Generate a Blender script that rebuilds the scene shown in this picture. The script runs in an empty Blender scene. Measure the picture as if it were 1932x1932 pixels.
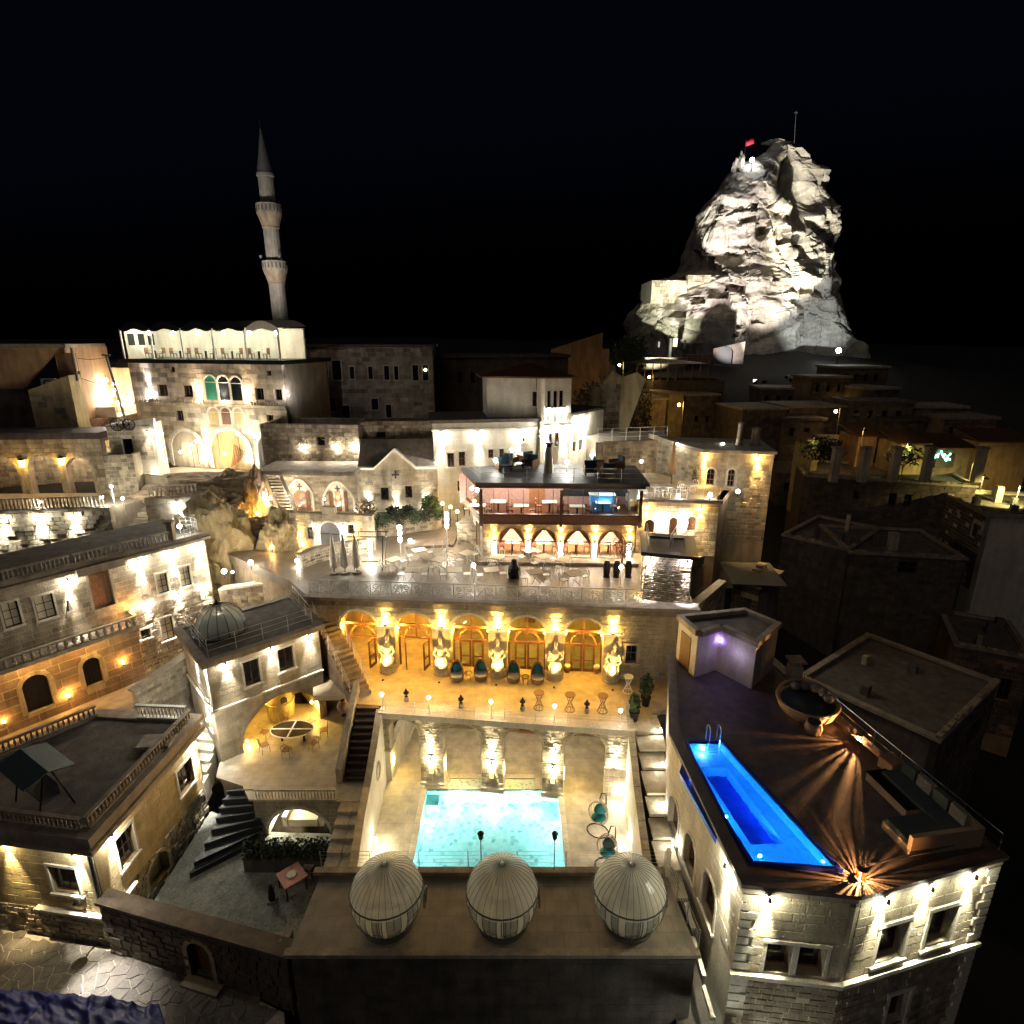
import bpy, bmesh, math, random
from mathutils import Vector, Matrix, noise
from mathutils.geometry import tessellate_polygon

# ---------------------------------------------------------------- camera, sky, light
SC = bpy.context.scene
COL = SC.collection
FPX, PITCH, CAMZ = 1110.0, math.radians(16.5), 20.0
cam_d = bpy.data.cameras.new('camera'); cam = bpy.data.objects.new('camera', cam_d); COL.objects.link(cam)
cam.location = (0, 0, CAMZ); cam.rotation_euler = (math.pi/2 - PITCH, 0, 0)
cam_d.sensor_width = 36.0; cam_d.lens = 36.0*FPX/1932.0; cam_d.clip_start = 0.1; cam_d.clip_end = 4000
SC.camera = cam
SC.view_settings.view_transform = 'Standard'; SC.view_settings.look = 'None'
SC.view_settings.exposure = 3.9; SC.view_settings.gamma = 1.0
wd = bpy.data.worlds.new('World'); SC.world = wd; wd.use_nodes = True
wn = wd.node_tree.nodes; wl = wd.node_tree.links
bg = wn['Background']; sky = wn.new('ShaderNodeTexSky'); sky.sky_type = 'NISHITA'; sky.sun_disc = False
sky.sun_elevation = math.radians(-4.0); sky.sun_rotation = math.radians(200); sky.altitude = 1200
bw = wn.new('ShaderNodeRGBToBW'); tint = wn.new('ShaderNodeMix'); tint.data_type = 'RGBA'; tint.blend_type = 'MULTIPLY'
tint.inputs[0].default_value = 1.0; tint.inputs[7].default_value = (0.30, 0.42, 1.0, 1)
wl.new(sky.outputs[0], bw.inputs[0]); wl.new(bw.outputs[0], tint.inputs[6]); wl.new(tint.outputs[2], bg.inputs[0])
bg.inputs[1].default_value = 0.012
fill_sun_d = bpy.data.lights.new('ambient_fill', 'SUN'); fill_sun_d.energy = 0.008; fill_sun_d.angle = math.radians(25); fill_sun_d.color = (1.0, 0.84, 0.68)  # added warm fill standing in for scattered town light
fill_sun = bpy.data.objects.new('ambient_fill', fill_sun_d); COL.objects.link(fill_sun); fill_sun.rotation_euler = (math.radians(48), 0, math.radians(-28))
cy = SC.cycles
cy.use_denoising = True; cy.use_light_tree = True; cy.caustics_refractive = False; cy.caustics_reflective = False
cy.max_bounces = 6; cy.diffuse_bounces = 3; cy.glossy_bounces = 3; cy.transmission_bounces = 6; cy.transparent_max_bounces = 10
cy.sample_clamp_indirect = 3.0

RND = random.Random(7)
cP, sP = math.cos(PITCH), math.sin(PITCH)
def ray(x, y):
    u = (x-966.0)/FPX; v = (y-966.0)/FPX
    return Vector((u, cP - v*sP, -(sP + v*cP)))
def PZ(p, Z):
    d = ray(*p); t = (Z-CAMZ)/d.z
    return Vector((d.x*t, d.y*t, Z))
def PY(p, Y):
    d = ray(*p); t = Y/d.y
    return Vector((d.x*t, Y, CAMZ + d.z*t))
def crop(ox, oy, s):
    return lambda x, y: (ox + x*s, oy + y*s)
C1 = crop(0, 572.4, .33335); C2 = crop(0, 1162.8, .3983); C3 = crop(500.9, 1073.3, .3981); C4 = crop(1162.8, 1109.1, .4259)
C5 = crop(536.7, 760.3, .3704); C6 = crop(1127, 196.8, .2778); C7 = crop(1127, 626.1, .4167)
D1 = crop(0, 608.2, .1574); D2 = crop(250.4, 590.3, .1852); D3 = crop(0, 876.5, .213); D4 = crop(357.8, 858.7, .1667)
D5 = crop(554.5, 626.1, .3056); D6 = crop(876.5, 822.9, .1944); D7 = crop(429.3, 214.7, .2222); D8 = crop(608.2, 1109.1, .3056)
E1 = crop(626.1, 1341.6, .3333); E2 = crop(339.9, 1270.1, .2314); E3 = crop(0, 1252.2, .213); E4 = crop(0, 1627.8, .3056)
E5 = crop(1252.2, 1341.6, .3519); E6 = crop(1180.6, 1681.5, .3889); E7 = crop(1073.3, 805, .2037); E8 = crop(1466.9, 769.2, .2407)

# ---------------------------------------------------------------- materials
MATS = {}
def nodes_of(name):
    m = bpy.data.materials.new(name); m.use_nodes = True
    return m, m.node_tree.nodes, m.node_tree.links, m.node_tree.nodes['Principled BSDF']
def stone(name, c1, c2, scale=1.2, bump=.35, rough=.9, island=.25, fine=14.0, streak=.35):
    """weathered tuff / plaster / concrete: two tones, per-block variation, pits, vertical streaks"""
    m, n, l, b = nodes_of(name)
    geo = n.new('ShaderNodeNewGeometry')
    nz = n.new('ShaderNodeTexNoise'); nz.inputs['Scale'].default_value = scale; nz.inputs['Detail'].default_value = 6
    l.new(geo.outputs['Position'], nz.inputs['Vector'])
    mp = n.new('ShaderNodeMapping'); mp.inputs['Scale'].default_value = (1, 1, .18); l.new(geo.outputs['Position'], mp.inputs[0])
    ns = n.new('ShaderNodeTexNoise'); ns.inputs['Scale'].default_value = 2.3; ns.inputs['Detail'].default_value = 4; l.new(mp.outputs[0], ns.inputs['Vector'])
    nf = n.new('ShaderNodeTexNoise'); nf.inputs['Scale'].default_value = fine; nf.inputs['Detail'].default_value = 8; l.new(geo.outputs['Position'], nf.inputs['Vector'])
    r1 = n.new('ShaderNodeMapRange'); r1.inputs[1].default_value = .34; r1.inputs[2].default_value = .68; l.new(nz.outputs[0], r1.inputs[0])
    mx = n.new('ShaderNodeMix'); mx.data_type = 'RGBA'; mx.inputs[6].default_value = (*c1, 1); mx.inputs[7].default_value = (*c2, 1)
    l.new(r1.outputs[0], mx.inputs[0])
    r2 = n.new('ShaderNodeMapRange'); r2.inputs[1].default_value = .3; r2.inputs[2].default_value = .62
    r2.inputs[3].default_value = 1-streak; r2.inputs[4].default_value = 1.0; l.new(ns.outputs[0], r2.inputs[0])
    r3 = n.new('ShaderNodeMapRange'); r3.inputs[3].default_value = 1-island; r3.inputs[4].default_value = 1+island*.4; l.new(geo.outputs['Random Per Island'], r3.inputs[0])
    r4 = n.new('ShaderNodeMapRange'); r4.inputs[1].default_value = .3; r4.inputs[2].default_value = .7; r4.inputs[3].default_value = .78; r4.inputs[4].default_value = 1.12; l.new(nf.outputs[0], r4.inputs[0])
    m1 = n.new('ShaderNodeMath'); m1.operation = 'MULTIPLY'; l.new(r2.outputs[0], m1.inputs[0]); l.new(r3.outputs[0], m1.inputs[1])
    m2 = n.new('ShaderNodeMath'); m2.operation = 'MULTIPLY'; l.new(m1.outputs[0], m2.inputs[0]); l.new(r4.outputs[0], m2.inputs[1])
    vm = n.new('ShaderNodeVectorMath'); vm.operation = 'SCALE'; l.new(mx.outputs[2], vm.inputs[0]); l.new(m2.outputs[0], vm.inputs[3])
    l.new(vm.outputs[0], b.inputs['Base Color'])
    b.inputs['Roughness'].default_value = rough
    bp = n.new('ShaderNodeBump'); bp.inputs['Strength'].default_value = bump; bp.inputs['Distance'].default_value = .04
    ad = n.new('ShaderNodeMath'); ad.operation = 'ADD'; l.new(nz.outputs[0], ad.inputs[0]); l.new(nf.outputs[0], ad.inputs[1])
    l.new(ad.outputs[0], bp.inputs['Height']); l.new(bp.outputs[0], b.inputs['Normal'])
    MATS[name] = m; return m
def plain(name, c, rough=.6, metal=0.0, var=.15, scale=6.0, bump=.1, spec=.5):
    m, n, l, b = nodes_of(name)
    geo = n.new('ShaderNodeNewGeometry'); nz = n.new('ShaderNodeTexNoise'); nz.inputs['Scale'].default_value = scale; nz.inputs['Detail'].default_value = 5
    l.new(geo.outputs['Position'], nz.inputs['Vector'])
    r = n.new('ShaderNodeMapRange'); r.inputs[1].default_value = .3; r.inputs[2].default_value = .7; r.inputs[3].default_value = 1-var; r.inputs[4].default_value = 1+var; l.new(nz.outputs[0], r.inputs[0])
    vm = n.new('ShaderNodeVectorMath'); vm.operation = 'SCALE'; vm.inputs[0].default_value = c; l.new(r.outputs[0], vm.inputs[3])
    l.new(vm.outputs[0], b.inputs['Base Color'])
    b.inputs['Roughness'].default_value = rough; b.inputs['Metallic'].default_value = metal; b.inputs['Specular IOR Level'].default_value = spec
    bp = n.new('ShaderNodeBump'); bp.inputs['Strength'].default_value = bump; bp.inputs['Distance'].default_value = .02; l.new(nz.outputs[0], bp.inputs['Height']); l.new(bp.outputs[0], b.inputs['Normal'])
    MATS[name] = m; return m
def emit(name, c, s):
    m, n, l, b = nodes_of(name)
    b.inputs['Base Color'].default_value = (*c, 1); b.inputs['Emission Color'].default_value = (*c, 1); b.inputs['Emission Strength'].default_value = s
    MATS[name] = m; return m
def glass(name, tint=(.9, .95, .95), dark=.0, rough=.02):
    """thin pane: see-through with a fresnel reflection"""
    m, n, l, b = nodes_of(name); n.remove(b)
    out = n['Material Output']; tr = n.new('ShaderNodeBsdfTransparent'); tr.inputs[0].default_value = (*tint, 1)
    gl = n.new('ShaderNodeBsdfGlossy'); gl.inputs['Roughness'].default_value = rough
    fr = n.new('ShaderNodeFresnel'); fr.inputs[0].default_value = 1.5; mx = n.new('ShaderNodeMixShader')
    ge = n.new('ShaderNodeNewGeometry'); fs_ = n.new('ShaderNodeMath'); fs_.operation = 'SUBTRACT'; fs_.use_clamp = True; l.new(fr.outputs[0], fs_.inputs[0]); l.new(ge.outputs['Backfacing'], fs_.inputs[1])
    l.new(fs_.outputs[0], mx.inputs[0]); l.new(tr.outputs[0], mx.inputs[1]); l.new(gl.outputs[0], mx.inputs[2]); l.new(mx.outputs[0], out.inputs[0])
    MATS[name] = m; return m
def floor_tiles(name, c1, c2, cm, sx=.6, sy=.6, rough=.5, rot=0.0, offset=.5):
    """stone paving: slab grid with joints narrower than the picture can show singly"""
    m, n, l, b = nodes_of(name)
    geo = n.new('ShaderNodeNewGeometry'); mp = n.new('ShaderNodeMapping'); mp.inputs['Rotation'].default_value = (0, 0, rot); l.new(geo.outputs['Position'], mp.inputs[0])
    br = n.new('ShaderNodeTexBrick'); br.offset = offset; br.inputs['Scale'].default_value = 1.0; br.inputs['Mortar Size'].default_value = .008
    br.inputs['Brick Width'].default_value = sx; br.inputs['Row Height'].default_value = sy; br.inputs['Bias'].default_value = .1
    br.inputs['Color1'].default_value = (*c1, 1); br.inputs['Color2'].default_value = (*c2, 1); br.inputs['Mortar'].default_value = (*cm, 1)
    l.new(mp.outputs[0], br.inputs['Vector'])
    nz = n.new('ShaderNodeTexNoise'); nz.inputs['Scale'].default_value = 1.6; nz.inputs['Detail'].default_value = 8; l.new(geo.outputs['Position'], nz.inputs['Vector'])
    r = n.new('ShaderNodeMapRange'); r.inputs[1].default_value = .3; r.inputs[2].default_value = .7; r.inputs[3].default_value = .62; r.inputs[4].default_value = 1.1; l.new(nz.outputs[0], r.inputs[0])
    vm = n.new('ShaderNodeVectorMath'); vm.operation = 'SCALE'; l.new(br.outputs[0], vm.inputs[0]); l.new(r.outputs[0], vm.inputs[3]); l.new(vm.outputs[0], b.inputs['Base Color'])
    rr = n.new('ShaderNodeMapRange'); rr.inputs[3].default_value = rough-.12; rr.inputs[4].default_value = rough+.2; l.new(nz.outputs[0], rr.inputs[0]); l.new(rr.outputs[0], b.inputs['Roughness'])
    bp = n.new('ShaderNodeBump'); bp.inputs['Strength'].default_value = .25; bp.inputs['Distance'].default_value = .02; l.new(br.outputs[1], bp.inputs['Height']); bp.invert = True
    l.new(bp.outputs[0], b.inputs['Normal'])
    MATS[name] = m; return m

CREAM = stone('tuff_cream', (.57, .49, .345), (.45, .38, .26))
CREAMB = stone('tuff_cream_blocks', (.60, .515, .37), (.44, .365, .25), island=.5, bump=.8, scale=2.0)
ROUGHB = stone('tuff_rough_blocks', (.55, .46, .32), (.33, .265, .18), island=.6, bump=1.0, scale=3.0)
PALE = stone('pale_plaster', (.72, .67, .55), (.62, .56, .44), bump=.2, island=.12, streak=.2)
BROWN = stone('brown_tuff', (.36, .27, .19), (.24, .175, .12), bump=.6)
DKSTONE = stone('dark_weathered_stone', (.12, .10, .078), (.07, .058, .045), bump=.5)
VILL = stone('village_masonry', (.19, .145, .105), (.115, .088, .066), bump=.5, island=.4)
ORNG = stone('ochre_plaster', (.55, .34, .17), (.45, .26, .12), bump=.3)
YELP = stone('yellow_plaster', (.58, .46, .24), (.46, .35, .17), bump=.3)
ROCK = stone('castle_tuff', (.50, .45, .37), (.30, .26, .21), scale=.35, bump=.9, fine=3.0, island=0, streak=.25)
CAVE = stone('cave_tuff', (.46, .36, .24), (.30, .22, .14), scale=1.6, bump=.9, fine=9, island=0)
COPING = stone('coping_stone', (.42, .35, .27), (.30, .25, .19), bump=.4, rough=.8)
DKROOF = stone('dark_roof_screed', (.15, .12, .105), (.10, .082, .074), scale=2.0, bump=.25, rough=.65, fine=30)
ROOFG = stone('grey_roof_screed', (.20, .175, .145), (.13, .11, .09), scale=1.5, bump=.3)
EARTH = stone('dark_earth', (.03, .025, .02), (.018, .015, .012), scale=.25, bump=.8, fine=4)
SNOWY = stone('pale_gravel', (.30, .31, .27), (.17, .175, .15), scale=9, bump=1.0, fine=30)
DECK = floor_tiles('travertine_deck', (.56, .50, .39), (.52, .46, .35), (.38, .33, .25), .9, .6, .45)
TERR = floor_tiles('terrace_paving', (.55, .45, .30), (.50, .41, .27), (.36, .29, .19), .6, .45, .42, rot=-.08)
PATIO = floor_tiles('patio_paving', (.42, .36, .27), (.36, .31, .24), (.22, .19, .14), .7, .5, .45)
UPPERF = floor_tiles('upper_terrace_paving', (.25, .20, .145), (.21, .17, .12), (.13, .10, .075), .6, .6, .4)
PLAZA = floor_tiles('plaza_paving', (.30, .26, .20), (.27, .235, .18), (.17, .14, .11), .6, .6, .55)
WOOD = plain('dark_brown_timber', (.13, .055, .022), .5, var=.35, scale=9)
WOODL = plain('warm_timber', (.28, .13, .05), .5, var=.3, scale=9)
RATTAN = plain('rattan', (.24, .13, .06), .6, var=.35, scale=40, bump=.6)
RATTANP = plain('pale_rattan', (.40, .29, .19), .6, var=.35, scale=40, bump=.6)
IRON = plain('black_iron', (.018, .017, .018), .45, .6, var=.2)
WIRON = plain('white_painted_iron', (.72, .70, .64), .45, var=.12)
STEEL = plain('brushed_steel', (.62, .63, .65), .28, 1.0, var=.08)
TEAL = plain('teal_cushion', (.012, .14, .15), .85, var=.3, scale=14, bump=.4)
CREAMF = plain('cream_fabric', (.62, .56, .42), .9, var=.15, scale=14, bump=.3)
DKTEAL = plain('dark_teal_cushion', (.035, .055, .06), .9, var=.25, scale=14, bump=.4)
WHITEF = plain('white_canvas', (.70, .65, .54), .85, var=.15, scale=5, bump=.3)
GREYF = plain('grey_fabric', (.16, .17, .17), .9, var=.25, scale=10, bump=.3)
DKBLUE = plain('blue_tarpaulin', (.012, .018, .14), .55, var=.4, scale=2.5, bump=.5)
CURT = plain('brown_curtain', (.22, .10, .065), .9, var=.3, scale=12, bump=.3)
LEAF = plain('leaf_green', (.035, .065, .022), .7, var=.5, scale=5)
LEAFD = plain('dark_leaf', (.02, .032, .014), .7, var=.5, scale=5)
DRYV = plain('dry_vine', (.24, .18, .10), .9, var=.5, scale=6)
SLATE = plain('dark_slate', (.035, .037, .042), .38, var=.35, scale=7, bump=.25)
CERAM = plain('terracotta', (.26, .13, .07), .7, var=.3)
BLACK = plain('black_plastic', (.015, .014, .014), .5, var=.1)
LEADG = plain('lead_grey', (.13, .13, .13), .55, .3, var=.2)
GLASS = glass('window_glass'); DGLASS = plain('dark_window_glass', (.012, .014, .016), .08, var=.1, bump=.02)
PODG = glass('pod_panel', (.78, .82, .80), rough=.18)
def frosted(name, c, k):
    m, n, l, b = nodes_of(name); tr = n.new('ShaderNodeBsdfTransparent'); tr.inputs[0].default_value = (.85,.9,.88,1); mx = n.new('ShaderNodeMixShader'); mx.inputs[0].default_value = k
    b.inputs['Base Color'].default_value = (*c, 1); b.inputs['Roughness'].default_value = .25; tl = n.new('ShaderNodeBsdfTranslucent'); tl.inputs[0].default_value = (*c, 1); m2 = n.new('ShaderNodeMixShader'); m2.inputs[0].default_value = .4; l.new(b.outputs[0], m2.inputs[1]); l.new(tl.outputs[0], m2.inputs[2]); l.new(tr.outputs[0], mx.inputs[1]); l.new(m2.outputs[0], mx.inputs[2]); l.new(mx.outputs[0], n['Material Output'].inputs[0]); return m
PODF = frosted('pod_frosted_panel', (.93,.96,.92), .27); PODS = frosted('pod_pale_panel', (.97,.97,.93), .52); PRIB = plain('pod_rib', (.07,.063,.055), .5, .2)
BULBW = emit('bulb_white', (1.0, .93, .80), 8); BULBY = emit('bulb_amber', (1.0, .62, .16), 5); BULBC = emit('bulb_cool', (.86, .95, 1.0), 8)
BULBP = emit('bulb_violet', (.35, .2, 1.0), 4)
WARMW, AMBER, COOL = (1.0, .95, .82), (1.0, .60, .17), (.93, .97, 1.0)

# ---------------------------------------------------------------- mesh builder
class MB:
    def __init__(s): s.v = []; s.f = []
    def add(s, vs, fs):
        o = len(s.v); s.v.extend(Vector(v) for v in vs); s.f.extend(tuple(i+o for i in f) for f in fs); return s
    def hexa(s, p):
        return s.add(p, [(0,3,2,1),(4,5,6,7),(0,1,5,4),(1,2,6,5),(2,3,7,6),(3,0,4,7)])
    def box(s, x0, x1, y0, y1, z0, z1, fr=None):
        p = [(x0,y0,z0),(x1,y0,z0),(x1,y1,z0),(x0,y1,z0),(x0,y0,z1),(x1,y0,z1),(x1,y1,z1),(x0,y1,z1)]
        if fr: p = [fr.pt(a, c, -b) for a, b, c in p]
        return s.hexa(p)
    def prism(s, poly, z0, z1):
        """vertical prism over a plan polygon; z may be a number or one value per corner"""
        n = len(poly); f0 = z0 if hasattr(z0, '__len__') else [z0]*n; f1 = z1 if hasattr(z1, '__len__') else [z1]*n
        area = sum(poly[i][0]*poly[(i+1)%n][1]-poly[(i+1)%n][0]*poly[i][1] for i in range(n))
        idx = list(range(n)) if area > 0 else list(range(n-1, -1, -1))
        vs = [(poly[i][0], poly[i][1], f0[i]) for i in idx] + [(poly[i][0], poly[i][1], f1[i]) for i in idx]
        fs = [(i, (i+1)%n, n+(i+1)%n, n+i) for i in range(n)]
        tri = tessellate_polygon([[Vector((poly[i][0], poly[i][1], 0)) for i in idx]])
        for t in tri:
            a, b, c = [vs[k] for k in t]
            if (b[0]-a[0])*(c[1]-a[1])-(b[1]-a[1])*(c[0]-a[0]) < 0: t = (t[0], t[2], t[1])
            fs.append((t[0], t[2], t[1])); fs.append(tuple(n+k for k in t))
        return s.add(vs, fs)
    def tube(s, path, r, n=6, cap=True, closed=False):
        path = [Vector(p) for p in path]; m = len(path); rr = r if hasattr(r, '__len__') else [r]*m
        o = len(s.v); up = None
        for i, p in enumerate(path):
            if closed: t = path[(i+1)%m]-path[i-1]
            else: t = path[min(i+1, m-1)]-path[max(i-1, 0)]
            t = t.normalized() if t.length > 1e-9 else Vector((0,0,1))
            if up is None: up = t.orthogonal().normalized()
            a = (up - t*up.dot(t)); a = a.normalized() if a.length > 1e-6 else t.orthogonal().normalized(); up = a; b = t.cross(a)
            for k in range(n):
                w = 2*math.pi*k/n; s.v.append(p + (a*math.cos(w)+b*math.sin(w))*rr[i])
        seg = m if closed else m-1
        for i in range(seg):
            j = (i+1) % m
            for k in range(n): s.f.append((o+i*n+k, o+i*n+(k+1)%n, o+j*n+(k+1)%n, o+j*n+k))
        if cap and not closed:
            s.f.append(tuple(o+k for k in range(n-1,-1,-1))); s.f.append(tuple(o+(m-1)*n+k for k in range(n)))
        return s
    def lathe(s, prof, c=(0,0,0), n=16, ax=None, a0=0, a1=2*math.pi):
        """profile [(r,z)] turned about a vertical axis through c"""
        c = Vector(c); o = len(s.v); m = len(prof); full = abs(a1-a0-2*math.pi) < 1e-6; cnt = n if full else n+1
        for k in range(cnt):
            w = a0+(a1-a0)*k/n
            for r, z in prof: s.v.append(c+Vector((r*math.cos(w), r*math.sin(w), z)))
        for k in range(n):
            j = (k+1) % cnt
            for i in range(m-1): s.f.append((o+k*m+i, o+j*m+i, o+j*m+i+1, o+k*m+i+1))
        return s
    def ball(s, c, r, n=10, m=6, sq=(1,1,1)):
        c = Vector(c); o = len(s.v)
        for i in range(1, m):
            t = math.pi*i/m
            for k in range(n):
                w = 2*math.pi*k/n; s.v.append(c+Vector((r*sq[0]*math.sin(t)*math.cos(w), r*sq[1]*math.sin(t)*math.sin(w), r*sq[2]*math.cos(t))))
        s.v.append(c+Vector((0,0,r*sq[2]))); s.v.append(c-Vector((0,0,r*sq[2]))); T = len(s.v)-2
        for i in range(m-2):
            for k in range(n): s.f.append((o+i*n+k, o+(i+1)*n+k, o+(i+1)*n+(k+1)%n, o+i*n+(k+1)%n))
        for k in range(n):
            s.f.append((T, o+k, o+(k+1)%n)); s.f.append((T+1, o+(m-2)*n+(k+1)%n, o+(m-2)*n+k))
        return s
    def build(s, name, mat, parent=None, smooth=False, kind=None, label=None, origin=None):
        vs = s.v
        if origin is None:
            xs = [v.x for v in vs]; ys = [v.y for v in vs]; zs = [v.z for v in vs]
            origin = Vector(((min(xs)+max(xs))/2, (min(ys)+max(ys))/2, min(zs)))
        else: origin = Vector(origin)
        me = bpy.data.meshes.new(name); me.from_pydata([v-origin for v in vs], [], s.f); me.update()
        if smooth: me.polygons.foreach_set('use_smooth', [True]*len(me.polygons))
        me.materials.append(mat)
        return link(name, me, origin, parent, kind, label)
WLOC = {}
def link(name, me, loc, parent=None, kind=None, label=None, rotz=None, scale=None):
    o = bpy.data.objects.new(name, me); COL.objects.link(o); loc = Vector(loc); WLOC[o.name] = loc
    if parent is not None:
        o.parent = parent; o.location = loc - WLOC[parent.name]
    else: o.location = loc
    if rotz is not None: o.rotation_euler = (0, 0, rotz)
    if scale is not None: o.scale = scale
    if kind: o['kind'] = kind
    if label: o['label'] = label
    return o
def thing(name, label, cat, loc=(0,0,0), group=None):
    o = bpy.data.objects.new(name, None); COL.objects.link(o); o.location = loc; WLOC[o.name] = Vector(loc); o.empty_display_size = .3
    o['label'] = label; o['category'] = cat
    if group: o['group'] = group
    return o
def tag(o, label, cat, group=None):
    o['label'] = label; o['category'] = cat
    if group: o['group'] = group
    return o
def struct(o): o['kind'] = 'structure'; return o

# ---------------------------------------------------------------- facade frames, walls, openings
class Fr:
    """vertical plane through A->B (A left, B right seen from outside); u along, h up from z0, d outwards"""
    def __init__(s, A, B, z0):
        s.A = Vector((A[0], A[1], 0)); e = Vector((B[0]-A[0], B[1]-A[1], 0)); s.L = e.length; s.e = e.normalized()
        s.n = Vector((s.e.y, -s.e.x, 0)); s.z0 = z0; s.ang = math.atan2(s.e.y, s.e.x)
    def pt(s, u, h, d=0): 
        p = s.A + s.e*u + s.n*d; return Vector((p.x, p.y, s.z0+h))
    def uv(s, p):
        r = ray(*p); o = Vector((0,0,CAMZ)); t = (s.A-Vector((0,0,0))).dot(s.n)/ (r.dot(s.n)); q = o+r*t
        return ((q-s.A).dot(s.e), q.z-s.z0)
    def uvx(s, px, h):
        """u of the point at height h that shows at column px"""
        k = (px-966.0)/FPX; z = s.z0+h  # X = k*t, with Y*cP - (z-CAMZ)*sP = t
        # (Ax+ex u) = k*((Ay+ey u)*cP - (z-CAMZ)*sP)
        return (k*(s.A.y*cP-(z-CAMZ)*sP)-s.A.x)/(s.e.x-k*s.e.y*cP)
def rect(u0, u1, h0, h1): return [(u0,h0),(u1,h0),(u1,h1),(u0,h1)]
def arch(u0, u1, h0, h1, kind='round', n=12):
    w = (u1-u0)/2; c = (u0+u1)/2; p = [(u0,h0),(u1,h0)]
    if kind == 'round':
        r = w; sp = h1-r
        if sp < h0+.05: sp = h0+.05
        for k in range(n+1):
            a = math.pi*k/n; p.append((c+w*math.cos(a), sp+(h1-sp)*math.sin(a)))
    elif kind == 'seg':
        sp = h1-w*.5
        for k in range(n+1):
            a = math.pi*k/n; p.append((c+w*math.cos(a), sp+(h1-sp)*math.sin(a)**.8))
    else:  # pointed
        sp = h1-w*1.15
        for k in range(n+1):
            t = k/n*2-1; p.append((c-w*t, sp+(h1-sp)*(1-abs(t)**1.9)))
    return p
def hspan(poly, h):
    xs = []
    for i in range(len(poly)):
        (a, b), (c, d) = poly[i], poly[(i+1) % len(poly)]
        if (b <= h) != (d <= h): xs.append(a+(c-a)*(h-b)/(d-b))
    return (min(xs), max(xs)) if xs else None
def wallmesh(mb, fr, poly, holes=(), t=.35, d=0.0, back=True):
    loops = [[Vector((a, b, 0)) for a, b in poly]] + [[Vector((a, b, 0)) for a, b in h] for h in holes]
    flat = [p for lp in loops for p in lp]; n = len(flat)
    tri = tessellate_polygon(loops); fs = []
    for q in tri:
        a, b, c = [flat[k] for k in q]
        ar = (b.x-a.x)*(c.y-a.y)-(b.y-a.y)*(c.x-a.x)
        if abs(ar) < 1e-9: continue
        if ar < 0: q = (q[0], q[2], q[1])
        fs.append(tuple(q))
        if back: fs.append((n+q[0], n+q[2], n+q[1]))
    vs = [fr.pt(p.x, p.y, d) for p in flat] + [fr.pt(p.x, p.y, d-t) for p in flat]
    o = 0
    for li, lp in enumerate(loops):
        m = len(lp); ar = sum(lp[i].x*lp[(i+1)%m].y-lp[(i+1)%m].x*lp[i].y for i in range(m))
        for i in range(m):
            a, b = o+i, o+(i+1) % m
            out = (ar > 0) == (li == 0)
            fs.append((a, n+a, n+b, b) if out else (a, b, n+b, n+a))
        o += m
    mb.add(vs, fs); return mb
def courses(fr, u0, u1, h0, h1, holes, bh, bl, rnd, d=.0, proud=(.012, .035), gap=.012, skip=0.0, jit=.25):
    """coursed blocks on a facade, cut round the openings; returns a list of MB, one block each"""
    out = []; h = h0; row = 0
    while h < h1-.04:
        hh = min(bh*(1+rnd.uniform(-jit, jit)*.5), h1-h)
        if h1-h-hh < .06: hh = h1-h
        cuts = []
        for poly in holes:
            hs = [p[1] for p in poly]
            if max(hs) <= h or min(hs) >= h+hh: continue
            lo, hi = 1e9, -1e9
            for q in (h+.005, h+hh*.33, h+hh*.66, h+hh-.005):
                sp = hspan(poly, q)
                if sp: lo = min(lo, sp[0]); hi = max(hi, sp[1])
            if hi > lo: cuts.append((lo-.01, hi+.01))
        segs = [(u0, u1)]
        for lo, hi in cuts:
            ns = []
            for a, b in segs:
                if hi <= a or lo >= b: ns.append((a, b)); continue
                if lo > a: ns.append((a, lo))
                if hi < b: ns.append((hi, b))
            segs = ns
        for a, b in segs:
            u = a; first = True
            while u < b-.03:
                w = bl*(1+rnd.uniform(-jit, jit))
                if first and row % 2: w *= .5
                first = False
                if b-u-w < bl*.35: w = b-u
                w = min(w, b-u)
                if w > .05 and rnd.random() >= skip:
                    g = gap/2; p = rnd.uniform(*proud); c = min(.018, w*.2, hh*.2)
                    x0, x1, y0, y1 = u+g, u+w-g, h+g, h+hh-g
                    e = [rnd.uniform(-.006, .006) for _ in range(8)]
                    m = MB()
                    m.add([fr.pt(x0,y0,d-.02), fr.pt(x1,y0,d-.02), fr.pt(x1,y1,d-.02), fr.pt(x0,y1,d-.02),
                           fr.pt(x0+c+e[0],y0+c+e[1],d+p), fr.pt(x1-c+e[2],y0+c+e[3],d+p), fr.pt(x1-c+e[4],y1-c+e[5],d+p+e[6]), fr.pt(x0+c+e[7],y1-c,d+p)],
                          [(4,5,6,7),(0,1,5,4),(1,2,6,5),(2,3,7,6),(3,0,4,7)])
                    out.append(m)
                u += w
        h += hh; row += 1
    return out
def put_blocks(blocks, root, mat, name='stone_block', limit=0, key=None):
    """up to limit blocks become parts of their own, the rest one joined part"""
    if not blocks: return
    if limit:
        def size(b):
            c = b.v[4]; return (b.v[5]-b.v[4]).length*(b.v[7]-b.v[4]).length/max(1.0, (c-Vector((0,0,CAMZ))).length)**2
        blocks = sorted(blocks, key=size, reverse=True)
        for b in blocks[:limit]: b.build(name, mat, root)
        blocks = blocks[limit:]
    if blocks:
        a = MB()
        for b in blocks: a.add(b.v, b.f)
        a.build('wall_stones', mat, root, kind='stuff')
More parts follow.
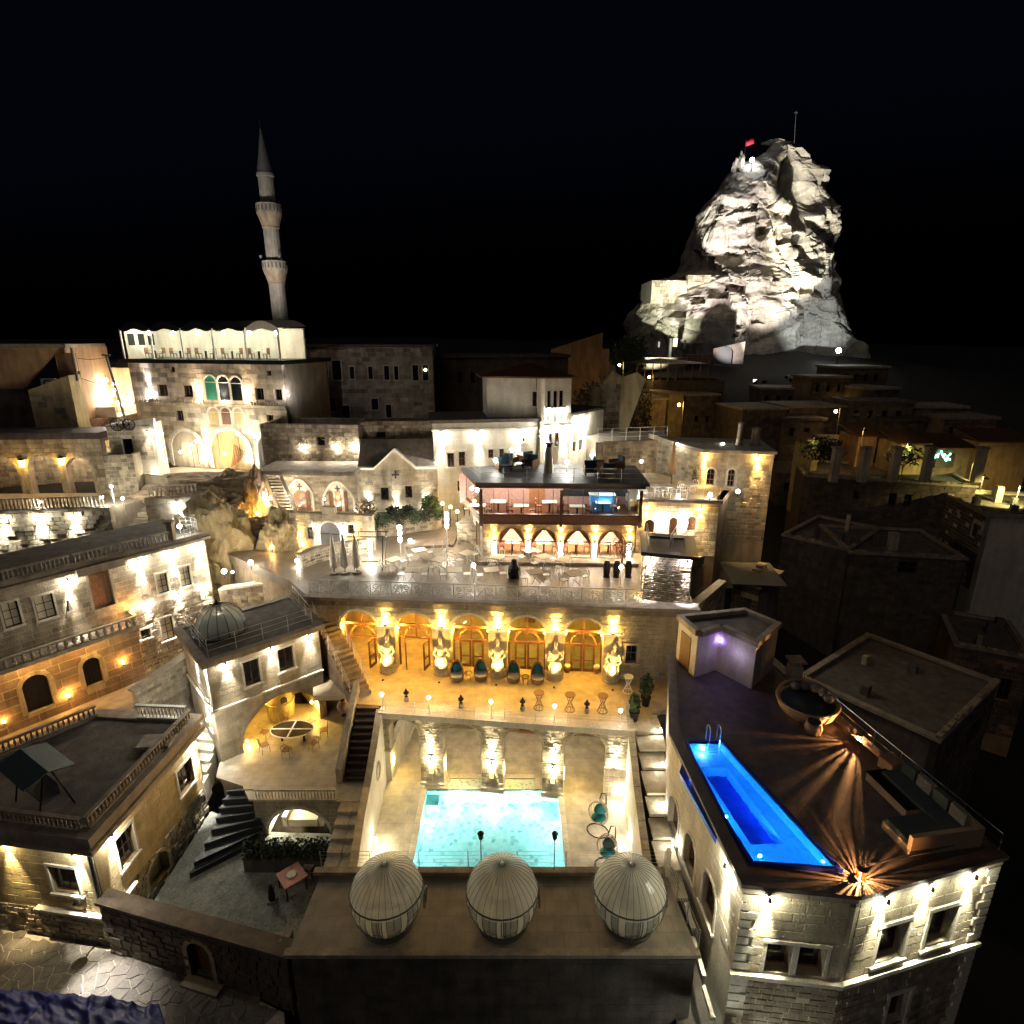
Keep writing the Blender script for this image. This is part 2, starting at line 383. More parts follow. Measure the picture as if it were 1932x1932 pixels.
def archring(mb, fr, u0, u1, h0, h1, kind='round', w=.22, d0=-.02, d1=.05, n=13, legs=True):
    """voussoirs round an arched opening"""
    inn = arch(u0, u1, h0, h1, kind, n)[2:]; c = (u0+u1)/2; hs = inn[0][1]
    out = []
    for a, b in inn:
        dx, dy = a-c, b-hs; L = math.hypot(dx, dy) or 1; out.append((a+dx/L*w, b+dy/L*w if dy > 1e-4 else b))
    for i in range(len(inn)-1):
        q = [inn[i], inn[i+1], out[i+1], out[i]]; g = .06
        ctr = (sum(p[0] for p in q)/4, sum(p[1] for p in q)/4); q = [(p[0]+(ctr[0]-p[0])*g, p[1]+(ctr[1]-p[1])*g) for p in q]
        mb.hexa([fr.pt(*q[0], d0), fr.pt(*q[1], d0), fr.pt(*q[1], d1), fr.pt(*q[0], d1), fr.pt(*q[3], d0), fr.pt(*q[2], d0), fr.pt(*q[2], d1), fr.pt(*q[3], d1)])
    if legs:
        k = max(2, int((hs-h0)/.4)); st = (hs-h0)/k
        for i in range(k):
            for a, b in ((u0-w, u0), (u1, u1+w)): mb.box(a, b, -d1, -d0, h0+i*st+.006, h0+(i+1)*st-.006, fr)
    return mb
def window(root, fr, u0, u1, h0, h1, cols=2, rows=3, frame=WOOD, pane=DGLASS, depth=.16, surround=CREAM, sill=True, kind='rect', bar=.035, lit=None, sw=.14):
    """window part with pane, bars and stone surround as sub-parts; returns the hole loop"""
    hole = rect(u0, u1, h0, h1) if kind == 'rect' else arch(u0, u1, h0, h1, kind)
    f = MB(); b = bar*1.5
    f.box(u0, u0+b, depth, depth+.07, h0, h1 if kind == 'rect' else hole[2][1], fr); f.box(u1-b, u1, depth, depth+.07, h0, h1 if kind == 'rect' else hole[2][1], fr)
    f.box(u0+b, u1-b, depth, depth+.07, h0, h0+b, fr)
    if kind == 'rect': f.box(u0+b, u1-b, depth, depth+.07, h1-b, h1, fr)
    else: f.tube([fr.pt(a, c, -depth-.035) for a, c in hole[2:]], b*.7, 4)
    for i in range(1, cols):
        u = u0+(u1-u0)*i/cols; sp = hspan(hole, h0+(h1-h0)*.5); top = max(c for a, c in hole) if kind == 'rect' else h1-.02
        f.box(u-bar/2, u+bar/2, depth+.012, depth+.055, h0+b, top-(b if kind == 'rect' else 0), fr)
    for j in range(1, rows):
        h = h0+(h1-h0)*j/rows; sp = hspan(hole, h)
        if sp: f.box(sp[0]+.01, sp[1]-.01, depth+.016, depth+.05, h-bar/2, h+bar/2, fr)
    w = f.build('window', frame, root)
    p = MB(); wallmesh(p, fr, hole, (), .012, -depth-.03); p.build('pane', lit or pane, w)
    if surround:
        s = MB()
        if kind == 'rect':
            s.box(u0-sw, u0, -.045, .02, h0, h1, fr); s.box(u1, u1+sw, -.045, .02, h0, h1, fr); s.box(u0-sw*1.15, u1+sw*1.15, -.055, .02, h1, h1+sw*1.2, fr)
        else: archring(s, fr, u0, u1, h0, h1, kind, sw, legs=True)
        if sill: s.box(u0-sw*1.3, u1+sw*1.3, -.11, .04, h0-.1, h0, fr)
        s.build('surround', surround, w)
    return hole

# ---------------------------------------------------------------- lamps
def lightd(name, typ, loc, power, col, parent=None, r=.04, rot=None, ang=None, blend=.6):
    d = bpy.data.lights.new(name, typ); d.energy = power*(.55 if typ == 'POINT' else 1); d.color = col; d.shadow_soft_size = r
    if typ == 'SPOT': d.spot_size = math.radians(ang or 70); d.spot_blend = blend
    o = bpy.data.objects.new(name, d); COL.objects.link(o); loc = Vector(loc)
    if rot is not None: o.rotation_euler = Vector(rot).to_track_quat('-Z', 'Y').to_euler()
    if parent is not None: o.parent = parent; o.location = loc-WLOC[parent.name]
    else: o.location = loc
    return o
def washer(fr, u, h, label, group, updown='down', power=60, col=WARMW, ang=75, tilt=.12, d=.16, blend=.8, mat=BLACK, bulb=BULBW):
    """small wall-mounted spotlight grazing the facade"""
    base = fr.pt(u, h, 0); t = thing('wall_spotlight', label, 'lamp', base, group)
    m = MB(); m.box(u-.03, u+.03, -.05, 0, h-.05, h+.05, fr); m.tube([fr.pt(u, h, .03), fr.pt(u, h, d)], .012, 5); m.build('bracket', mat, t)
    s = -1 if updown == 'down' else 1
    c0, c1 = fr.pt(u, h-s*.07, d), fr.pt(u, h+s*.06, d)
    MB().tube([c0, c1], [.045, .06], 10).build('housing', mat, t)
    MB().tube([c1-(c1-c0).normalized()*.006, c1+(c1-c0).normalized()*.004], .05, 10).build('lens', bulb, t)
    dirv = Vector((0, 0, s)) - fr.n*tilt
    power *= RND.uniform(.75, 1.25); dirv += fr.e*RND.uniform(-.06, .06)
    lightd('beam', 'SPOT', c1+(c1-c0).normalized()*.03, power*2.6, col, t, .03, dirv, ang*.72, 1.0); lightd('spill', 'POINT', c1+(c1-c0).normalized()*.05, power*.25, col, t, .04)
    return t
def globe_post(p, h, label, group, power=40, col=WARMW, r=.11, mat=WIRON, bulb=BULBW):
    t = thing('globe_lamp', label, 'lamp', p, group)
    p = Vector(p); m = MB(); m.lathe([(.0,0),(.10,0),(.10,.03),(.03,.06),(.022,.1),(.018,h-r*1.2),(.05,h-r),(0,h-r)], p, 10); m.build('post', mat, t)
    MB().ball(p+Vector((0,0,h)), r, 12, 8).build('globe', bulb, t, smooth=True)
    lightd('glow', 'POINT', p+Vector((0,0,h)), power, col, t, r*1.05)
    return t
# ================================================================ ground
def smooth(a, b, x):
    t = max(0.0, min(1.0, (x-a)/(b-a))); return t*t*(3-2*t)
def terrain(x, y):
    h = -9.5
    mid = -9.5 + 13.5*smooth(37, 47, y) + 4.0*smooth(48, 56, y) + 3*smooth(60, 100, y)
    right = -13.0 + 8*smooth(34, 62, y) + 7*smooth(60, 95, y) + 5*smooth(95, 140, y)
    left = -9.5 + 13*smooth(33, 43, y) + 6*smooth(44, 52, y) + 3*smooth(60, 100, y)
    w = smooth(12, 24, x); wl_ = smooth(-26, -36, x) if x < 0 else 0
    wl_ = 1-smooth(-36, -26, x)
    h = mid*(1-w)+right*w; h = h*(1-wl_)+left*wl_
    dx, dy = (x-66)/46.0, (y-168)/62.0
    h += 11*math.exp(-(dx*dx+dy*dy)) * smooth(60, 110, y)
    if y > 30: h += noise.fractal(Vector((x*.06, y*.06, 0)), 1, 2, 4)*1.2*smooth(40, 90, y)
    if x < -60 or x > 90: h += 6*smooth(60, 200, abs(x))
    return h
nx, ny = 110, 120
mb = MB()
xs = [-400+ i*8 for i in range(36)] + [-112 + i*3.2 for i in range(80)] + [144+i*9 for i in range(30)]
ys = [-60, -30, -10] + [i*1.6 for i in range(0, 70)] + [112+i*5 for i in range(1, 45)] + [350, 450, 700, 1200, 2500]
for y in ys:
    for x in xs: mb.v.append(Vector((x, y, terrain(x, y))))
W_ = len(xs)
for j in range(len(ys)-1):
    for i in range(W_-1): mb.f.append((j*W_+i, j*W_+i+1, (j+1)*W_+i+1, (j+1)*W_+i))
struct(mb.build('ground', EARTH, smooth=True, origin=(0,0,0)))

def grow(poly, w):
    n = len(poly); out = []
    ar = sum(poly[i][0]*poly[(i+1)%n][1]-poly[(i+1)%n][0]*poly[i][1] for i in range(n)); sg = 1 if ar > 0 else -1
    for i in range(n):
        a, b, c = Vector(poly[i-1]), Vector(poly[i]), Vector(poly[(i+1) % n]); d0 = (b-a).normalized(); d1 = (c-b).normalized()
        n0 = Vector((d0.y, -d0.x))*sg; n1 = Vector((d1.y, -d1.x))*sg; k = n0+n1; out.append(tuple(b+k*(w/max(.3, 1+n0.dot(n1)))))
    return out
def slab(name, poly, z0, z1, mat, holes=(), kind='structure', parent=None, label=None):
    fr = type('H', (), {})(); f2 = lambda a, b, d=0: Vector((a, b, z1+d)); fr.pt = f2
    m = MB()
    wallmesh(m, fr, poly if sum(poly[i][0]*poly[(i+1)%len(poly)][1]-poly[(i+1)%len(poly)][0]*poly[i][1] for i in range(len(poly))) > 0 else poly[::-1], holes, z1-z0, 0)
    return m.build(name, mat, parent, kind=kind if parent is None else None, label=label)
# ================================================================ pool court, terrace and its arched facade
PD, TZ, UZ = -3.5, 1.0, 5.7                  # pool deck, lower terrace, upper terrace
FA = Fr((-6.9, 27.0), (6.15, 25.5), PD)       # arcade below the lower terrace
FD = Fr((-11.8, 31.41), (10.1, 29.72), TZ)    # five-arched facade
# ---- mosaic of the pool
def mosaic(name, c0, c1, c2, sc=5.2):
    m, n, l, b = nodes_of(name)
    geo = n.new('ShaderNodeNewGeometry')
    vo = n.new('ShaderNodeTexVoronoi'); vo.inputs['Scale'].default_value = sc; vo.inputs['Randomness'].default_value = .35; l.new(geo.outputs['Position'], vo.inputs['Vector'])
    nz = n.new('ShaderNodeTexNoise'); nz.inputs['Scale'].default_value = .8; l.new(geo.outputs['Position'], nz.inputs['Vector'])
    cr = n.new('ShaderNodeValToRGB'); cr.color_ramp.elements[0].position = 0; cr.color_ramp.elements[0].color = (*c0, 1)
    cr.color_ramp.elements[1].position = .22; cr.color_ramp.elements[1].color = (*c1, 1); e = cr.color_ramp.elements.new(.9); e.color = (*c2, 1)
    sep = n.new('ShaderNodeSeparateColor'); l.new(vo.outputs['Color'], sep.inputs[0]); l.new(sep.outputs[0], cr.inputs[0])
    l.new(cr.outputs[0], b.inputs['Base Color']); b.inputs['Roughness'].default_value = .35
    return m
def water(name, col, scale, strength, ior=1.33):
    m, n, l, b = nodes_of(name)
    b.inputs['Base Color'].default_value = (*col, 1); b.inputs['Transmission Weight'].default_value = 1; b.inputs['Roughness'].default_value = .0; b.inputs['IOR'].default_value = ior
    geo = n.new('ShaderNodeNewGeometry'); nz = n.new('ShaderNodeTexNoise'); nz.inputs['Scale'].default_value = scale; nz.inputs['Detail'].default_value = 3; nz.inputs['Distortion'].default_value = .6
    l.new(geo.outputs['Position'], nz.inputs['Vector']); bp = n.new('ShaderNodeBump'); bp.inputs['Strength'].default_value = strength; bp.inputs['Distance'].default_value = .05
    l.new(nz.outputs[0], bp.inputs['Height']); l.new(bp.outputs[0], b.inputs['Normal']); MATS[name] = m; return m
MOSAIC = mosaic('pool_mosaic', (.08,.30,.36), (.28,.62,.60), (.40,.70,.67)); LEDGE = mosaic('ledge_mosaic', (.25,.42,.40), (.55,.66,.60), (.68,.74,.66), 9); WATER = water('pool_water', (.90, .985, .98), 3.5, .6)
pool_poly = [(-4.62, 18.6), (2.46, 18.6), (2.46, 26.35), (1.25, 26.35), (1.25, 27.15), (-3.5, 27.15), (-3.5, 26.35), (-4.62, 26.35)]
deck_poly = [(-7.2, 17.7), (5.6, 17.7), (6.3, 27.0), (6.3, 31.2), (-7.2, 32.2)]
slab('pool_deck', deck_poly, -9.0, PD, DECK, [grow(pool_poly, .03)])
pl = thing('swimming_pool', 'bright turquoise mosaic swimming pool sunk in the travertine court', 'pool', (-1, 23, PD-1.5))
mb = MB(); n = len(pool_poly); zb = PD-1.45
for i in range(n):
    a, b = pool_poly[i], pool_poly[(i+1) % n]; mb.add([(a[0],a[1],PD-.02),(b[0],b[1],PD-.02),(b[0],b[1],zb),(a[0],a[1],zb)], [(0,1,2,3)])
mb.add([(x, y, zb) for x, y in pool_poly], [tuple(t) for t in tessellate_polygon([[Vector((x,y,0)) for x,y in pool_poly]])])
mb.build('basin', MOSAIC, pl)
mb = MB(); mb.box(-3.48, 1.23, 26.36, 27.13, zb, PD-.012); mb.build('shallow_ledge', LEDGE, pl); MB().box(-4.6, -3.9, 25.6, 26.33, zb, PD-.55).build('corner_step', MOSAIC, pl)
mb = MB()
for i in range(n):
    a, b = Vector((*pool_poly[i], 0)), Vector((*pool_poly[(i+1) % n], 0)); e = (b-a); k = max(1, round(e.length/.6)); nn = Vector((e.y, -e.x, 0)).normalized()
    for j in range(k):
        p, q = a+e*(j/k)+e.normalized()*.006, a+e*((j+1)/k)-e.normalized()*.006
        mb.hexa([p+Vector((0,0,PD+.004)), q+Vector((0,0,PD+.004)), q+nn*.3+Vector((0,0,PD+.004)), p+nn*.3+Vector((0,0,PD+.004)), p+Vector((0,0,PD+.034)), q+Vector((0,0,PD+.034)), q+nn*.3+Vector((0,0,PD+.03)), p+nn*.3+Vector((0,0,PD+.03))])
mb.build('coping', PALE, pl)
zw = PD-.12; mb = MB(); mb.add([(x, y, zw) for x, y in pool_poly], [tuple(t) for t in tessellate_polygon([[Vector((x,y,0)) for x,y in pool_poly]])])
for i, f in enumerate(mb.f):
    a, b, c = [mb.v[k] for k in f]
    if (b-a).cross(c-a).z < 0: mb.f[i] = (f[0], f[2], f[1])
mb.build('water', WATER, pl)
for i, (x, y, nxx, nyy, pw) in enumerate([(-3.05,26.28,0,-1,34),(-1.1,26.28,0,-1,34),(.85,26.28,0,-1,34),(-4.55,24.6,1,0,34),(-4.55,21.6,1,0,34),(2.4,24.4,-1,0,34),(2.4,21.2,-1,0,34),(-2.6,18.66,0,1,34),(.4,18.66,0,1,34)]):
    z = PD-(.62 if i < 9 else .3); t = thing('pool_light', 'round underwater lamp on the back wall of the turquoise pool' if i < 3 else 'round underwater lamp on a side or front wall of the turquoise pool', 'lamp', (x, y, z), 'lamps in the back wall of the turquoise pool' if i < 3 else 'lamps in the other walls of the turquoise pool')
    d = Vector((nxx, nyy, 0)); MB().tube([Vector((x,y,z))-d*.03, Vector((x,y,z))+d*.035], .13, 12).build('rim', STEEL, t); MB().tube([Vector((x,y,z))+d*.036, Vector((x,y,z))+d*.05], .10, 12).build('lens', BULBC, t)
    lightd('glow', 'POINT', Vector((x,y,z))+d*.16, pw*.5, (.78, 1.0, .96), t, .09)

# ---- arcade below terrace
ar = thing('pool_arcade', 'cream stone arcade of four arches behind the turquoise pool', 'arcade', FA.pt(FA.L/2, 0))
pill = [(E1(500,300)[0], E1(632,300)[0]), (E1(846,300)[0], E1(968,300)[0]), (E1(1190,300)[0], E1(1312,300)[0])]
pu = [(FA.uvx(a, 1.5), FA.uvx(b, 1.5)) for a, b in pill]
piers = [(-.1, .28)] + pu + [(FA.uvx(E1(1548,200)[0], 2.2), FA.L+.2)]
HT = TZ-.32-PD
holes = []
for i in range(4):
    holes.append(arch(piers[i][1]+.02, piers[i+1][0]-.02, 2.05, HT-.14, 'round'))
body = [(-.1, 1.98), (FA.L+.2, 1.98), (FA.L+.2, HT), (-.1, HT)]
ah = [h for h in holes]
# spandrel wall: outline follows the arches from below
poly = [(-.1, 2.06)]
for h in holes:
    pts = h[2:][::-1]; poly += [(pts[0][0], 2.06)] + pts + [(pts[-1][0], 2.06)]
poly += [(FA.L+.2, 2.06), (FA.L+.2, HT), (-.1, HT)]
mb = MB(); wallmesh(mb, FA, poly, (), .75, 0); mb.build('spandrel_wall', CREAM, ar)
put_blocks(courses(FA, -.1, FA.L+.2, 2.08, HT, ah, .2, .34, RND, proud=(.01, .05)), ar, CREAMB, limit=120)
for i, h in enumerate(holes): archring(MB(), FA, piers[i][1]+.02, piers[i+1][0]-.02, 2.05, HT-.14, 'round', .13, -.02, .07, 15, legs=False).build('arch_ring', CREAM, ar)
for i, (a, b) in enumerate(piers):
    m = MB()
    if 0 < i < 4:
        m.box(a, b, 0, .75, 0, 1.96, FA); m.box(a-.04, b+.04, -.12, .8, -.5, .16, FA)
    else: m.box(a, b, 0, .75 if i else 5.0, 0, 1.96, FA)
    p = m.build('pillar', PALE, ar); c = MB(); c.box(a-.07, b+.07, -.09, .82, 1.965, 2.06, FA); c.build('capital', CREAM, p)
    if 0 < i: put_blocks(courses(FA, a, b, .2, 1.95, (), .3, .5, RND), p, CREAMB)
bwf = Fr((-7.2, 31.9), (6.3, 30.6), PD)
m = MB(); m.box(-.1, bwf.L+.2, 0, .3, 0, HT, bwf); m.build('back_wall', BROWN, ar)
for a, b in ((4.9, 6.7), (7.6, 9.4)):
    m = MB(); m.box(a, b, -.06, -.01, .0, 1.5, bwf); p = m.build('cabinet', WOODL, ar)
    m = MB(); m.box(a+.1, (a+b)/2-.05, -.075, -.06, .15, 1.35, bwf); m.box((a+b)/2+.05, b-.1, -.075, -.06, .15, 1.35, bwf); m.build('door_panel', WOOD, p)
m = MB(); m.box(10.2, 11.2, -.05, -.01, 0, 2.1, bwf); m.build('recess_door', LEADG, ar)
for i in range(1, 5):
    a, b = piers[i]; c = (a+b)/2
    if i < 4:
        washer(FA, c, 1.86, 'downlight under a pillar capital above a yellow lantern by the turquoise pool', 'downlights on the pool pillars', 'down', 34, (1,.9,.62), 62, .2)
        washer(FA, c, 2.16, 'uplight over a pillar capital of the pool arcade', 'uplights on the pool arcade', 'up', 46, (1,.88,.58), 70, .22)
        t = thing('wall_lantern', 'yellow glass lantern hung on a pillar by the turquoise pool', 'lantern', FA.pt(c, .85), 'yellow lanterns on the pool pillars')
        MB().box(c-.09, c+.09, -.2, -.05, .95, 1.2, FA).build('glass', emit('lantern_yellow_%d' % i, (1, .80, .06), .5), t)
        m = MB(); m.box(c-.12, c+.12, -.23, -.01, .88, .945, FA); m.box(c-.12, c+.12, -.23, -.01, 1.205, 1.25, FA)
        for q in (c-.11, c+.09): m.box(q, q+.02, -.21, -.19, .945, 1.205, FA)
        m.build('frame', STEEL, t)
    else: washer(FA, piers[4][0]+.45, 2.16, 'uplight on the last pier of the pool arcade beside the stone stairs', None, 'up', 46, (1,.92,.72), 70, .22)
for i in range(4):  # amber slots glowing on the inner faces
    u = piers[i][1]+.05; t = thing('strip_light', 'amber light slot on an inner pier face of the pool arcade', 'lamp', FA.pt(u, .9), 'amber slots of the pool arcade')
    MB().box(u-.04, u-.015, .3, .42, .8, 1.5, FA).build('tube', BULBY, t); lightd('glow', 'POINT', FA.pt(u+.08, 1.15, -.36), 5, (1,.8,.2), t, .05)
for i, x in enumerate((-5.0, -1.8, 1.6, 4.6)):
    t = thing('ceiling_lamp', 'flush ceiling lamp under the vault of the pool arcade', 'lamp', (x, 29.2, TZ-.36), 'ceiling lamps of the pool arcade')
    MB().tube([(x,29.2,TZ-.40),(x,29.2,TZ-.33)], .12, 12).build('shade', BULBW, t); lightd('glow', 'POINT', (x, 29.2, TZ-.55), 5, (1,.9,.64), t, .1)

# ---- lower terrace slab
ter_poly = [(-6.9, 26.85), (6.15, 25.35), (6.9, 25.3), (7.4, 26.8), (8.6, 27.2), (10.1, 29.3), (10.1, 32), (-11.8, 34), (-11.9, 31.0), (-11.0, 28.3), (-8.6, 28.4), (-8.5, 27.6), (-6.95, 27.4)]
slab('lower_terrace', ter_poly, TZ-.3, TZ, TERR)
m = MB(); m.box(-.15, FA.L+.1, -.28, .3, HT+.02, HT+.36, FA); e = m.build('terrace_edge', PALE, ar)
# solid ground west of the arcade under the terrace
m = MB(); m.prism([(-11.9, 30.9), (-7.25, 29.0), (-7.25, 34), (-11.8, 34)], -6, TZ-.31); struct(m.build('terrace_fill', CAVE))

# ---- facade with five arched doors
fd = thing('arched_hall', 'long honey-lit stone hall with five arched glazed doors', 'building', FD.pt(FD.L/2, 0))
cx = [D8(228,300), D8(572,305), D8(918,312), D8(1258,322), D8(1614,332)]
cu = [FD.uv(p)[0] for p in cx]; step = (cu[4]-cu[0])/4; cu = [cu[0]+step*i for i in range(5)]
AW, AH = 1.10, 3.75
holes = [arch(c-AW, c+AW, 0.0, AH, 'round', 14) for c in cu]
wl_u, wl_h0, wl_h1 = FD.uv(D8(1905,450))[0], 1.1, 2.2
holes2 = holes + [rect(wl_u-.32, wl_u+.32, wl_h0, wl_h1)]
bottom = [(0, 0)]
for h in holes: pts = h[2:][::-1]; bottom += [(pts[0][0], 0)] + pts + [(pts[-1][0], 0)]
bottom += [(FD.L, 0), (FD.L, 4.45), (0, 4.45)]
mb = MB(); wallmesh(mb, FD, bottom, [holes2[5]], .95, 0); mb.build('front_wall', CREAM, fd)
put_blocks(courses(FD, 0, FD.L, 0.02, 4.42, holes2, .27, .5, RND, proud=(.008, .03), skip=.02), fd, CREAMB, limit=300)
window(fd, FD, wl_u-.32, wl_u+.32, wl_h0, wl_h1, 2, 2, LEADG, DGLASS)
for c in cu: archring(MB(), FD, c-AW, c+AW, 0, AH, 'round', .16, -.02, .045, 17).build('arch_ring', PALE, fd)
m = MB(); m.box(-.2, FD.L+.25, -.22, .5, 4.452, 4.56, FD); m.box(-.2, FD.L+.25, -.38, .5, 4.565, 4.72, FD); m.build('cornice', COPING, fd)
m = MB(); u = .4
while u < FD.L: m.box(u, u+.14, -.1, 0, 4.2, 4.34, FD); u += .62
m.build('cornice_brackets', COPING, fd, kind='stuff')
# interior rooms
m = MB(); m.box(-.0, FD.L-2.5, 5.0, 5.2, 0, 4.4, FD); m.box(0, FD.L-2.5, .96, 5.0, 4.2, 4.4, FD); m.box(0, .2, .96, 5, 0, 4.2, FD); m.box(FD.L-2.7, FD.L-2.5, .96, 5, 0, 4.2, FD); m.build('hall_interior', YELP, fd)
m = MB(); m.box(0, FD.L-2.5, .5, 5.2, -.06, .006, FD); m.build('hall_floor', TERR, fd)
m = MB(); m.box(cu[1]+.6, cu[1]+1.4, 4.6, 4.98, 0, 2.3, FD); m.build('back_door', WOOD, fd)
m = MB(); m.box(cu[3]-.35, cu[3]+.35, 4.7, 4.98, 1.0, 3.0, FD); m.build('back_niche', WOOD, fd)
for c in cu:
    t = thing('hall_pendant', 'warm pendant lamp hanging inside the arched hall', 'lamp', FD.pt(c, 3.2, -2.8), 'pendants in the arched hall')
    MB().tube([FD.pt(c, 3.3, -2.8), FD.pt(c, 4.2, -2.8)], .01, 4).build('cord', IRON, t); MB().ball(FD.pt(c, 3.2, -2.8), .13, 10, 6).build('globe', BULBY, t); lightd('glow', 'POINT', FD.pt(c, 3.2, -2.8), 120 if c < cu[2]-.5 else 26, (1, .50, .08), t, .14)
# glazed arched timber doors
def arched_door(c, opened):
    D = .62; m = MB(); A = arch(c-AW+.02, c+AW-.02, 0, AH-.02, 'round', 14)
    m.tube([FD.pt(a, h, -D) for a, h in [A[1]]+A[2:]+[A[0]]], .085, 4)
    m.box(c-AW, c+AW, D-.05, D+.05, 2.60, 2.74, FD)
    B = arch(c-.72, c+.72, 0, 2.58, 'round', 10); m.tube([FD.pt(a, h, -D) for a, h in B[2:]], .06, 4)
    m.box(c-.045, c+.045, D-.03, D+.03, 2.74, AH-.1, FD); m.box(c-.045, c+.045, D-.03, D+.03, 1.90, 2.6, FD); m.box(c-AW, c+AW, D-.045, D+.045, 1.80, 1.88, FD)
    fr_ = m.build('door_frame', WOOD, fd)
    if not opened: g = MB(); wallmesh(g, FD, A, (), .01, -D-.005); g.build('fanlight_glass', GLASS, fr_)
    for s in (-1, 1):
        d = MB(); 
        f2 = Fr(FD.pt(c, 0, -D)[:2], FD.pt(c+1, 0, -D)[:2], TZ)
        if opened:
            ang = FD.ang + (math.pi if s > 0 else 0) + (1.25 if s > 0 else -1.25); hp = FD.pt(c+s*.74, 0, -D)
            f2 = Fr((hp.x, hp.y), (hp.x+math.cos(ang), hp.y+math.sin(ang)), TZ); L0, L1 = 0, .70
        else: L0, L1 = (.02, .72) if s > 0 else (-.72, -.02)
        for a, b, h0, h1 in ((L0, L0+.12, .02, 1.79), (L1-.12, L1, .02, 1.79), (L0+.09, L1-.09, .02, .2), (L0+.09, L1-.09, 1.68, 1.79), (L0+.09, L1-.09, .7, .77)): d.box(a, b, -.025, .025, h0, h1, f2)
        leaf = d.build('door_leaf', WOOD, fd); g = MB(); g.box(L0+.09, L1-.09, -.004, .004, .2, 1.68, f2); g.build('pane', GLASS, leaf)
for i, c in enumerate(cu): arched_door(c, i < 2)
mids = [(cu[i]+cu[i+1])/2 for i in range(4)] + [cu[4]+step/2]
poses = [( .5, -.2, .15, 'crouching figure leaning left'), (-.3, .1, -.1, 'seated figure with raised knee'), (0, 0, 0, 'upright robed figure with joined hands'), (.25, .35, .12, 'bearded figure holding a bundle'), (.7, -.4, -.2, 'figure reaching to the right')]
def statue(c, k):
    lean, arm, tw, desc = poses[k]
    base = FD.pt(c, 0, .1); t = thing('relief_statue', 'pale carved relief statue, '+desc+', on a hall pier', 'statue', base)
    p = MB(); p.lathe([(0,0),(.56,0),(.56,.07),(.5,.09),(.48,.34),(.55,.38),(.55,.45),(0,.45)], FD.pt(c, 0, .05), 18, a0=FD.ang-math.pi, a1=FD.ang); p.build('pedestal', CREAM, t)
    a = MB(); 
    def q(u, h, d): return FD.pt(c+u*1.25, .44+(h-.44)*1.3, d*1.25+.06)
    a.tube([q(0,.44,.14), q(.02,.7,.17), q(.05*lean,1.05,.16), q(.10*lean,1.38,.15), q(.13*lean,1.62,.13)], [.33,.27,.22,.25,.10], 12)
    a.tube([q(.13*lean,1.6,.13), q(.15*lean,1.76,.16), q(.16*lean,1.86,.16), q(.16*lean,1.96,.15)], [.07,.115,.12,.05], 10)
    a.tube([q(.16*lean,1.76,.24), q(.16*lean,1.62,.25)], [.07,.03], 8)   # beard / veil
    for s in (-1, 1):
        sh = q(.10*lean+s*.22, 1.46, .16); el = q(.10*lean+s*(.34+.05*arm*s), 1.16+.2*arm*s, .22); hd = q(.05*s+.2*arm, 1.0+.15*arm*s, .33)
        a.tube([sh, el, hd], [.10,.085,.06], 8); a.ball(hd, .07, 8, 6)
    kn = [q(-.14+tw, .86, .30), q(.15+tw, .80, .27)]
    for s, kk in zip((-1, 1), kn): a.tube([q(s*.1+.08*lean, 1.08, .16), kk, q(s*.12+tw*.5, .47, .22)], [.14,.125,.10], 8)
    for w in range(5):
        x = -.24+w*.12; a.tube([q(x*.8+.1*lean, 1.12, .24), q(x+.03*math.sin(w*2), .78, .33), q(x*1.15, .45, .30)], [.025,.045,.05], 6)
    if k in (1, 3): a.ball(q(.12, 1.02, .34), .16, 10, 8, (1.1, .8, .8))
    o = a.build('figure', PALE, t); md = o.modifiers.new('remesh', 'REMESH'); md.mode = 'VOXEL'; md.voxel_size = .028; md.use_smooth_shade = True
    sm = o.modifiers.new('smooth', 'SMOOTH'); sm.factor = .6; sm.iterations = 4
    s = MB(); s.box(c-.5, c+.5, -.09, 0, 0, 2.75, FD); s.build('back_slab', CREAM, t)
    s = MB(); s.box(c-.58, c+.58, -.16, 0, 2.752, 2.9, FD); s.build('shelf', PALE, t)
for k, c in enumerate(mids):
    statue(c, k)
    washer(FD, c, 3.0, 'amber uplight on the shelf over a relief statue', 'uplights over the relief statues', 'up', 60, (1, .68, .16), 76, .12, d=.13)
    t = thing('statue_floodlight', 'tiny amber floodlight at the foot of a relief statue', 'lamp', FD.pt(c, 0, 1.25), 'floodlights below the relief statues')
    MB().box(c-.05, c+.05, -1.27, -1.17, .004, .07, FD).build('housing', BLACK, t); lightd('beam', 'SPOT', FD.pt(c, .12, 1.3), 90, (1,.62,.14), t, .04, FD.pt(c, 1.7, 0)-FD.pt(c, .05, 1.3), 50, .8)
for i, c in enumerate(cu):
    for s in (-1, 1):
        u = c+s*(AW-.07); t = thing('reveal_spotlight', 'amber spark lamp inside the reveal of an arched hall door', 'lamp', FD.pt(u, 2.62, -.3), 'amber reveal lamps of the arched doors')
        MB().ball(FD.pt(u, 2.62, -.3), .045, 8, 6).build('bulb', BULBY, t); lightd('glow', 'POINT', FD.pt(u-s*.07, 2.55, -.3), 34, (1,.52,.06), t, .04)
# hall side mass and upper-terrace ground
m = MB(); m.prism([FD.pt(0,0,-.94)[:2], FD.pt(.2,0,-.94)[:2], FD.pt(.2,0,-6)[:2], FD.pt(0,0,-6)[:2]], TZ, 5.4); m.build('side_wall', CREAM, fd)

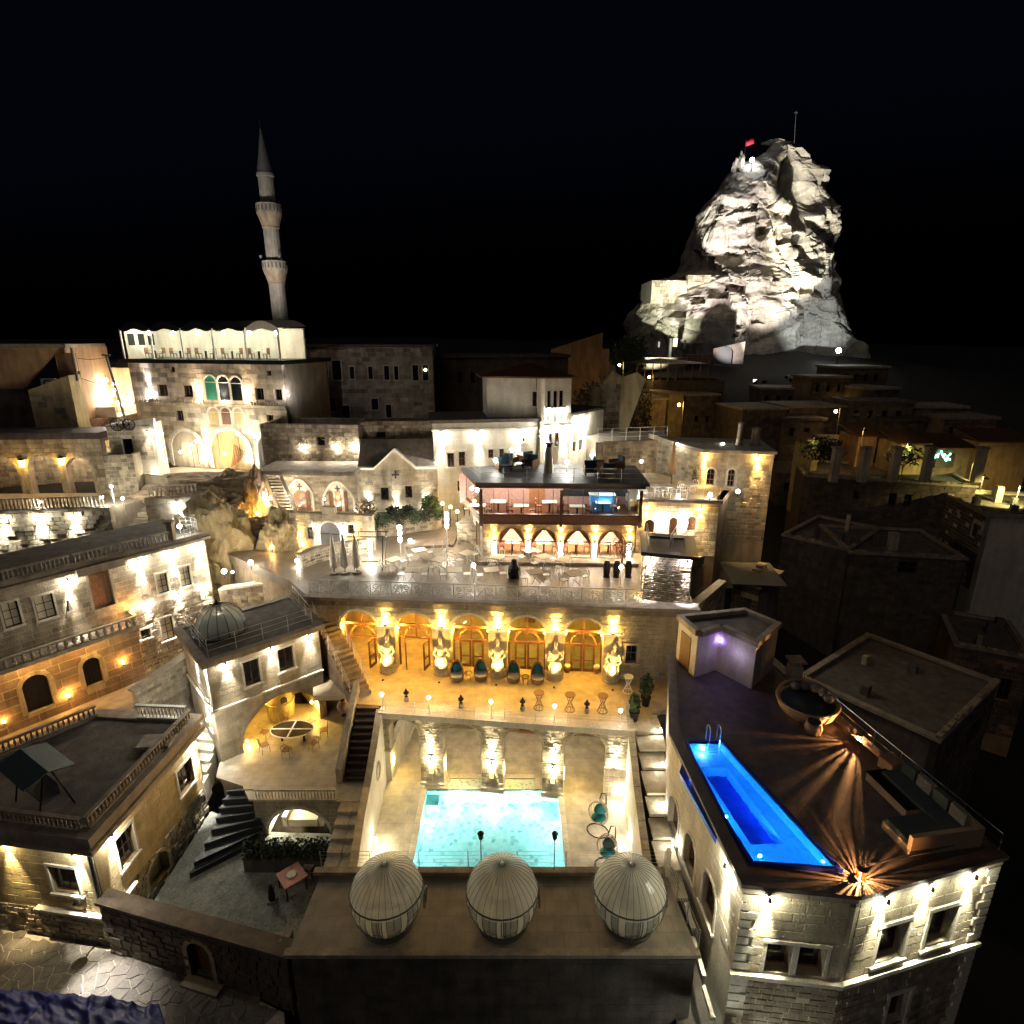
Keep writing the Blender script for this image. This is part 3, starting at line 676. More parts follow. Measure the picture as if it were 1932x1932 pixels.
# ---- stone planters of five amphora pots along the pool edge, bollard lamps, wires
rail = thing('wire_railing', 'thin wire railing along the lower terrace edge above the pool', 'railing', FA.pt(FA.L/2, HT+.3))
for i, x in enumerate([D8(375,745)[0], D8(660,745)[0], D8(1042,760)[0], D8(1432,785)[0], D8(1835,800)[0]]):
    u = FA.uvx(x, HT+.3); globe_post(FA.pt(u, HT+.36, .0), .95, 'white globe lamp on a slim post at the lower terrace edge over the pool', 'globe lamps over the pool', 20, (1,.93,.80), .085)
m = MB()
for k in range(4): m.tube([FA.pt(.1, HT+.45+k*.16, .02), FA.pt(FA.L, HT+.45+k*.16, .02)], .006, 4)
m.build('wire', STEEL, rail)
for k in range(9): u = .2+k*(FA.L-.4)/8; m = MB(); m.tube([FA.pt(u, HT+.36, .02), FA.pt(u, HT+1.0, .02)], .014, 5); m.build('post', STEEL, rail)
for i, (x, y) in enumerate([(520,700),(857,740),(1236,755),(1632,770)]):
    p = PZ(D8(x, y), TZ); t = thing('bronze_brazier', 'dark bronze fire bowl on a stone foot at the terrace edge', 'brazier', p, 'bronze fire bowls on the terrace edge')
    MB().lathe([(0,0),(.13,0),(.13,.2),(.10,.24),(.10,.3),(0,.3)], p, 10).build('foot', COPING, t)
    MB().lathe([(0,.3),(.10,.3),(.05,.36),(.05,.42),(.15,.5),(.16,.56),(.1,.6),(.05,.72),(0,.82)], p, 12).build('bowl', IRON, t)
# ================================================================ egg-pod plaza, stairs, right-hand roof-pool building
plaza_poly = [(-7.6, 14.9), (6.3, 14.85), (6.0, 18.0), (-7.4, 18.05)]
slab('pod_plaza', plaza_poly, -.2, 0.0, PLAZA); m = MB(); m.prism([(-7.55, 14.95), (6.25, 14.9), (5.97, 17.95), (-7.35, 18.0)], -10, -.201); pwl = struct(m.build('plaza_wall', DKSTONE)); put_blocks(courses(Fr((-7.55,14.95),(6.25,14.9),-9), 0, 13.8, 2, 8.7, (), .38, .8, RND, proud=(.002,.014), gap=.006), pwl, DKSTONE)
m = MB(); m.box(-7.7, 6.3, 17.86, 18.12, .004, .16); m.box(-7.7, 6.35, 14.72, 14.98, -.05, .1); struct(m.build('plaza_kerb', COPING))
def egg_prof(n=22):
    P = [(.62,0),(.80,.12),(1.02,.42),(1.19,.78),(1.27,1.15),(1.25,1.45),(1.14,1.78),(.94,2.08),(.66,2.32),(.34,2.47),(.06,2.53)]
    return P
def egg_at(prof, z):
    for (r0, z0), (r1, z1) in zip(prof, prof[1:]):
        if z0 <= z <= z1: return r0+(r1-r0)*(z-z0)/(z1-z0)
    return .05
def pod(c, label, look, rz):
    t = thing('egg_pod', label, 'pod', c); c = Vector(c); pr = egg_prof(); NR = 32
    MB().lathe([(0,.004),(.9,.004),(.9,.05),(.64,.06),(0,.06)], c, 24).build('base_ring', LEADG, t)
    # pleated upper cap
    up = [(r, z) for r, z in pr if z >= 1.45]; m = MB(); o = 0
    for k in range(NR*2):
        w = rz+math.pi*k/NR
        for r, z in up: rr = r*(1.003 if k % 2 else .997)+.01; m.v.append(c+Vector((rr*math.cos(w), rr*math.sin(w), z)))
    L = len(up)
    for k in range(NR*2):
        j = (k+1) % (NR*2)
        for i in range(L-1): m.f.append((k*L+i, j*L+i, j*L+i+1, k*L+i+1))
    m.build('cap_shell', PODS, t, smooth=False)
    for k in range(NR): w = rz+2*math.pi*k/NR; MB().tube([c+Vector(((r+.012)*math.cos(w), (r+.012)*math.sin(w), z)) for r, z in up], .008, 4, cap=False).build('cap_rib', PRIB, t)
    for k in range(NR):   # glazing staves between the ribs below the ring
        w0, w1 = rz+2*math.pi*k/NR, rz+2*math.pi*(k+1)/NR; g = MB(); lo = [(r, z) for r, z in pr if z <= 1.46]; n = len(lo)
        for w in (w0+.012, w1-.012):
            for r, z in lo: g.v.append(c+Vector((r*.99*math.cos(w), r*.99*math.sin(w), z+.02)))
        for i in range(n-1): g.f.append((i, n+i, n+i+1, i+1))
        g.build('stave', PODF if (k*7+look*5) % 11 > 3 else PODS, t, smooth=True)
        r_ = MB(); r_.tube([c+Vector((r*math.cos(w0), r*math.sin(w0), z)) for r, z in pr if z <= 1.46], .011, 4); r_.build('rib', PRIB, t)
    m = MB(); r = egg_at(pr, 1.46)+.02; m.tube([c+Vector((r*math.cos(a*.2618), r*math.sin(a*.2618), 1.46-.10*math.sin(a*.2618))) for a in range(24)], .028, 6, closed=True); m.build('ring_band', PRIB, t)
    MB().ball(c+Vector((0,0,2.56)), .07, 10, 6).build('finial', STEEL, t, smooth=True)
    m = MB()
    for s in (-.075, .075):
        m.tube([c+Vector((r*1.01*math.cos(-math.pi/2+.05*look+s/max(r,.3)), r*1.01*math.sin(-math.pi/2+.05*look+s/max(r,.3)), z)) for r, z in pr if z <= 1.46], .02, 5)
    m.build('door_posts', LEADG, t)
    MB().lathe([(0,.062),(.58,.062),(.72,.2),(.78,.42),(.62,.47),(0,.48)], c, 18).build('round_bed', GREYF, t, smooth=True)
    for q, a in enumerate((.7+look, 2.2+look, 3.6)):
        MB().ball(c+Vector((.45*math.cos(a), .45*math.sin(a), .55)), .2, 8, 6, (1, .8, .5)).build('pillow', WHITEF, t, smooth=True)
    w = .15; m = MB(); cc = c+Vector((1.28*math.cos(w), 1.28*math.sin(w), .85)); m.tube([cc+Vector((.05, .33*math.cos(a*.5236), .33*math.sin(a*.5236))) for a in range(12)], .025, 5, closed=True)
    m.tube([cc+Vector((.05, -.33, 0)), cc+Vector((.05, .33, 0))], .012, 4); m.tube([cc+Vector((.05, 0, -.33)), cc+Vector((.05, 0, .33))], .012, 4); m.build('porthole_ring', LEADG, t)
    return t
PODCAP = stone('pod_cap_fabric', (.42, .42, .39), (.34, .34, .31), scale=2, bump=.15, rough=.75, island=0, streak=.15)
podx = [C3(575, 1600)[0], C3(1122, 1600)[0], C3(1725, 1600)[0]]
for i, x in enumerate(podx):
    X = (x-966)/FPX*(16.05*cP+18.8*sP)
    pod((X, 16.05, 0), ['pale ribbed egg-shaped pod at the hedge end of the plaza', 'pale ribbed egg-shaped pod between the two others', 'pale ribbed egg-shaped pod beside the stair corridor'][i], i, .05*i)
# railing behind pods with lantern posts
r1 = thing('plaza_railing', 'slim wire railing behind the egg pods over the pool court', 'railing', (-.7, 18.0, .16))
for k in range(8):
    x = -7.4+k*1.9; m = MB(); m.tube([(x, 18.0, .16), (x, 18.0, 1.06)], .016, 5); m.build('post', STEEL, r1)
m = MB()
for k in range(5): m.tube([(-7.4, 18.0, .32+k*.18), (5.9, 18.0, .32+k*.18)], .007, 4)
m.build('wire', STEEL, r1)
r2 = thing('plaza_side_railing', 'metal railing running down the stair side of the pod plaza', 'railing', (6.2, 16.4, .1))
for k in range(4):
    p = Vector((6.05+.08*k, 17.9-1.0*k, .02)); MB().tube([p, p+Vector((0,0,1.0))], .025, 5).build('post', STEEL, r2)
m = MB()
for k in range(4): m.tube([(6.05, 17.9, .3+k*.22), (6.29, 14.9, .3+k*.22)], .01, 4)
m.build('wire', STEEL, r2)
MB().box(5.93, 6.08, 17.8, 17.98, 0.004, 1.25).build('end_post', PALE, r2)
for (x, y) in ((1022, 1440), (1370, 1455)):
    p = PZ(C3(x, y), .16); p.y = 18.0; t = thing('lantern_post', 'unlit black lantern on a thin post behind the egg pods', 'lantern', p, 'lantern posts behind the egg pods')
    MB().tube([p, p+Vector((0,0,1.45))], .02, 6).build('post', IRON, t)
    MB().lathe([(0,1.45),(.05,1.45),(.09,1.52),(.11,1.72),(.14,1.74),(.05,1.84),(0,1.88)], p, 8).build('lantern_head', IRON, t)

# ---- walls of the pool court
lw = thing('pool_court_wall', 'pale stepped wall on the patio side of the pool court', 'wall', (-6.8, 22, PD))
m = MB(); pts = [(-6.92, 27.0, TZ), (-6.84, 25.2, .3), (-6.75, 23.0, -.45), (-6.6, 21.2, -.5), (-6.2, 18.1, -.5)]
for (x0,y0,z0), (x1,y1,z1) in zip(pts, pts[1:]): m.hexa([(x0-.26,y0,PD),(x0,y0,PD),(x1,y1,PD),(x1-.26,y1,PD),(x0-.26,y0,z0),(x0,y0,z0),(x1,y1,z1),(x1-.26,y1,z1)])
m.build('wall_body', PALE, lw)
m = MB()
for (x0,y0,z0), (x1,y1,z1) in zip(pts, pts[1:]): m.hexa([(x0-.3,y0,z0+.004),(x0+.04,y0,z0+.004),(x1+.04,y1,z1+.004),(x1-.3,y1,z1+.004),(x0-.3,y0,z0+.08),(x0+.04,y0,z0+.08),(x1+.04,y1,z1+.08),(x1-.3,y1,z1+.08)])
m.build('coping', CREAM, lw)
MB().tube([Vector((-6.83, 25.0, -1.15+.0))+Vector((0, .42*math.cos(a*.4488), .42*math.sin(a*.4488))) for a in range(14)], .07, 6, closed=True).build('round_window', CREAM, lw)
FL = Fr((-6.75, 23.0), (-6.2, 18.1), PD)
rw = thing('stair_parapet', 'cream stone parapet between the pool court and the side stairs', 'wall', (5.7, 22.5, PD))
rp = [(6.1, 27.2, TZ+.35), (5.85, 24.6, .75), (5.62, 22.2, .25), (5.4, 19.6, -.1), (5.28, 18.13, -.2)]
m = MB()
for (x0,y0,z0), (x1,y1,z1) in zip(rp, rp[1:]): m.hexa([(x0,y0,PD-.5),(x0+.2,y0,PD-.5),(x1+.2,y1,PD-.5),(x1,y1,PD-.5),(x0,y0,z0),(x0+.2,y0,z0),(x1+.2,y1,z1),(x1,y1,z1)])
m.build('wall_body', PALE, rw)
for (x0,y0,z0), (x1,y1,z1) in zip(rp, rp[1:]):
    k = 3
    for j in range(k):
        a, b = Vector((x0,y0,z0)).lerp(Vector((x1,y1,z1)), j/k+.01), Vector((x0,y0,z0)).lerp(Vector((x1,y1,z1)), (j+1)/k-.01)
        MB().hexa([a+Vector((-.06,0,.004)), a+Vector((.26,0,.004)), b+Vector((.26,0,.004)), b+Vector((-.06,0,.004)), a+Vector((-.06,0,.1)), a+Vector((.26,0,.1)), b+Vector((.26,0,.1)), b+Vector((-.06,0,.1))]).build('coping_stone', CREAM, rw)
for i, y in enumerate((20.2, 22.6, 25.4)):
    x = 5.36+.1*(y-19)/1.1*.85; t = thing('strip_light', 'white light at the foot of the stair parapet beside the hanging chairs', 'lamp', (x-.06, y, PD+.6), 'lights along the stair parapet')
    MB().box(x-.1, x-.05, y-.05, y+.05, PD+.55, PD+.75).build('housing', BULBW, t); lightd('glow', 'POINT', (x-.22, y, PD+.75), 7, WARMW, t, .05)
for i, (x, y) in enumerate(((-6.45, 22.4), (-6.25, 20.0), (-6.0, 18.5))):
    t = thing('strip_light', 'pale yellow light low on the pool court wall towards the patio', 'lamp', (x, y, PD+.5), 'lights along the pool court wall')
    MB().box(x-.05, x, y-.05, y+.05, PD+.5, PD+.72).build('housing', BULBW, t); lightd('glow', 'POINT', (x+.12, y, PD+.75), 8, (1,.9,.55), t, .05)
# side stairs
st = thing('side_stairs', 'long flight of pale slab steps between pool court and roof-pool building', 'stairs', (6.2, 22, -.5))
y = 26.6; z = TZ-.02; k = 0
while y > 9.5:
    dep = 1.0 if k % 3 else 1.35
    x0 = 5.5+(y-18)*.065 if y > 18 else 6.3+(18-y)*.012; x1 = 6.72+max(0, y-21)*.22 if y > 14 else 7.1
    if y > 24.5: x1 = 7.6
    m = MB(); m.hexa([(x0+.25, y-dep, z-.14), (x1, y-dep, z-.14), (x1, y+.05, z-.14), (x0+.25, y+.05, z-.14), (x0+.25, y-dep, z), (x1, y-dep, z), (x1, y+.05, z), (x0+.25, y+.05, z)]); m.build('step', CREAM if y > 17.5 else PALE, st)
    y -= dep+.03; z -= .21 if y > 17 else .42; k += 1
m = MB(); m.hexa([(5.6, 9, -5.2), (7.0, 9, -5.2), (8.2, 27, .6), (6.2, 27, .6), (5.6, 9, -5.0), (7.0, 9, -5.0), (8.2, 27, .75), (6.2, 27, .75)]); m.build('stair_bed', DKSTONE, st)
for y, z in ((25.2, .9), (23.2, .5), (21.2, 0.05), (19.4, -.2), (12.6, -2.4), (11.2, -3)):
    x = 6.62+max(0, y-21)*.2 if y > 15 else 7.0; t = thing('step_light', 'small recessed light beside the pale slab steps', 'lamp', (x, y, z+.25), 'recessed lights along the side stairs')
    MB().box(x, x+.03, y-.08, y+.08, z+.18, z+.28).build('lens', BULBW, t); lightd('glow', 'POINT', (x-.12, y, z+.3), 1.4 if y > 15 else 9, (.95,1,.9), t, .05)

# ---- roof-pool building
RZ = 4.0
A0, A1, A2, A3, A4, A5, A6 = (8.35, 27.6), (6.78, 21.2), (7.15, 14.1), (10.45, 13.72), (15.85, 15.1), (14.7, 20.4), (13.4, 28.2)
rb = thing('roof_pool_house', 'cream stone corner house with glowing blue plunge pool on its dark roof', 'building', (11, 20, -9))
ph = 8.0
F1, F2, F3, F4, F5 = Fr(A0, A1, -9), Fr(A1, A2, -9), Fr(A2, A3, -9), Fr(A3, A4, -9), Fr(A4, A5, -9)
HW = RZ-.35+9
def warr(F, lst):
    out = []
    for (xa, ya), (xb, yb) in lst:
        u0, h0 = F.uv((xa, ya)); u1, h1 = F.uv((xb, yb)); out.append((min(u0,u1), max(u0,u1), min(h0,h1), max(h0,h1)))
    return out
# left wall: three arched recess windows above the stairs
lwin = []
for (x0, x1, yt, yb) in ((232, 280, 925, 1100), (300, 355, 1090, 1275), (375, 445, 1265, 1480)):
    u0, u1 = F2.uv(C4(x0, (yt+yb)/2))[0], F2.uv(C4(x1, (yt+yb)/2))[0]; hb = F2.uv(C4((x0+x1)/2, yb))[1]; ht = F2.uv(C4((x0+x1)/2, yt))[1]; lwin.append((u0, u1, hb, ht))
hl = [window(rb, F2, a, b, h0, h1, 2, 2, WOODL, DGLASS, .2, PALE, True, 'round', sw=.12) for a, b, h0, h1 in lwin]
mb = MB(); wallmesh(mb, F1, rect(0, F1.L, 0, HW), (), .4); wallmesh(mb, F2, rect(0, F2.L, 0, HW), hl, .4); mb.build('stair_side_wall', PALE, rb)
put_blocks(courses(F2, 0, F2.L, 9.5, HW, hl, .33, .7, RND, proud=(.004, .012)), rb, PALE)
# front wall (two recessed windows) and street wall (two large windows and one below)
w3 = [(F3.uv(C4(652,1640))[0], F3.uv(C4(780,1640))[0]), (F3.uv(C4(795,1650))[0], F3.uv(C4(932,1650))[0])]
hb3 = F3.uv(C4(720,1705))[1]; ht3 = F3.uv(C4(740,1575))[1]
h3 = [window(rb, F3, a+.04, b-.04, hb3, ht3, 1, 1, WOODL, DGLASS, .32, PALE, False, sw=.1) for a, b in w3]
w4 = []
for q in (((1150,1500),(1285,1640)), ((1370,1430),(1500,1570)), ((1190,1800),(1290,1935))):
    cxp, cyp = (q[0][0]+q[1][0])/2, (q[0][1]+q[1][1])/2
    u, h = F4.uv(C4(cxp, cyp)); w4.append((u-.55, u+.55, h-.8, h+.8) if q[1][1] < 1900 else (u-.42, u+.42, h-.75, h+.8))
h4 = [window(rb, F4, *w, 1, 1, WOOD, DGLASS, .3, PALE, True, sw=.12) for w in w4]
mb = MB(); wallmesh(mb, F3, rect(0, F3.L, 0, HW), h3, .4); mb.build('corner_wall', CREAM, rb)
mb = MB(); wallmesh(mb, F4, rect(0, F4.L, 0, HW), h4, .4); mb.build('street_wall', CREAM, rb)
mb = MB(); wallmesh(mb, F5, rect(0, F5.L, 0, HW), (), .4); F6 = Fr(A5, A6, -9); wallmesh(mb, F6, rect(0, F6.L, 0, HW), (), .4); F7 = Fr(A6, A0, -9); wallmesh(mb, F7, rect(0, F7.L, 0, HW), (), .4); mb.build('rear_walls', CREAM, rb)
hb = F3.uv(C4(700,1715))[1]      # string course
for F in (F3, F4):
    m = MB(); m.box(-.08 if F is F3 else 0, F.L+.06, -.14, .02, hb-.16, hb, F); m.build('string_course', PALE, rb)
bl3 = courses(F3, .5, F3.L-.15, hb+.02, HW-.1, h3, .36, .85, RND, proud=(.004,.01)) + courses(F4, .15, F4.L-.5, hb+.02, HW-.1, h4, .36, .85, RND, proud=(.004,.01))
put_blocks(bl3, rb, CREAM, name='ashlar_block', limit=120)
lo = courses(F3, .5, F3.L, 2.0, hb-.18, (), .25, .42, RND, proud=(.005,.05), skip=.03) + courses(F4, 0, F4.L-.5, 2.0, hb-.18, h4, .25, .42, RND, proud=(.005,.05), skip=.03)
put_blocks(lo, rb, ROUGHB, name='rubble_block', limit=300)
for F, at in ((F3, 0), (F4, 1)):     # quoins
    h = 2.1; k = 0
    while h < HW-.3:
        L = .52 if k % 2 else .34; u0, u1 = (-.03, L) if at == 0 else (F.L-L, F.L+.03)
        if not (hb-.4 < h < hb+.02):
            m = MB(); m.box(u0, u1, -.055, .02, h+.02, h+.30, F); m.build('quoin', PALE, rb)
        h += .36 if k % 2 else .34; k += 1
# cornice, roof slab with pool cut out
zr = RZ-.35
pool2 = [PZ(C4(*p), RZ-.12) for p in ((318,690),(345,760),(497,1050),(605,1222),(975,1248),(468,690))]
pp = [(p.x, p.y) for p in pool2]
outl = [A0, A1, A2, A3, A4, A5, A6]
slab('roof_slab', outl, zr-.25, zr+.2, DKROOF, [grow(pp, .03)], parent=rb)
def offset_edge(mb, pts, w0, w1, z0, z1, closed=True):
    n = len(pts); off = []
    cxm = sum(p[0] for p in pts)/n; cym = sum(p[1] for p in pts)/n
    def inset(i, w):
        a, b, c = Vector(pts[i-1]), Vector(pts[i]), Vector(pts[(i+1) % n]); d0 = (b-a).normalized(); d1 = (c-b).normalized()
        n0 = Vector((-d0.y, d0.x)); n1 = Vector((-d1.y, d1.x))
        if n0.dot(Vector((cxm, cym))-a) < 0: n0 = -n0
        if n1.dot(Vector((cxm, cym))-b) < 0: n1 = -n1
        bi = (n0+n1); bi = bi/max(.5, bi.length_squared)*2; return b+bi*w
    A = [inset(i, w0) for i in range(n)]; B = [inset(i, w1) for i in range(n)]
    for i in range(n if closed else n-1):
        j = (i+1) % n
        mb.hexa([(*A[i], z0), (*A[j], z0), (*B[j], z0), (*B[i], z0), (*A[i], z1), (*A[j], z1), (*B[j], z1), (*B[i], z1)])
    return mb
offset_edge(MB(), outl, -.14, .30, zr+.204, RZ).build('parapet_coping', DKROOF, rb)
offset_edge(MB(), outl, -.06, .05, zr-.05, zr+.2).build('cornice', COPING, rb)
# blue plunge pool
BLUEW = mosaic('plunge_pool_blue', (.05,.36,.72), (.08,.45,.80), (.10,.50,.84), 7); BLUED = mosaic('plunge_pool_floor', (.015,.04,.46), (.02,.05,.56), (.025,.07,.60), 7)
bp_ = thing('plunge_pool', 'narrow glowing blue plunge pool let into the dark roof', 'pool', (pool2[0].x, 20, RZ-1.6))
zt, zf = RZ-.02, RZ-1.5; n = len(pp); m = MB()
ctr = Vector((sum(p[0] for p in pp)/n, sum(p[1] for p in pp)/n))
for i in range(n):
    a, b = pp[i], pp[(i+1) % n]; m.add([(a[0],a[1],zt),(b[0],b[1],zt),(b[0],b[1],zf),(a[0],a[1],zf)], [(0,1,2,3),(3,2,1,0)][:1])
m.build('basin_wall', BLUEW, bp_)
m = MB(); m.add([(x,y,zf) for x,y in pp], [tuple(t) for t in tessellate_polygon([[Vector((x,y,0)) for x,y in pp]])]); m.build('basin_floor', BLUED, bp_)
inn = [(Vector(p)-ctr) for p in pp]
deep = [PZ(C4(*p), RZ-.9) for p in ((372,835),(485,835),(735,1170),(590,1178))]
dp = [(p.x, p.y) for p in deep]
slab('bench_ledge', pp, zf+.01, RZ-.75, BLUEW, [dp], parent=bp_)
zw = RZ-.14; m = MB(); m.add([(x,y,zw) for x,y in pp], [tuple(t) for t in tessellate_polygon([[Vector((x,y,0)) for x,y in pp]])])
for i, f in enumerate(m.f):
    a, b, c = [m.v[k] for k in f]
    if (b-a).cross(c-a).z < 0: m.f[i] = (f[0], f[2], f[1])
m.build('water', water('plunge_water', (.75, .92, 1.0), 3.2, .4), bp_)
offset_edge(MB(), pp, -.10, .0, zr+.205, RZ+.006).build('rim', plain('blue_tile_rim', (.02, .03, .35), .3, var=.1), bp_)
for (x, y), pw in ((C4(375,715), 55), (C4(640,1215), 26), (C4(930,1235), 20), (C4(480,1035), 20), (C4(735,955), 30)):  # only the far-end lamp is seen; the weaker ones are added fill
    p = PZ((x, y), RZ-.45); t = thing('plunge_pool_lamp', 'blue underwater lamp of the roof plunge pool, added except at the far end', 'lamp', p, 'lamps of the roof plunge pool')
    q = p+(Vector((ctr.x, ctr.y, p.z))-p).normalized()*.12
    MB().ball(q, .07 if pw > 50 else .03, 10, 6).build('lens', BULBC if pw > 50 else emit('bulb_blue_%d' % pw, (.1,.35,1), .5), t); lightd('glow', 'POINT', q, pw*5, (.10, .45, 1.0), t, .075 if pw > 50 else .035)
# spill channel outside the pool on the stair side
sp = [PZ(C4(*p), RZ-.45) for p in ((325,745),(320,830),(450,1090),(440,1130),(278,830),(300,760))]
m = MB(); m.prism([(p.x, p.y) for p in sp], RZ-.5, RZ-.3); m.build('spill_channel', BLUED, bp_)
p = PZ(C4(330,850), RZ-.2); t = thing('plunge_pool_lamp', 'bright blue lamp over the spill channel of the plunge pool', 'lamp', p); MB().ball(p, .05, 8, 6).build('lens', MATS['bulb_blue_26'], t); lightd('glow', 'POINT', p+Vector((0,0,.12)), 14, (.05,.15,1), t, .06)
# ladder
ld = thing('pool_ladder', 'chrome pool ladder at the far end of the plunge pool', 'ladder', PZ(C4(430,685), RZ))
for x in (405, 452):
    p = PZ(C4(x, 690), RZ); m = MB(); m.tube([p+Vector((0,.25,0)), p+Vector((0,.25,.7)), p+Vector((0,.15,.8)), p+Vector((0,-.05,.8)), p+Vector((0,-.14,.7)), p+Vector((0,-.14,-.9))], .022, 6); m.build('rail', STEEL, ld)
a, b = PZ(C4(405,690), RZ), PZ(C4(452,690), RZ)
for k in range(3): MB().tube([a+Vector((0,-.14,-.1-.25*k)), b+Vector((0,-.14,-.1-.25*k))], .025, 6).build('rung', STEEL, ld)
# stair house on the roof
shp = [(8.55, 27.3), (9.0, 25.6), (10.3, 26.3), (11.45, 24.6), (13.3, 26.5), (12.2, 28.1)]
sh = thing('stair_house', 'L-shaped plastered stair head on the dark roof by the plunge pool', 'hut', (10.8, 26.6, RZ-.1))
m = MB(); m.prism(shp, zr+.21, 6.15); m.build('wall', PALE, sh)
offset_edge(MB(), shp, -.1, .18, 6.152, 6.42).build('parapet', COPING, sh)
m = MB(); m.prism([Vector(p).lerp(Vector((10.9,26.6)), .05)[:] for p in shp], 6.151, 6.2); m.build('flat_roof', ROOFG, sh)
FS = Fr((8.55,27.3), (9.0,25.6), zr+.2); m = MB(); m.box(.35, 1.25, -.03, .05, .05, 1.9, FS); m.build('door', WOOD, sh)
# violet lamp added to tint the stair house as the pool light would
t = thing('violet_fill_lamp', 'added violet fill lamp in the inner corner of the stair head', 'lamp', (10.32, 26.1, 5.6)); MB().box(10.27, 10.37, 26.1, 26.18, 5.55, 5.68).build('housing', BULBP, t); lightd('glow', 'POINT', (10.5, 25.0, 5.4), 1.5, (.66,.54,1), t, .08)
ch = thing('roof_chimney', 'short square stone chimney with capped top on the dark roof', 'chimney', PZ(C4(780,430), RZ))
c = WLOC[ch.name]; m = MB(); m.box(c.x-.27, c.x+.27, c.y-.27, c.y+.27, RZ-.1, RZ+1.1); m.build('shaft', CREAM, ch); m = MB()
for dx in (-.22, .1):
    for dy in (-.22, .1): m.box(c.x+dx, c.x+dx+.12, c.y+dy, c.y+dy+.12, RZ+1.1, RZ+1.3)
m.build('vent_posts', CREAM, ch, kind='stuff'); m = MB(); m.box(c.x-.36, c.x+.36, c.y-.36, c.y+.36, RZ+1.302, RZ+1.4); m.build('cap', COPING, ch)
# lamps on the walls
for i, p in enumerate((C4(510,1185), C4(680,1325), C4(1190,1350), C4(1385,1297), C4(1578,1243))):
    F = (F2, F3, F4, F4, F4)[i]; u, h = F.uv(p)
    washer(F, u, min(h, HW-.12), ['downlight on the stair-side wall of the roof-pool house', 'downlight over the paired windows of the roof-pool house', 'downlight beside the first large street window of the roof-pool house', 'downlight between the two large street windows of the roof-pool house', 'downlight on the quoined end of the roof-pool house'][i], None, 'down', 60, (1,.97,.72), 50, .10, d=.17, blend=.6)
# roof floor lamps: slotted cylinders throwing rays
RAYM = plain('lamp_brass', (.35, .2, .08), .4, .7)
def ray_lamp(p, label, pw):
    t = thing('slotted_lamp', label, 'lamp', p); p = Vector(p); N = 38
    for k in range(N):
        w = 2*math.pi*k/N + .04*math.sin(k*5.1); ww = .072+.028*math.sin(k*3.7)
        a, b = w-ww, w+ww*.6; m = MB(); pts = []
        for z in (.0, .34):
            for q in (a, b): pts.append(p+Vector((.12*math.cos(q), .12*math.sin(q), z)))
            for q in (b, a): pts.append(p+Vector((.135*math.cos(q), .135*math.sin(q), z)))
        m.hexa([pts[i] for i in (0,1,2,3,4,5,6,7)]); m.build('slat', RAYM, t)
    MB().lathe([(0,.34),(.15,.34),(.15,.37),(0,.40)], p, 14).build('lid', RAYM, t); MB().lathe([(0,.0),(.15,.0),(.15,.02),(0,.02)], p, 14).build('base', RAYM, t)
    MB().ball(p+Vector((0,0,.21)), .02, 8, 6).build('bulb', BULBY, t); lightd('glow', 'POINT', p+Vector((0,0,.16)), pw, (1, .46, .16), t, .006)
ray_lamp(PZ(C4(1070,680), RZ-.14), 'slotted brass lamp throwing orange rays by the roof sofa', 170)
ray_lamp(PZ(C4(1080,1285), RZ+.003), 'slotted brass lamp throwing orange rays on the roof corner coping', 80)
rl = thing('roof_railing', 'thin steel railing along the street edge of the dark roof', 'railing', (15.3, 18, RZ))
pts = [Vector((15.75, 15.15, RZ)), Vector((14.7, 20.3, RZ)), Vector((13.9, 24.6, RZ))]
for k in range(7):
    q = pts[0].lerp(pts[1], k/4) if k <= 4 else pts[1].lerp(pts[2], (k-4)/2); MB().tube([q, q+Vector((0,0,.75))], .014, 5).build('post', STEEL, rl)
m = MB(); m.tube([q+Vector((0,0,.75)) for q in pts], .016, 5); m.tube([q+Vector((0,0,.4)) for q in pts], .008, 4); m.build('rail', STEEL, rl)
MB().tube([PZ(C4(1085,1235), RZ+.1), PZ(C4(1640,1105), RZ+.1)], .03, 6).build('low_bar', LEADG, rl)
# ================================================================ buildings west of the pool court
BAL = {}
def bal_mesh(h, mat, fat=1.0, n=7):
    k = (round(h, 2), mat.name, fat)
    if k not in BAL:
        m = MB(); m.lathe([(.028*fat,0),(.045*fat,.04*h),(.03*fat,.14*h),(.06*fat,.42*h),(.028*fat,.72*h),(.045*fat,.9*h),(.045*fat,h)], (0,0,0), n)
        me = bpy.data.meshes.new('baluster'); me.from_pydata(m.v, [], m.f); me.materials.append(mat); me.polygons.foreach_set('use_smooth', [True]*len(me.polygons)); BAL[k] = me
    return BAL[k]
def balustrade(label, p0, p1, h=.5, gap=.2, mat=CREAM, fat=1.0, root=None, name='balustrade', rail=.09, posts=True):
    p0, p1 = Vector(p0), Vector(p1); e = p1-p0; L = e.length; ex = Vector((e.x, e.y, 0)).normalized(); nn = Vector((-ex.y, ex.x, 0))
    t = root or thing(name, label, 'balustrade', (p0+p1)/2)
    for z0, z1, w in ((0, .06, rail*1.2), (h-.07, h, rail)):
        MB().hexa([p0+nn*w+Vector((0,0,z0)), p1+nn*w+Vector((0,0,z0)), p1-nn*w+Vector((0,0,z0)), p0-nn*w+Vector((0,0,z0)), p0+nn*w+Vector((0,0,z1)), p1+nn*w+Vector((0,0,z1)), p1-nn*w+Vector((0,0,z1)), p0-nn*w+Vector((0,0,z1))]).build('rail', mat, t)
    k = max(2, int(L/gap)); me = bal_mesh(h-.135, mat, fat)
    for i in range(k):
        q = p0+e*((i+.5)/k)+Vector((0,0,.064)); link('baluster', me, q, t)
    return t
PZT = -1.2
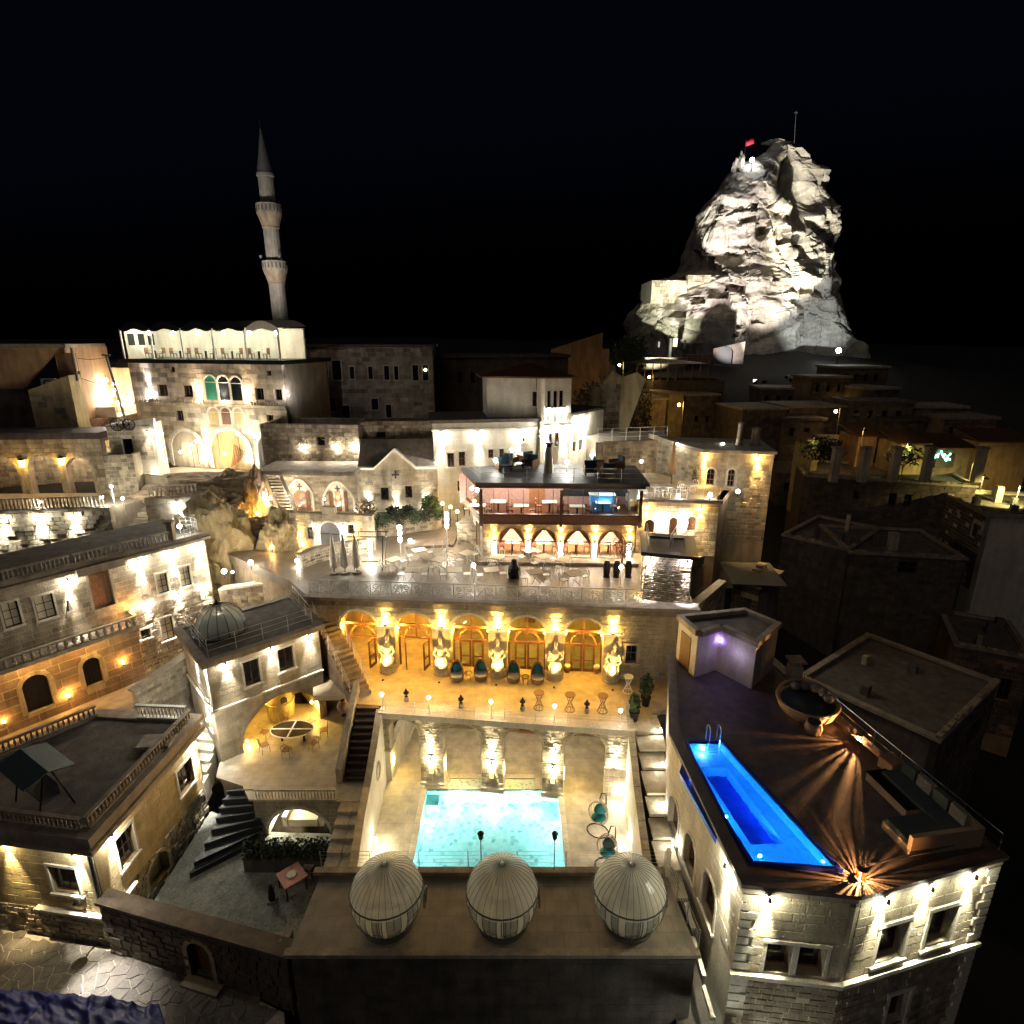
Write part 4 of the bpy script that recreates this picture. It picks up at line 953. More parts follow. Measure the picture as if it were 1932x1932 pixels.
# ---- patio and its walls
slab('patio_base', [(-15.2, 25.6), (-13.4, 24.9), (-7.0, 24.9), (-7.05, 27.2), (-8.5, 27.7), (-8.5, 30.8), (-15.0, 30.8)], -7, PZT-.13, CAVE)
slab('patio', [(-15.2, 25.6), (-14.9, 24.6), (-13.3, 24.0), (-12.6, 23.1), (-7.0, 23.05), (-7.05, 27.2), (-8.5, 27.7), (-8.5, 30.8), (-15.0, 30.8)], PZT-.12, PZT, PATIO)
CZ = -3.2
slab('gravel_court', [(-15.4, 17.35), (-7.8, 15.45), (-7.4, 18.0), (-6.6, 18.1), (-6.9, 23.0), (-12.6, 23.2), (-15.4, 24.5)], -9, CZ, SNOWY)
# ---- egg-roof house
RL_, RC_, RR_, RBk = (-18.2, 29.1), (-15.1, 25.7), (-10.8, 29.6), (-13.6, 33.2)
eh = thing('dome_roof_house', 'cream house with railed grey roof terrace carrying a dark glass dome', 'building', (-14.3, 29, PZT))
FRf, FRs = Fr(RC_, RR_, PZT), Fr(RL_, RC_, PZT); HR = 4.45-PZT
def wpx(F, cr, x0, x1, y0, y1):
    """upright opening whose middle and size come from its corners in the picture"""
    xm, ym = (x0+x1)/2, (y0+y1)/2; u, h = F.uv(cr(xm, ym)); ua = F.uv(cr(x0, ym))[0]; ub = F.uv(cr(x1, ym))[0]; ha = F.uv(cr(xm, y1))[1]; hb = F.uv(cr(xm, y0))[1]
    return min(ua, ub), max(ua, ub), ha, hb
hf = []
for w in ((1155, 1232, 205, 325), (1318, 1393, 145, 255)):
    hf.append(window(eh, FRf, *wpx(FRf, C2, *w), 2, 1, WOOD, DGLASS, .12, PALE, True, sw=.09))
a0 = FRf.uv(C2(1155, 640))[0]; a1 = FRf.L-.25; ah_ = FRf.uv(C2(1330, 372))[1]
arc = arch(max(.9, a0), a1, 0, ah_, 'round')
poly = [(0,0), (arc[0][0], 0)] + arc[2:][::-1] + [(arc[1][0], 0), (FRf.L, 0), (FRf.L, HR), (0, HR)]
m = MB(); wallmesh(m, FRf, poly, hf, .4); m.build('front_wall', CREAM, eh)
hs = [window(eh, FRs, 3.5, 3.95, 1.5, 3.3, 1, 2, WOOD, DGLASS, .12, PALE, True, sw=.08)]
m = MB(); wallmesh(m, FRs, rect(0, FRs.L, -2, HR), hs, .4); m.build('side_wall', CREAM, eh)
FRr = Fr(RR_, RBk, PZT); FRb = Fr(RBk, RL_, PZT); m = MB(); wallmesh(m, FRr, rect(0, FRr.L, 0, HR), (), .4); wallmesh(m, FRb, rect(0, FRb.L, 0, HR), (), .4); m.build('rear_walls', CREAM, eh)
hl_ = FRf.uv(C2(1270, 348))[1]
m = MB(); m.box(-.06, FRf.L+.05, -.1, .02, hl_-.1, hl_, FRf); m.build('string_course', PALE, eh)
m = MB(); m.box(-.02, FRs.L+.1, -.1, .02, hl_-.1, hl_, FRs); m.build('string_course', PALE, eh)
put_blocks(courses(FRf, 0, FRf.L, hl_+.01, HR, hf, .3, .8, RND, proud=(.003,.01)) + courses(FRs, 0, FRs.L, hl_+.01, HR, hs, .3, .8, RND, proud=(.003,.01)), eh, CREAM, 'ashlar_block', 60)
put_blocks(courses(FRf, 0, FRf.L, 0, hl_-.12, [arc], .34, .8, RND, proud=(.003,.014)), eh, CREAM)
archring(MB(), FRf, arc[0][0], arc[1][0], 0, ah_, 'round', .16, -.02, .03, 15).build('arch_ring', CREAM, eh)
rp_ = [RL_, RC_, RR_, RBk]
slab('roof_slab', rp_, 4.4, 4.7, ROOFG, parent=eh); offset_edge(MB(), rp_, -.28, .12, 4.45, 4.76).build('roof_edge', COPING, eh)
for i, (x, y) in enumerate(((1062, 215), (1275, 135), (1455, 62))):
    u, h = FRf.uv(C2(x, y)); washer(FRf, u, min(h, HR-.1), ['downlight by the roof corner of the dome-roof house', 'downlight between the two windows of the dome-roof house', 'downlight at the stair end of the dome-roof house'][i], None, 'down', 26, WARMW, 62, .12)
washer(FRs, FRs.L-.35, HR-.12, 'downlight on the step side of the dome-roof house', None, 'down', 40, (.97,1,.95), 50, .1)
washer(FRs, FRs.L-2.0, HR-.12, 'downlight over the side window of the dome-roof house', None, 'down', 30, (.97,1,.95), 50, .1)
# roof railing and glass dome
rr = thing('roof_railing', 'slim white railing round the roof of the dome-roof house', 'railing', (-14.4, 28, 4.76))
rc = [Vector((*p, 4.76)) for p in ((-17.9, 29.1), (-15.1, 26.0), (-11.1, 29.6), (-13.2, 32.6))]
for a, b in zip(rc, rc[1:]):
    k = max(2, int((b-a).length/1.1))
    for i in range(k+1): q = a.lerp(b, i/k); MB().tube([q, q+Vector((0,0,.95))], .016, 5).build('post', WIRON, rr)
m = MB()
for z in (.35, .65, .95): m.tube([q+Vector((0,0,z)) for q in rc], .011, 4)
m.build('rail', WIRON, rr)
dc = PZ(C1(1250, 1850), 4.72); dm = thing('glass_dome', 'dark glass dome tent on the railed roof terrace', 'dome', dc)
pr = [(1.3,.02),(1.34,.35),(1.22,.8),(.98,1.15),(.6,1.42),(.2,1.55),(.02,1.57)]
for k in range(16):
    w0, w1 = k*math.pi/8, (k+1)*math.pi/8; g = MB(); n = len(pr)
    for w in (w0, w1):
        for r, z in pr: g.v.append(dc+Vector((r*math.cos(w), r*math.sin(w), z)))
    for i in range(n-1): g.f.append((i, n+i, n+i+1, i+1))
    g.build('pane', PODF, dm, smooth=True); MB().tube([dc+Vector((r*math.cos(w0), r*math.sin(w0), z)) for r, z in pr], .018, 4).build('rib', IRON, dm)
MB().lathe([(0,1.57),(.1,1.57),(.14,1.66),(.06,1.74),(0,1.76)], dc, 10).build('finial', IRON, dm); MB().lathe([(1.28,0),(1.38,0),(1.38,.06),(1.28,.06)], dc, 24).build('base_ring', IRON, dm)
MB().lathe([(0,.03),(.8,.03),(.95,.2),(.9,.5),(0,.5)], dc, 16).build('round_bed', DKTEAL, dm, smooth=True)
# grotto behind the arch: floor is the patio, vault and hearth
gr = thing('grotto_vault', 'amber-lit plastered vault behind the big arch of the dome-roof house', 'grotto', FRf.pt(3.6, 0, -2))
m = MB(); cu_, rad = (arc[0][0]+arc[1][0])/2, (arc[1][0]-arc[0][0])/2+.25; N = 14
for d in (-.38, -2.6, -3.4):
    sc = 1 if d > -2.7 else .6
    for k in range(N+1):
        a = math.pi*k/N; m.v.append(FRf.pt(cu_+rad*math.cos(a), max(.0, (ah_+.15)*sc*math.sin(a)**.6), d))
for j in range(2):
    for k in range(N): a = j*(N+1)+k; m.f.append((a, a+1, a+N+2, a+N+1))
m.f.append(tuple(2*(N+1)+k for k in range(N+1))); m.build('vault_shell', YELP, gr, smooth=True)
hc = FRf.pt(cu_+.55, 0, -1.9); hr = thing('stone_hearth', 'round plastered hearth with a small arched mouth in the grotto', 'hearth', hc)
MB().lathe([(0,0),(.75,0),(.78,.9),(.74,1.05),(.6,1.5),(.4,1.75),(0,1.85)], hc, 18).build('hearth_body', YELP, hr, smooth=True)
MB().lathe([(.76,.98),(.82,.98),(.82,1.07),(.74,1.07)], hc, 18).build('hearth_band', CREAM, hr)
q = hc+FRf.n*.70; m = MB(); fq = Fr((q.x, q.y), (q.x+FRf.e.x, q.y+FRf.e.y), PZT); wallmesh(m, fq, arch(-.18, .18, 1.1, 1.5), (), .08, 0); m.build('hearth_mouth', BLACK, hr)
for (u, d, pw, h) in ((a1-.35, -.6, 26, .9), (arc[0][0]+.35, -.5, 12, .25), (cu_-.3, -2.3, 22, 1.9)):
    p = FRf.pt(u, h, d); t = thing('amber_lamp', 'amber lamp glowing inside the grotto arch', 'lamp', p, 'amber lamps of the grotto'); MB().ball(p, .07, 8, 6).build('bulb', BULBY, t); MB().tube([p-Vector((0,0,.2)), p-Vector((0,0,.07))], .03, 6).build('holder', BLACK, t); lightd('glow', 'POINT', p+FRf.n*.12, pw, (1,.62,.12), t, .06)
# patio railing and wall below with sofa niche
FP = Fr((-12.35, 23.0), (-7.3, 23.0), CZ); HP = PZT-CZ
pw_ = thing('patio_retaining_wall', 'stone wall below the patio with a lit arched sofa niche', 'wall', FP.pt(2.4, 0))
n0, n1 = FP.uv(E2(725, 1300))[0], FP.uv(E2(1225, 1300))[0]; nh = min(FP.uv(E2(975, 1105))[1], HP-.2)
nic = arch(n0, n1, 0.02, nh, 'round')
poly = [(0,0), (n0, 0)] + nic[2:][::-1] + [(n1, 0), (FP.L, 0), (FP.L, HP-.01), (0, HP-.01)]
m = MB(); wallmesh(m, FP, poly, (), .3); m.build('wall_body', CREAM, pw_)
put_blocks(courses(FP, 0, FP.L, 0, HP-.02, [nic], .26, .45, RND, proud=(.005,.03)), pw_, CREAMB, limit=60)
m = MB(); m.box(n0-.2, n1+.2, 1.5, 1.7, 0, HP-.14, FP); m.box(n0-.2, n0-.02, .31, 1.49, 0, HP-.14, FP); m.box(n1+.02, n1+.2, .31, 1.49, 0, HP-.14, FP); m.build('niche_lining', PALE, pw_)
m = MB(); archring(m, FP, n0, n1, 0.02, nh, 'round', .15, -.02, .05, 13, legs=False); m.build('arch_ring', PALE, pw_)
sf = thing('niche_sofa', 'cream sofa with a carved backboard inside the arched niche', 'sofa', FP.pt((n0+n1)/2, 0, -.9))
cn = (n0+n1)/2; m = MB(); m.box(cn-.7, cn+.7, .5, 1.3, .02, .42, FP); m.build('seat', CREAMF, sf); m = MB(); m.box(cn-.75, cn+.75, 1.3, 1.45, .02, 1.05, FP); m.build('backrest', CREAMF, sf)
m = MB()
for i in range(9): m.tube([FP.pt(cn-.6+i*.15+.05*math.cos(a*.7), 1.15+.09*math.sin(a*.7), -1.34) for a in range(9)], .014, 4, closed=True)
m.build('carved_crest', CERAM, sf, kind='stuff')
for s in (-.9, .9): m = MB(); m.box(cn+s-.1, cn+s+.1, .5, 1.3, .02, .6, FP); m.build('arm', CREAMF, sf)
t = thing('niche_lamp', 'white lamp lighting the arched sofa niche', 'lamp', FP.pt(n0+.25, .6, -.7)); MB().ball(FP.pt(n0+.25, .7, -.8), .07, 8, 6).build('bulb', BULBW, t); MB().tube([FP.pt(n0+.25, .02, -.8), FP.pt(n0+.25, .64, -.8)], .02, 5).build('stem', IRON, t); lightd('glow', 'POINT', FP.pt(n0+.34, .8, -.7), 30, (1,.96,.75), t, .09)
balustrade('short cream balustrade along the patio edge above the sofa niche', FP.pt(.05, HP, -.1), FP.pt(3.95, HP, -.1), .62, .15, CREAM, .6)
# stone slab path down beside the pool court wall
sp_ = thing('slab_path', 'stepped path of square stone slabs beside the pool court wall', 'path', (-7.4, 20.5, CZ))
for k in range(8):
    y = 22.9-k*.6; z = PZT+.02-k*.17
    for j in range(2):
        x = -8.15+j*.66-.0*k; MB().box(x+.012, x+.64, y-.58, y, z-.9, z+RND.uniform(-.01,.02)).build('slab', CREAM, sp_)
# black fan stairs
fs = thing('fan_stairs', 'fan-shaped flight of black slate steps between patio and gravel court', 'stairs', (-13.2, 21.8, CZ))
top = PZ(E2(640, 935), PZT); pv = Vector((-11.85, 22.7, 0)); rs = []
edge_out = [PZ(E2(*p), z) for p, z in (((470,940),PZT),((385,985),PZT-.2),((350,1050),PZT-.4),((320,1115),PZT-.6),((290,1190),PZT-.8),((250,1280),PZT-1.0),((195,1395),PZT-1.25),((110,1550),PZT-1.5),((75,1640),PZT-1.75))]
edge_in = [PZ(E2(*p), z) for p, z in (((600,930),PZT),((600,975),PZT-.2),((605,1035),PZT-.4),((620,1090),PZT-.6),((640,1140),PZT-.8),((655,1190),PZT-1.0),((665,1235),PZT-1.25),((670,1285),PZT-1.5),((690,1330),PZT-1.75))]
for k in range(8):
    z = PZT-.02-k*.24; a, b, c, d = edge_out[k], edge_in[k], edge_in[k+1], edge_out[k+1]
    ex = Vector((0,0,0)); P4 = [Vector((p.x, p.y, 0)) for p in (d, c, b, a)]
    m = MB(); m.hexa([p+Vector((0,0,max(z-.8, CZ-.3))) for p in P4]+[p+Vector((0,0,z)) for p in P4]); st_ = m.build('step', SLATE, fs)
    n_ = (P4[1]-P4[0]).normalized(); f_ = Vector((n_.y, -n_.x, 0)); 
    MB().hexa([P4[0]+f_*.05+Vector((0,0,z+.002)), P4[1]+f_*.05+Vector((0,0,z+.002)), P4[1]-f_*.03+Vector((0,0,z+.002)), P4[0]-f_*.03+Vector((0,0,z+.002)), P4[0]+f_*.05+Vector((0,0,z+.03)), P4[1]+f_*.05+Vector((0,0,z+.03)), P4[1]-f_*.03+Vector((0,0,z+.03)), P4[0]-f_*.03+Vector((0,0,z+.03))]).build('nosing', BLACK, st_)
# dark stairs patio -> terrace
ds = thing('timber_stairs', 'straight flight of dark brown steps from patio to lower terrace', 'stairs', (-7.8, 26, PZT))
for k in range(11):
    z = PZT+.2*(k+1); y = 24.3+.29*k; MB().box(-8.35, -7.16, y, y+.34, z-.3, z).build('step', plain('brown_step', (.05,.03,.022), .5) if k == 0 else MATS['brown_step'], ds)
m = MB(); m.hexa([(-8.4,24.3,PZT),(-7.15,24.3,PZT),(-7.15,27.5,PZT),(-8.4,27.5,PZT),(-8.4,24.3,PZT+.03),(-7.15,24.3,PZT+.03),(-7.15,27.5,TZ-.25),(-8.4,27.5,TZ-.25)]); m.build('stair_core', CREAM, ds)
m = MB(); m.hexa([(-8.72,24.2,PZT),(-8.42,24.2,PZT),(-8.42,28.4,PZT),(-8.72,28.4,PZT),(-8.72,24.2,-.4),(-8.42,24.2,-.4),(-8.42,28.4,1.9),(-8.72,28.4,1.9)]); w_ = m.build('flank_wall', CREAM, ds)
# stairs up to the upper terrace with white railing
us = thing('railed_stairs', 'brown stone stairs with white iron railing climbing to the upper terrace', 'stairs', (-9.8, 29.6, TZ))
p0, p1 = Vector((-8.3, 28.2, TZ)), Vector((-11.3, 31.8, 4.4)); e = (p1-p0); ex = Vector((e.x, e.y, 0)).normalized(); nn = Vector((-ex.y, ex.x, 0)); NS = 17
for k in range(NS):
    a, b = p0+e*(k/NS), p0+e*((k+1)/NS); z = TZ+(k+1)*.2
    MB().hexa([Vector((q.x, q.y, TZ-.2)) for q in (a-nn*.6, b-nn*.6, b+nn*.6, a+nn*.6)]+[Vector((q.x, q.y, z)) for q in (a-nn*.6, b-nn*.6, b+nn*.6, a+nn*.6)]).build('step', BROWN, us)
for s in (-.55, .58):
    for k in range(0, NS, 3): q = p0+e*((k+.5)/NS)+nn*s; q.z = TZ+(k+1)*.2; MB().tube([q, q+Vector((0,0,.85))], .016, 5).build('post', WIRON, us)
    m = MB()
    for z in (.35, .6, .85): m.tube([p0+nn*s+Vector((0,0,.25+z)), p0+e*.97+nn*s+Vector((0,0,.2+z))], .013, 4)
    m.build('handrail', WIRON, us)
t = thing('stair_lantern', 'square white lantern beside the railed stairs', 'lantern', PY(D8(52, 405), 30.2)); q = WLOC[t.name]; MB().box(q.x-.13, q.x+.13, q.y-.13, q.y+.13, q.z, q.z+.38).build('glass', BULBW, t); MB().box(q.x-.16, q.x+.16, q.y-.16, q.y+.16, q.z+.382, q.z+.42).build('cap', IRON, t); lightd('glow', 'POINT', q+Vector((.3,-.3,.2)), 16, WARMW, t, .12)

# ---- near corner house with balustraded roof
SC_, SR_, SB_, SF_ = (-15.9, 17.7), (-15.5, 24.5), (-20.4, 24.9), (-25.0, 18.95)
SZ = -3.3
nh_ = thing('corner_house', 'plastered corner house with balustraded roof terrace above the flagstone street', 'building', (-19, 20, SZ))
FSr, FSf = Fr(SC_, SR_, SZ), Fr(SF_, SC_, SZ); HS = 1.5-SZ
hr_ = [window(nh_, FSr, *w, 2, 2, WOOD, DGLASS, .14, PALE, True, sw=.1) for w in (wpx(FSr, C2, 548, 648, 1000, 1180), wpx(FSr, C2, 838, 918, 690, 830))]
hfr = [window(nh_, FSf, *wpx(FSf, C2, 245, 370, 1190, 1310), 2, 1, WOOD, DGLASS, .14, PALE, True, sw=.1)]
cel = FSr.uv(C2(770, 1290))[0]; hce = [arch(cel-.7, cel+.7, .05, 1.35, 'round')]
m = MB(); wallmesh(m, FSr, rect(0, FSr.L, -1, HS), hr_+hce, .4); m.build('court_wall', YELP, nh_)
m = MB(); wallmesh(m, FSf, rect(0, FSf.L, -1, HS), hfr, .4); m.build('street_wall', YELP, nh_)
m = MB(); m.box(cel-.7, cel+.7, .35, .42, 0, 1.4, FSr); m.build('cellar_recess', CREAM, nh_); archring(MB(), FSr, cel-.7, cel+.7, .05, 1.35, 'round', .16, -.02, .06, 11).build('arch_ring', CREAM, nh_)
FSb = Fr(SR_, SB_, SZ); FSl = Fr(SB_, SF_, SZ); m = MB(); wallmesh(m, FSb, rect(0, FSb.L, -1, HS), (), .4); wallmesh(m, FSl, rect(0, FSl.L, -1, HS), (), .4); m.build('rear_walls', YELP, nh_)
hled = 1.55
m = MB(); m.box(FSf.L-3.1, FSf.L+.05, -.22, .02, hled-.12, hled, FSf); m.build('ledge', PALE, nh_); m = MB(); m.box(-.2, 1.5, -.22, .02, hled-.12, hled, FSr); m.build('ledge', PALE, nh_)
put_blocks(courses(FSf, 0, FSf.L, -.9, hled-.13, (), .24, .4, RND, proud=(.01,.08), skip=.05) + courses(FSr, 0, FSr.L, -.9, hled+.1, hce+hr_, .24, .4, RND, proud=(.01,.07), skip=.05), nh_, ROUGHB, 'rubble_block', 200)
put_blocks(courses(FSf, 0, FSf.L, hled+.01, HS, hfr, .36, 1.0, RND, proud=(.003,.008)) + courses(FSr, 0, FSr.L, hled+.12, HS, hr_, .36, 1.0, RND, proud=(.003,.008)), nh_, YELP)
rp_ = [SC_, SR_, SB_, SF_]
slab('roof_slab', rp_, 1.5, 2.2, ROOFG, parent=nh_)
offset_edge(MB(), rp_, -.34, .05, 1.5, 1.72).build('lower_cornice', COPING, nh_); offset_edge(MB(), rp_, -.22, .05, 1.722, 2.1).build('frieze', COPING, nh_); offset_edge(MB(), rp_, -.36, .25, 2.102, 2.32).build('upper_cornice', COPING, nh_)
MB().tube([FSf.pt(FSf.L-.06, 1.6, .1), FSf.pt(FSf.L-.06, HS, .1)], .08, 8).build('downpipe', LEADG, nh_)
balustrade('long cream roof balustrade on the court side of the corner house', (SC_[0]-.06, SC_[1]+.1, 2.32), (SR_[0]-.06, SR_[1], 2.32), .52, .19, COPING, 1.1)
balustrade('cream roof balustrade on the street side of the corner house', (SF_[0], SF_[1]+.1, 2.32), (SC_[0]-.22, SC_[1]+.06, 2.32), .52, .19, COPING, 1.1)
balustrade('cream roof balustrade on the uphill side of the corner house', (SB_[0]+.1, SB_[1]-.1, 2.32), (SF_[0]+1.4, SF_[1]+2.0, 2.32), .52, .2, COPING, 1.1)
balustrade('scrolled cream balustrade at the stair end of the corner house roof', (SR_[0]-.2, SR_[1]-.05, 2.32), (SB_[0]+2.2, SB_[1]-.3, 2.32), .7, .17, WIRON, .8)
for i, (F, c) in enumerate(((FSf, C2(372, 1140)), (FSr, C2(512, 1055)), (FSr, C2(908, 600)))):
    u, h = F.uv(c); washer(F, u, HS-.12, ['bright downlight beside the street window of the corner house', 'bright downlight on the court corner of the corner house', 'bright downlight at the stair end of the corner house'][i], None, 'down', 80, (1,.96,.84), 46, .1, d=.2)
washer(FSf, FSf.uvx(8, HS), HS-.12, 'amber downlight on the street wall of the corner house', None, 'down', 40, (1,.78,.4), 60, .1, d=.2)
# ---- street
street_poly = [(-40, 21.2), (-16.0, 17.55), (-12.9, 17.0), (-8.2, 15.2), (-7.7, 13.8), (-7.7, 4), (-40, 4)]
slab('street_bed', street_poly, -9, SZ-.02, PALE)
def crazy_paving(poly_test, x0, x1, y0, y1, s, z):
    """irregular flagstones: voronoi cells clipped from a jittered grid"""
    rnd = random.Random(5); pts = {}
    nx_, ny_ = int((x1-x0)/s)+3, int((y1-y0)/s)+3
    for i in range(-1, nx_):
        for j in range(-1, ny_): pts[(i,j)] = Vector((x0+(i+.5+rnd.uniform(-.42,.42))*s, y0+(j+.5+rnd.uniform(-.42,.42))*s))
    cells = []
    for (i,j), p in pts.items():
        if not poly_test(p): continue
        cell = [p+Vector((a*s*1.3, b*s*1.3)) for a, b in ((-1,-1),(1,-1),(1,1),(-1,1))]
        for di in range(-2, 3):
            for dj in range(-2, 3):
                q = pts.get((i+di, j+dj))
                if q is None or (di == 0 and dj == 0): continue
                mid = (p+q)/2; nrm = (q-p).normalized(); mid = mid-nrm*rnd.uniform(.008,.02); out = []
                for k in range(len(cell)):
                    a, b = cell[k], cell[(k+1) % len(cell)]; da, db = (a-mid).dot(nrm), (b-mid).dot(nrm)
                    if da <= 0: out.append(a)
                    if (da <= 0) != (db <= 0): out.append(a+(b-a)*(da/(da-db)))
                cell = out
                if len(cell) < 3: break
            if len(cell) < 3: break
        if len(cell) >= 3: cells.append((p, cell))
    return cells
def inpoly(p, poly):
    c = False; n = len(poly)
    for i in range(n):
        a, b = poly[i], poly[(i+1) % n]
        if (a[1] > p.y) != (b[1] > p.y) and p.x < (b[0]-a[0])*(p.y-a[1])/(b[1]-a[1])+a[0]: c = not c
    return c
FLAG = stone('street_flagstone', (.30, .26, .20), (.20, .17, .13), scale=3, bump=.6, island=.4, rough=.6)
stt = struct(MB().box(-30, -9, 9.5, 9.6, SZ-.06, SZ-.035).build('street', DKSTONE)); rest = MB()
for k, (p, cell) in enumerate(sorted(crazy_paving(lambda p: inpoly(p, street_poly) and p.x > -30 and p.x < -8.5 and p.y > 10.5, -30, -8, 10, 21, .46, SZ), key=lambda c: abs(c[0].y-15)+abs(c[0].x+16)*.6)):
    m = MB() if k < 300 else rest; z = SZ+RND.uniform(-.012, .012); m.prism([(q.x, q.y) for q in cell], SZ-.06, z)
    if k < 300: m.build('flagstone', FLAG, stt)
rest.build('outer_flagstones', FLAG, stt, kind='stuff')
# dark wall towards the pod plaza with an arched door
FW = Fr((-15.85, 17.4), (-7.9, 15.35), SZ); dw = thing('court_boundary_wall', 'dark rubble wall with arched door between street and gravel court', 'wall', FW.pt(4, 0))
du = FW.uv(C2(945, 1600))[0]; dh = [arch(du-.5, du+.5, 0, 1.9, 'round')]
poly = [(0,-1), (du-.5,-1), (du-.5, 0)] + dh[0][2:][::-1] + [(du+.5, 0), (du+.5, -1), (FW.L, -1), (FW.L, 2.3), (0, 2.45)]
m = MB(); wallmesh(m, FW, poly, (), .45); m.build('wall_body', DKSTONE, dw); put_blocks(courses(FW, 0, FW.L, -.9, 2.3, dh, .25, .42, RND, proud=(.01,.08), skip=.04), dw, VILL, 'rubble_block', 150)
m = MB(); m.box(-.1, FW.L, -.12, .55, 2.46, 2.6, FW); m.build('coping', VILL, dw); m = MB(); m.box(du-.5, du+.5, .3, .36, 0, 1.9, FW); m.build('door', WOOD, dw); archring(MB(), FW, du-.5, du+.5, 0, 1.9, 'round', .2, -.02, .07, 9).build('arch_ring', CREAM, dw); m = MB(); m.box(du-.7, du+.9, -.45, 0, -.05, .12, FW); m.build('doorstep', CREAM, dw)
# street lamp glow on the flagstones
p = PY((150, 1590), 14.2); p = Vector((-14.2, 14.6, .2)); t = thing('bracket_lamp', 'small hooded lamp on a bracket above the flagstone street', 'lamp', FSf.pt(FSf.L-.7, 2.6)); q = FSf.pt(FSf.L-.7, 2.6, .5); MB().tube([FSf.pt(FSf.L-.7, 2.6, 0), q], .02, 5).build('bracket', IRON, t); MB().lathe([(.03,.1),(.12,0),(.10,0),(.02,.08)], q, 10).build('hood', IRON, t); lightd('beam', 'SPOT', q-Vector((0,0,.02)), 90, (1,.95,.9), t, .04, Vector((.55,-.55,-1)), 62, .9)
# blue tarpaulin over a stall
tp = thing('tarpaulin', 'crumpled dark blue tarpaulin stretched over a stall by the street', 'tarpaulin', (-13, 11.6, SZ)); m = MB(); NX, NY = 100, 44
c00, c10, c01 = PZ((-40, 1862), -1.6), PZ((300, 1895), -1.6), PZ((-40, 2080), -1.2)
for j in range(NY+1):
    for i in range(NX+1):
        u, v = i/NX, j/NY; q = c00+(c10-c00)*u+(c01-c00)*v
        f_ = noise.noise(Vector((u*7+v*3, v*2.5, 1.3))); g_ = noise.noise(Vector((u*3-v*5, v*6, 7))); q.z += .16*(1-abs(f_)*2.2)**3+.10*(1-abs(g_)*2)**3+.07*noise.fractal(Vector((u*16, v*8, 2)), .8, 2, 4)-.25*(u-.5)**2; q.y += .12*noise.noise(Vector((u*6, v*2, 5))); m.v.append(q)
for j in range(NY):
    for i in range(NX): a = j*(NX+1)+i; m.f.append((a, a+NX+1, a+NX+2, a+1))
o = m.build('sheet', DKBLUE, tp, smooth=True); sd = o.modifiers.new('thick', 'SOLIDIFY'); sd.thickness = .012
for u in (.05, .5, .95):
    q = c00+(c10-c00)*u; MB().tube([Vector((q.x, q.y-.15, SZ)), Vector((q.x, q.y-.15, q.z-.05))], .03, 6).build('pole', WOOD, tp)
# ================================================================ long west house, terraces and loggia above it
QA, QB = (-29.4, 23.8), (-19.9, 36.0)
QZ = -1.0
FQ = Fr(QA, QB, QZ); HQ = 7.6-QZ
qh = thing('west_house', 'long cream stone house with balustraded roof, balcony and orange-lit cellar arches', 'building', FQ.pt(8, 0))
hq = []
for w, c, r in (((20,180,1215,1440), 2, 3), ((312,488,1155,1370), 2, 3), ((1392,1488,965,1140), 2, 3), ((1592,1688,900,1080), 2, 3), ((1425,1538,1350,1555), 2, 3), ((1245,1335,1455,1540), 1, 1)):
    hq.append(window(qh, FQ, *wpx(FQ, D3, *w), c, r, IRON, CREAMF if r == 3 else DGLASS, .1, PALE, True, sw=.1))  # cream panes: lit rooms and reflections put into the pane colour
du0, du1, dh0, dh1 = wpx(FQ, D3, 800, 995, 915, 1275); hq.append(arch(du0, du1, dh0, dh1, 'seg'))
ad = []
for cr, w in ((D3, (735,905,1705,1960)), (C2, (108,245,272,450))):
    b = wpx(FQ, cr, *w); b = (b[0], b[1], max(.02, b[2]), b[3]); ad.append(b); hq.append(arch(*b, 'round'))
u_end = FQ.L
m = MB(); wallmesh(m, FQ, rect(0, u_end, -3, HQ), hq, .4); m.build('front_wall', CREAM, qh)
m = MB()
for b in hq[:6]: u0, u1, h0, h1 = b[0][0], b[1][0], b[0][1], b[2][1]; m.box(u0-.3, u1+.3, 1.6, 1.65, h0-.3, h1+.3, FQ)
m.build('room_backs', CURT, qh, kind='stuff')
bal_h = FQ.uv(D3(590, 1560))[1]
upper = courses(FQ, 0, u_end, bal_h+.05, HQ, hq, .3, .75, RND, proud=(.003,.016))
rough0 = FQ.uv(D3(1180, 1300))[0]
lowr = courses(FQ, rough0, u_end, -1.5, FQ.uv(D3(1500, 1190))[1], hq, .22, .38, RND, proud=(.01,.06), skip=.03)
put_blocks([b for b in upper if not (b.v[0]-FQ.A).dot(FQ.e) > rough0-.2 or b.v[0].z-QZ > FQ.uv(D3(1500,1190))[1]], qh, CREAMB, 'ashlar_block', 120)
put_blocks(lowr, qh, ROUGHB, 'rubble_block', 200)
put_blocks(courses(FQ, 0, rough0, -.5, bal_h-.25, hq, .5, 1.4, RND, proud=(.002,.008), gap=.004), qh, BROWN)
FQr = Fr(QB, (-24.5, 41.5), QZ); m = MB(); wallmesh(m, FQr, rect(0, FQr.L, -3, HQ), (), .4); m.build('end_wall', CREAM, qh)
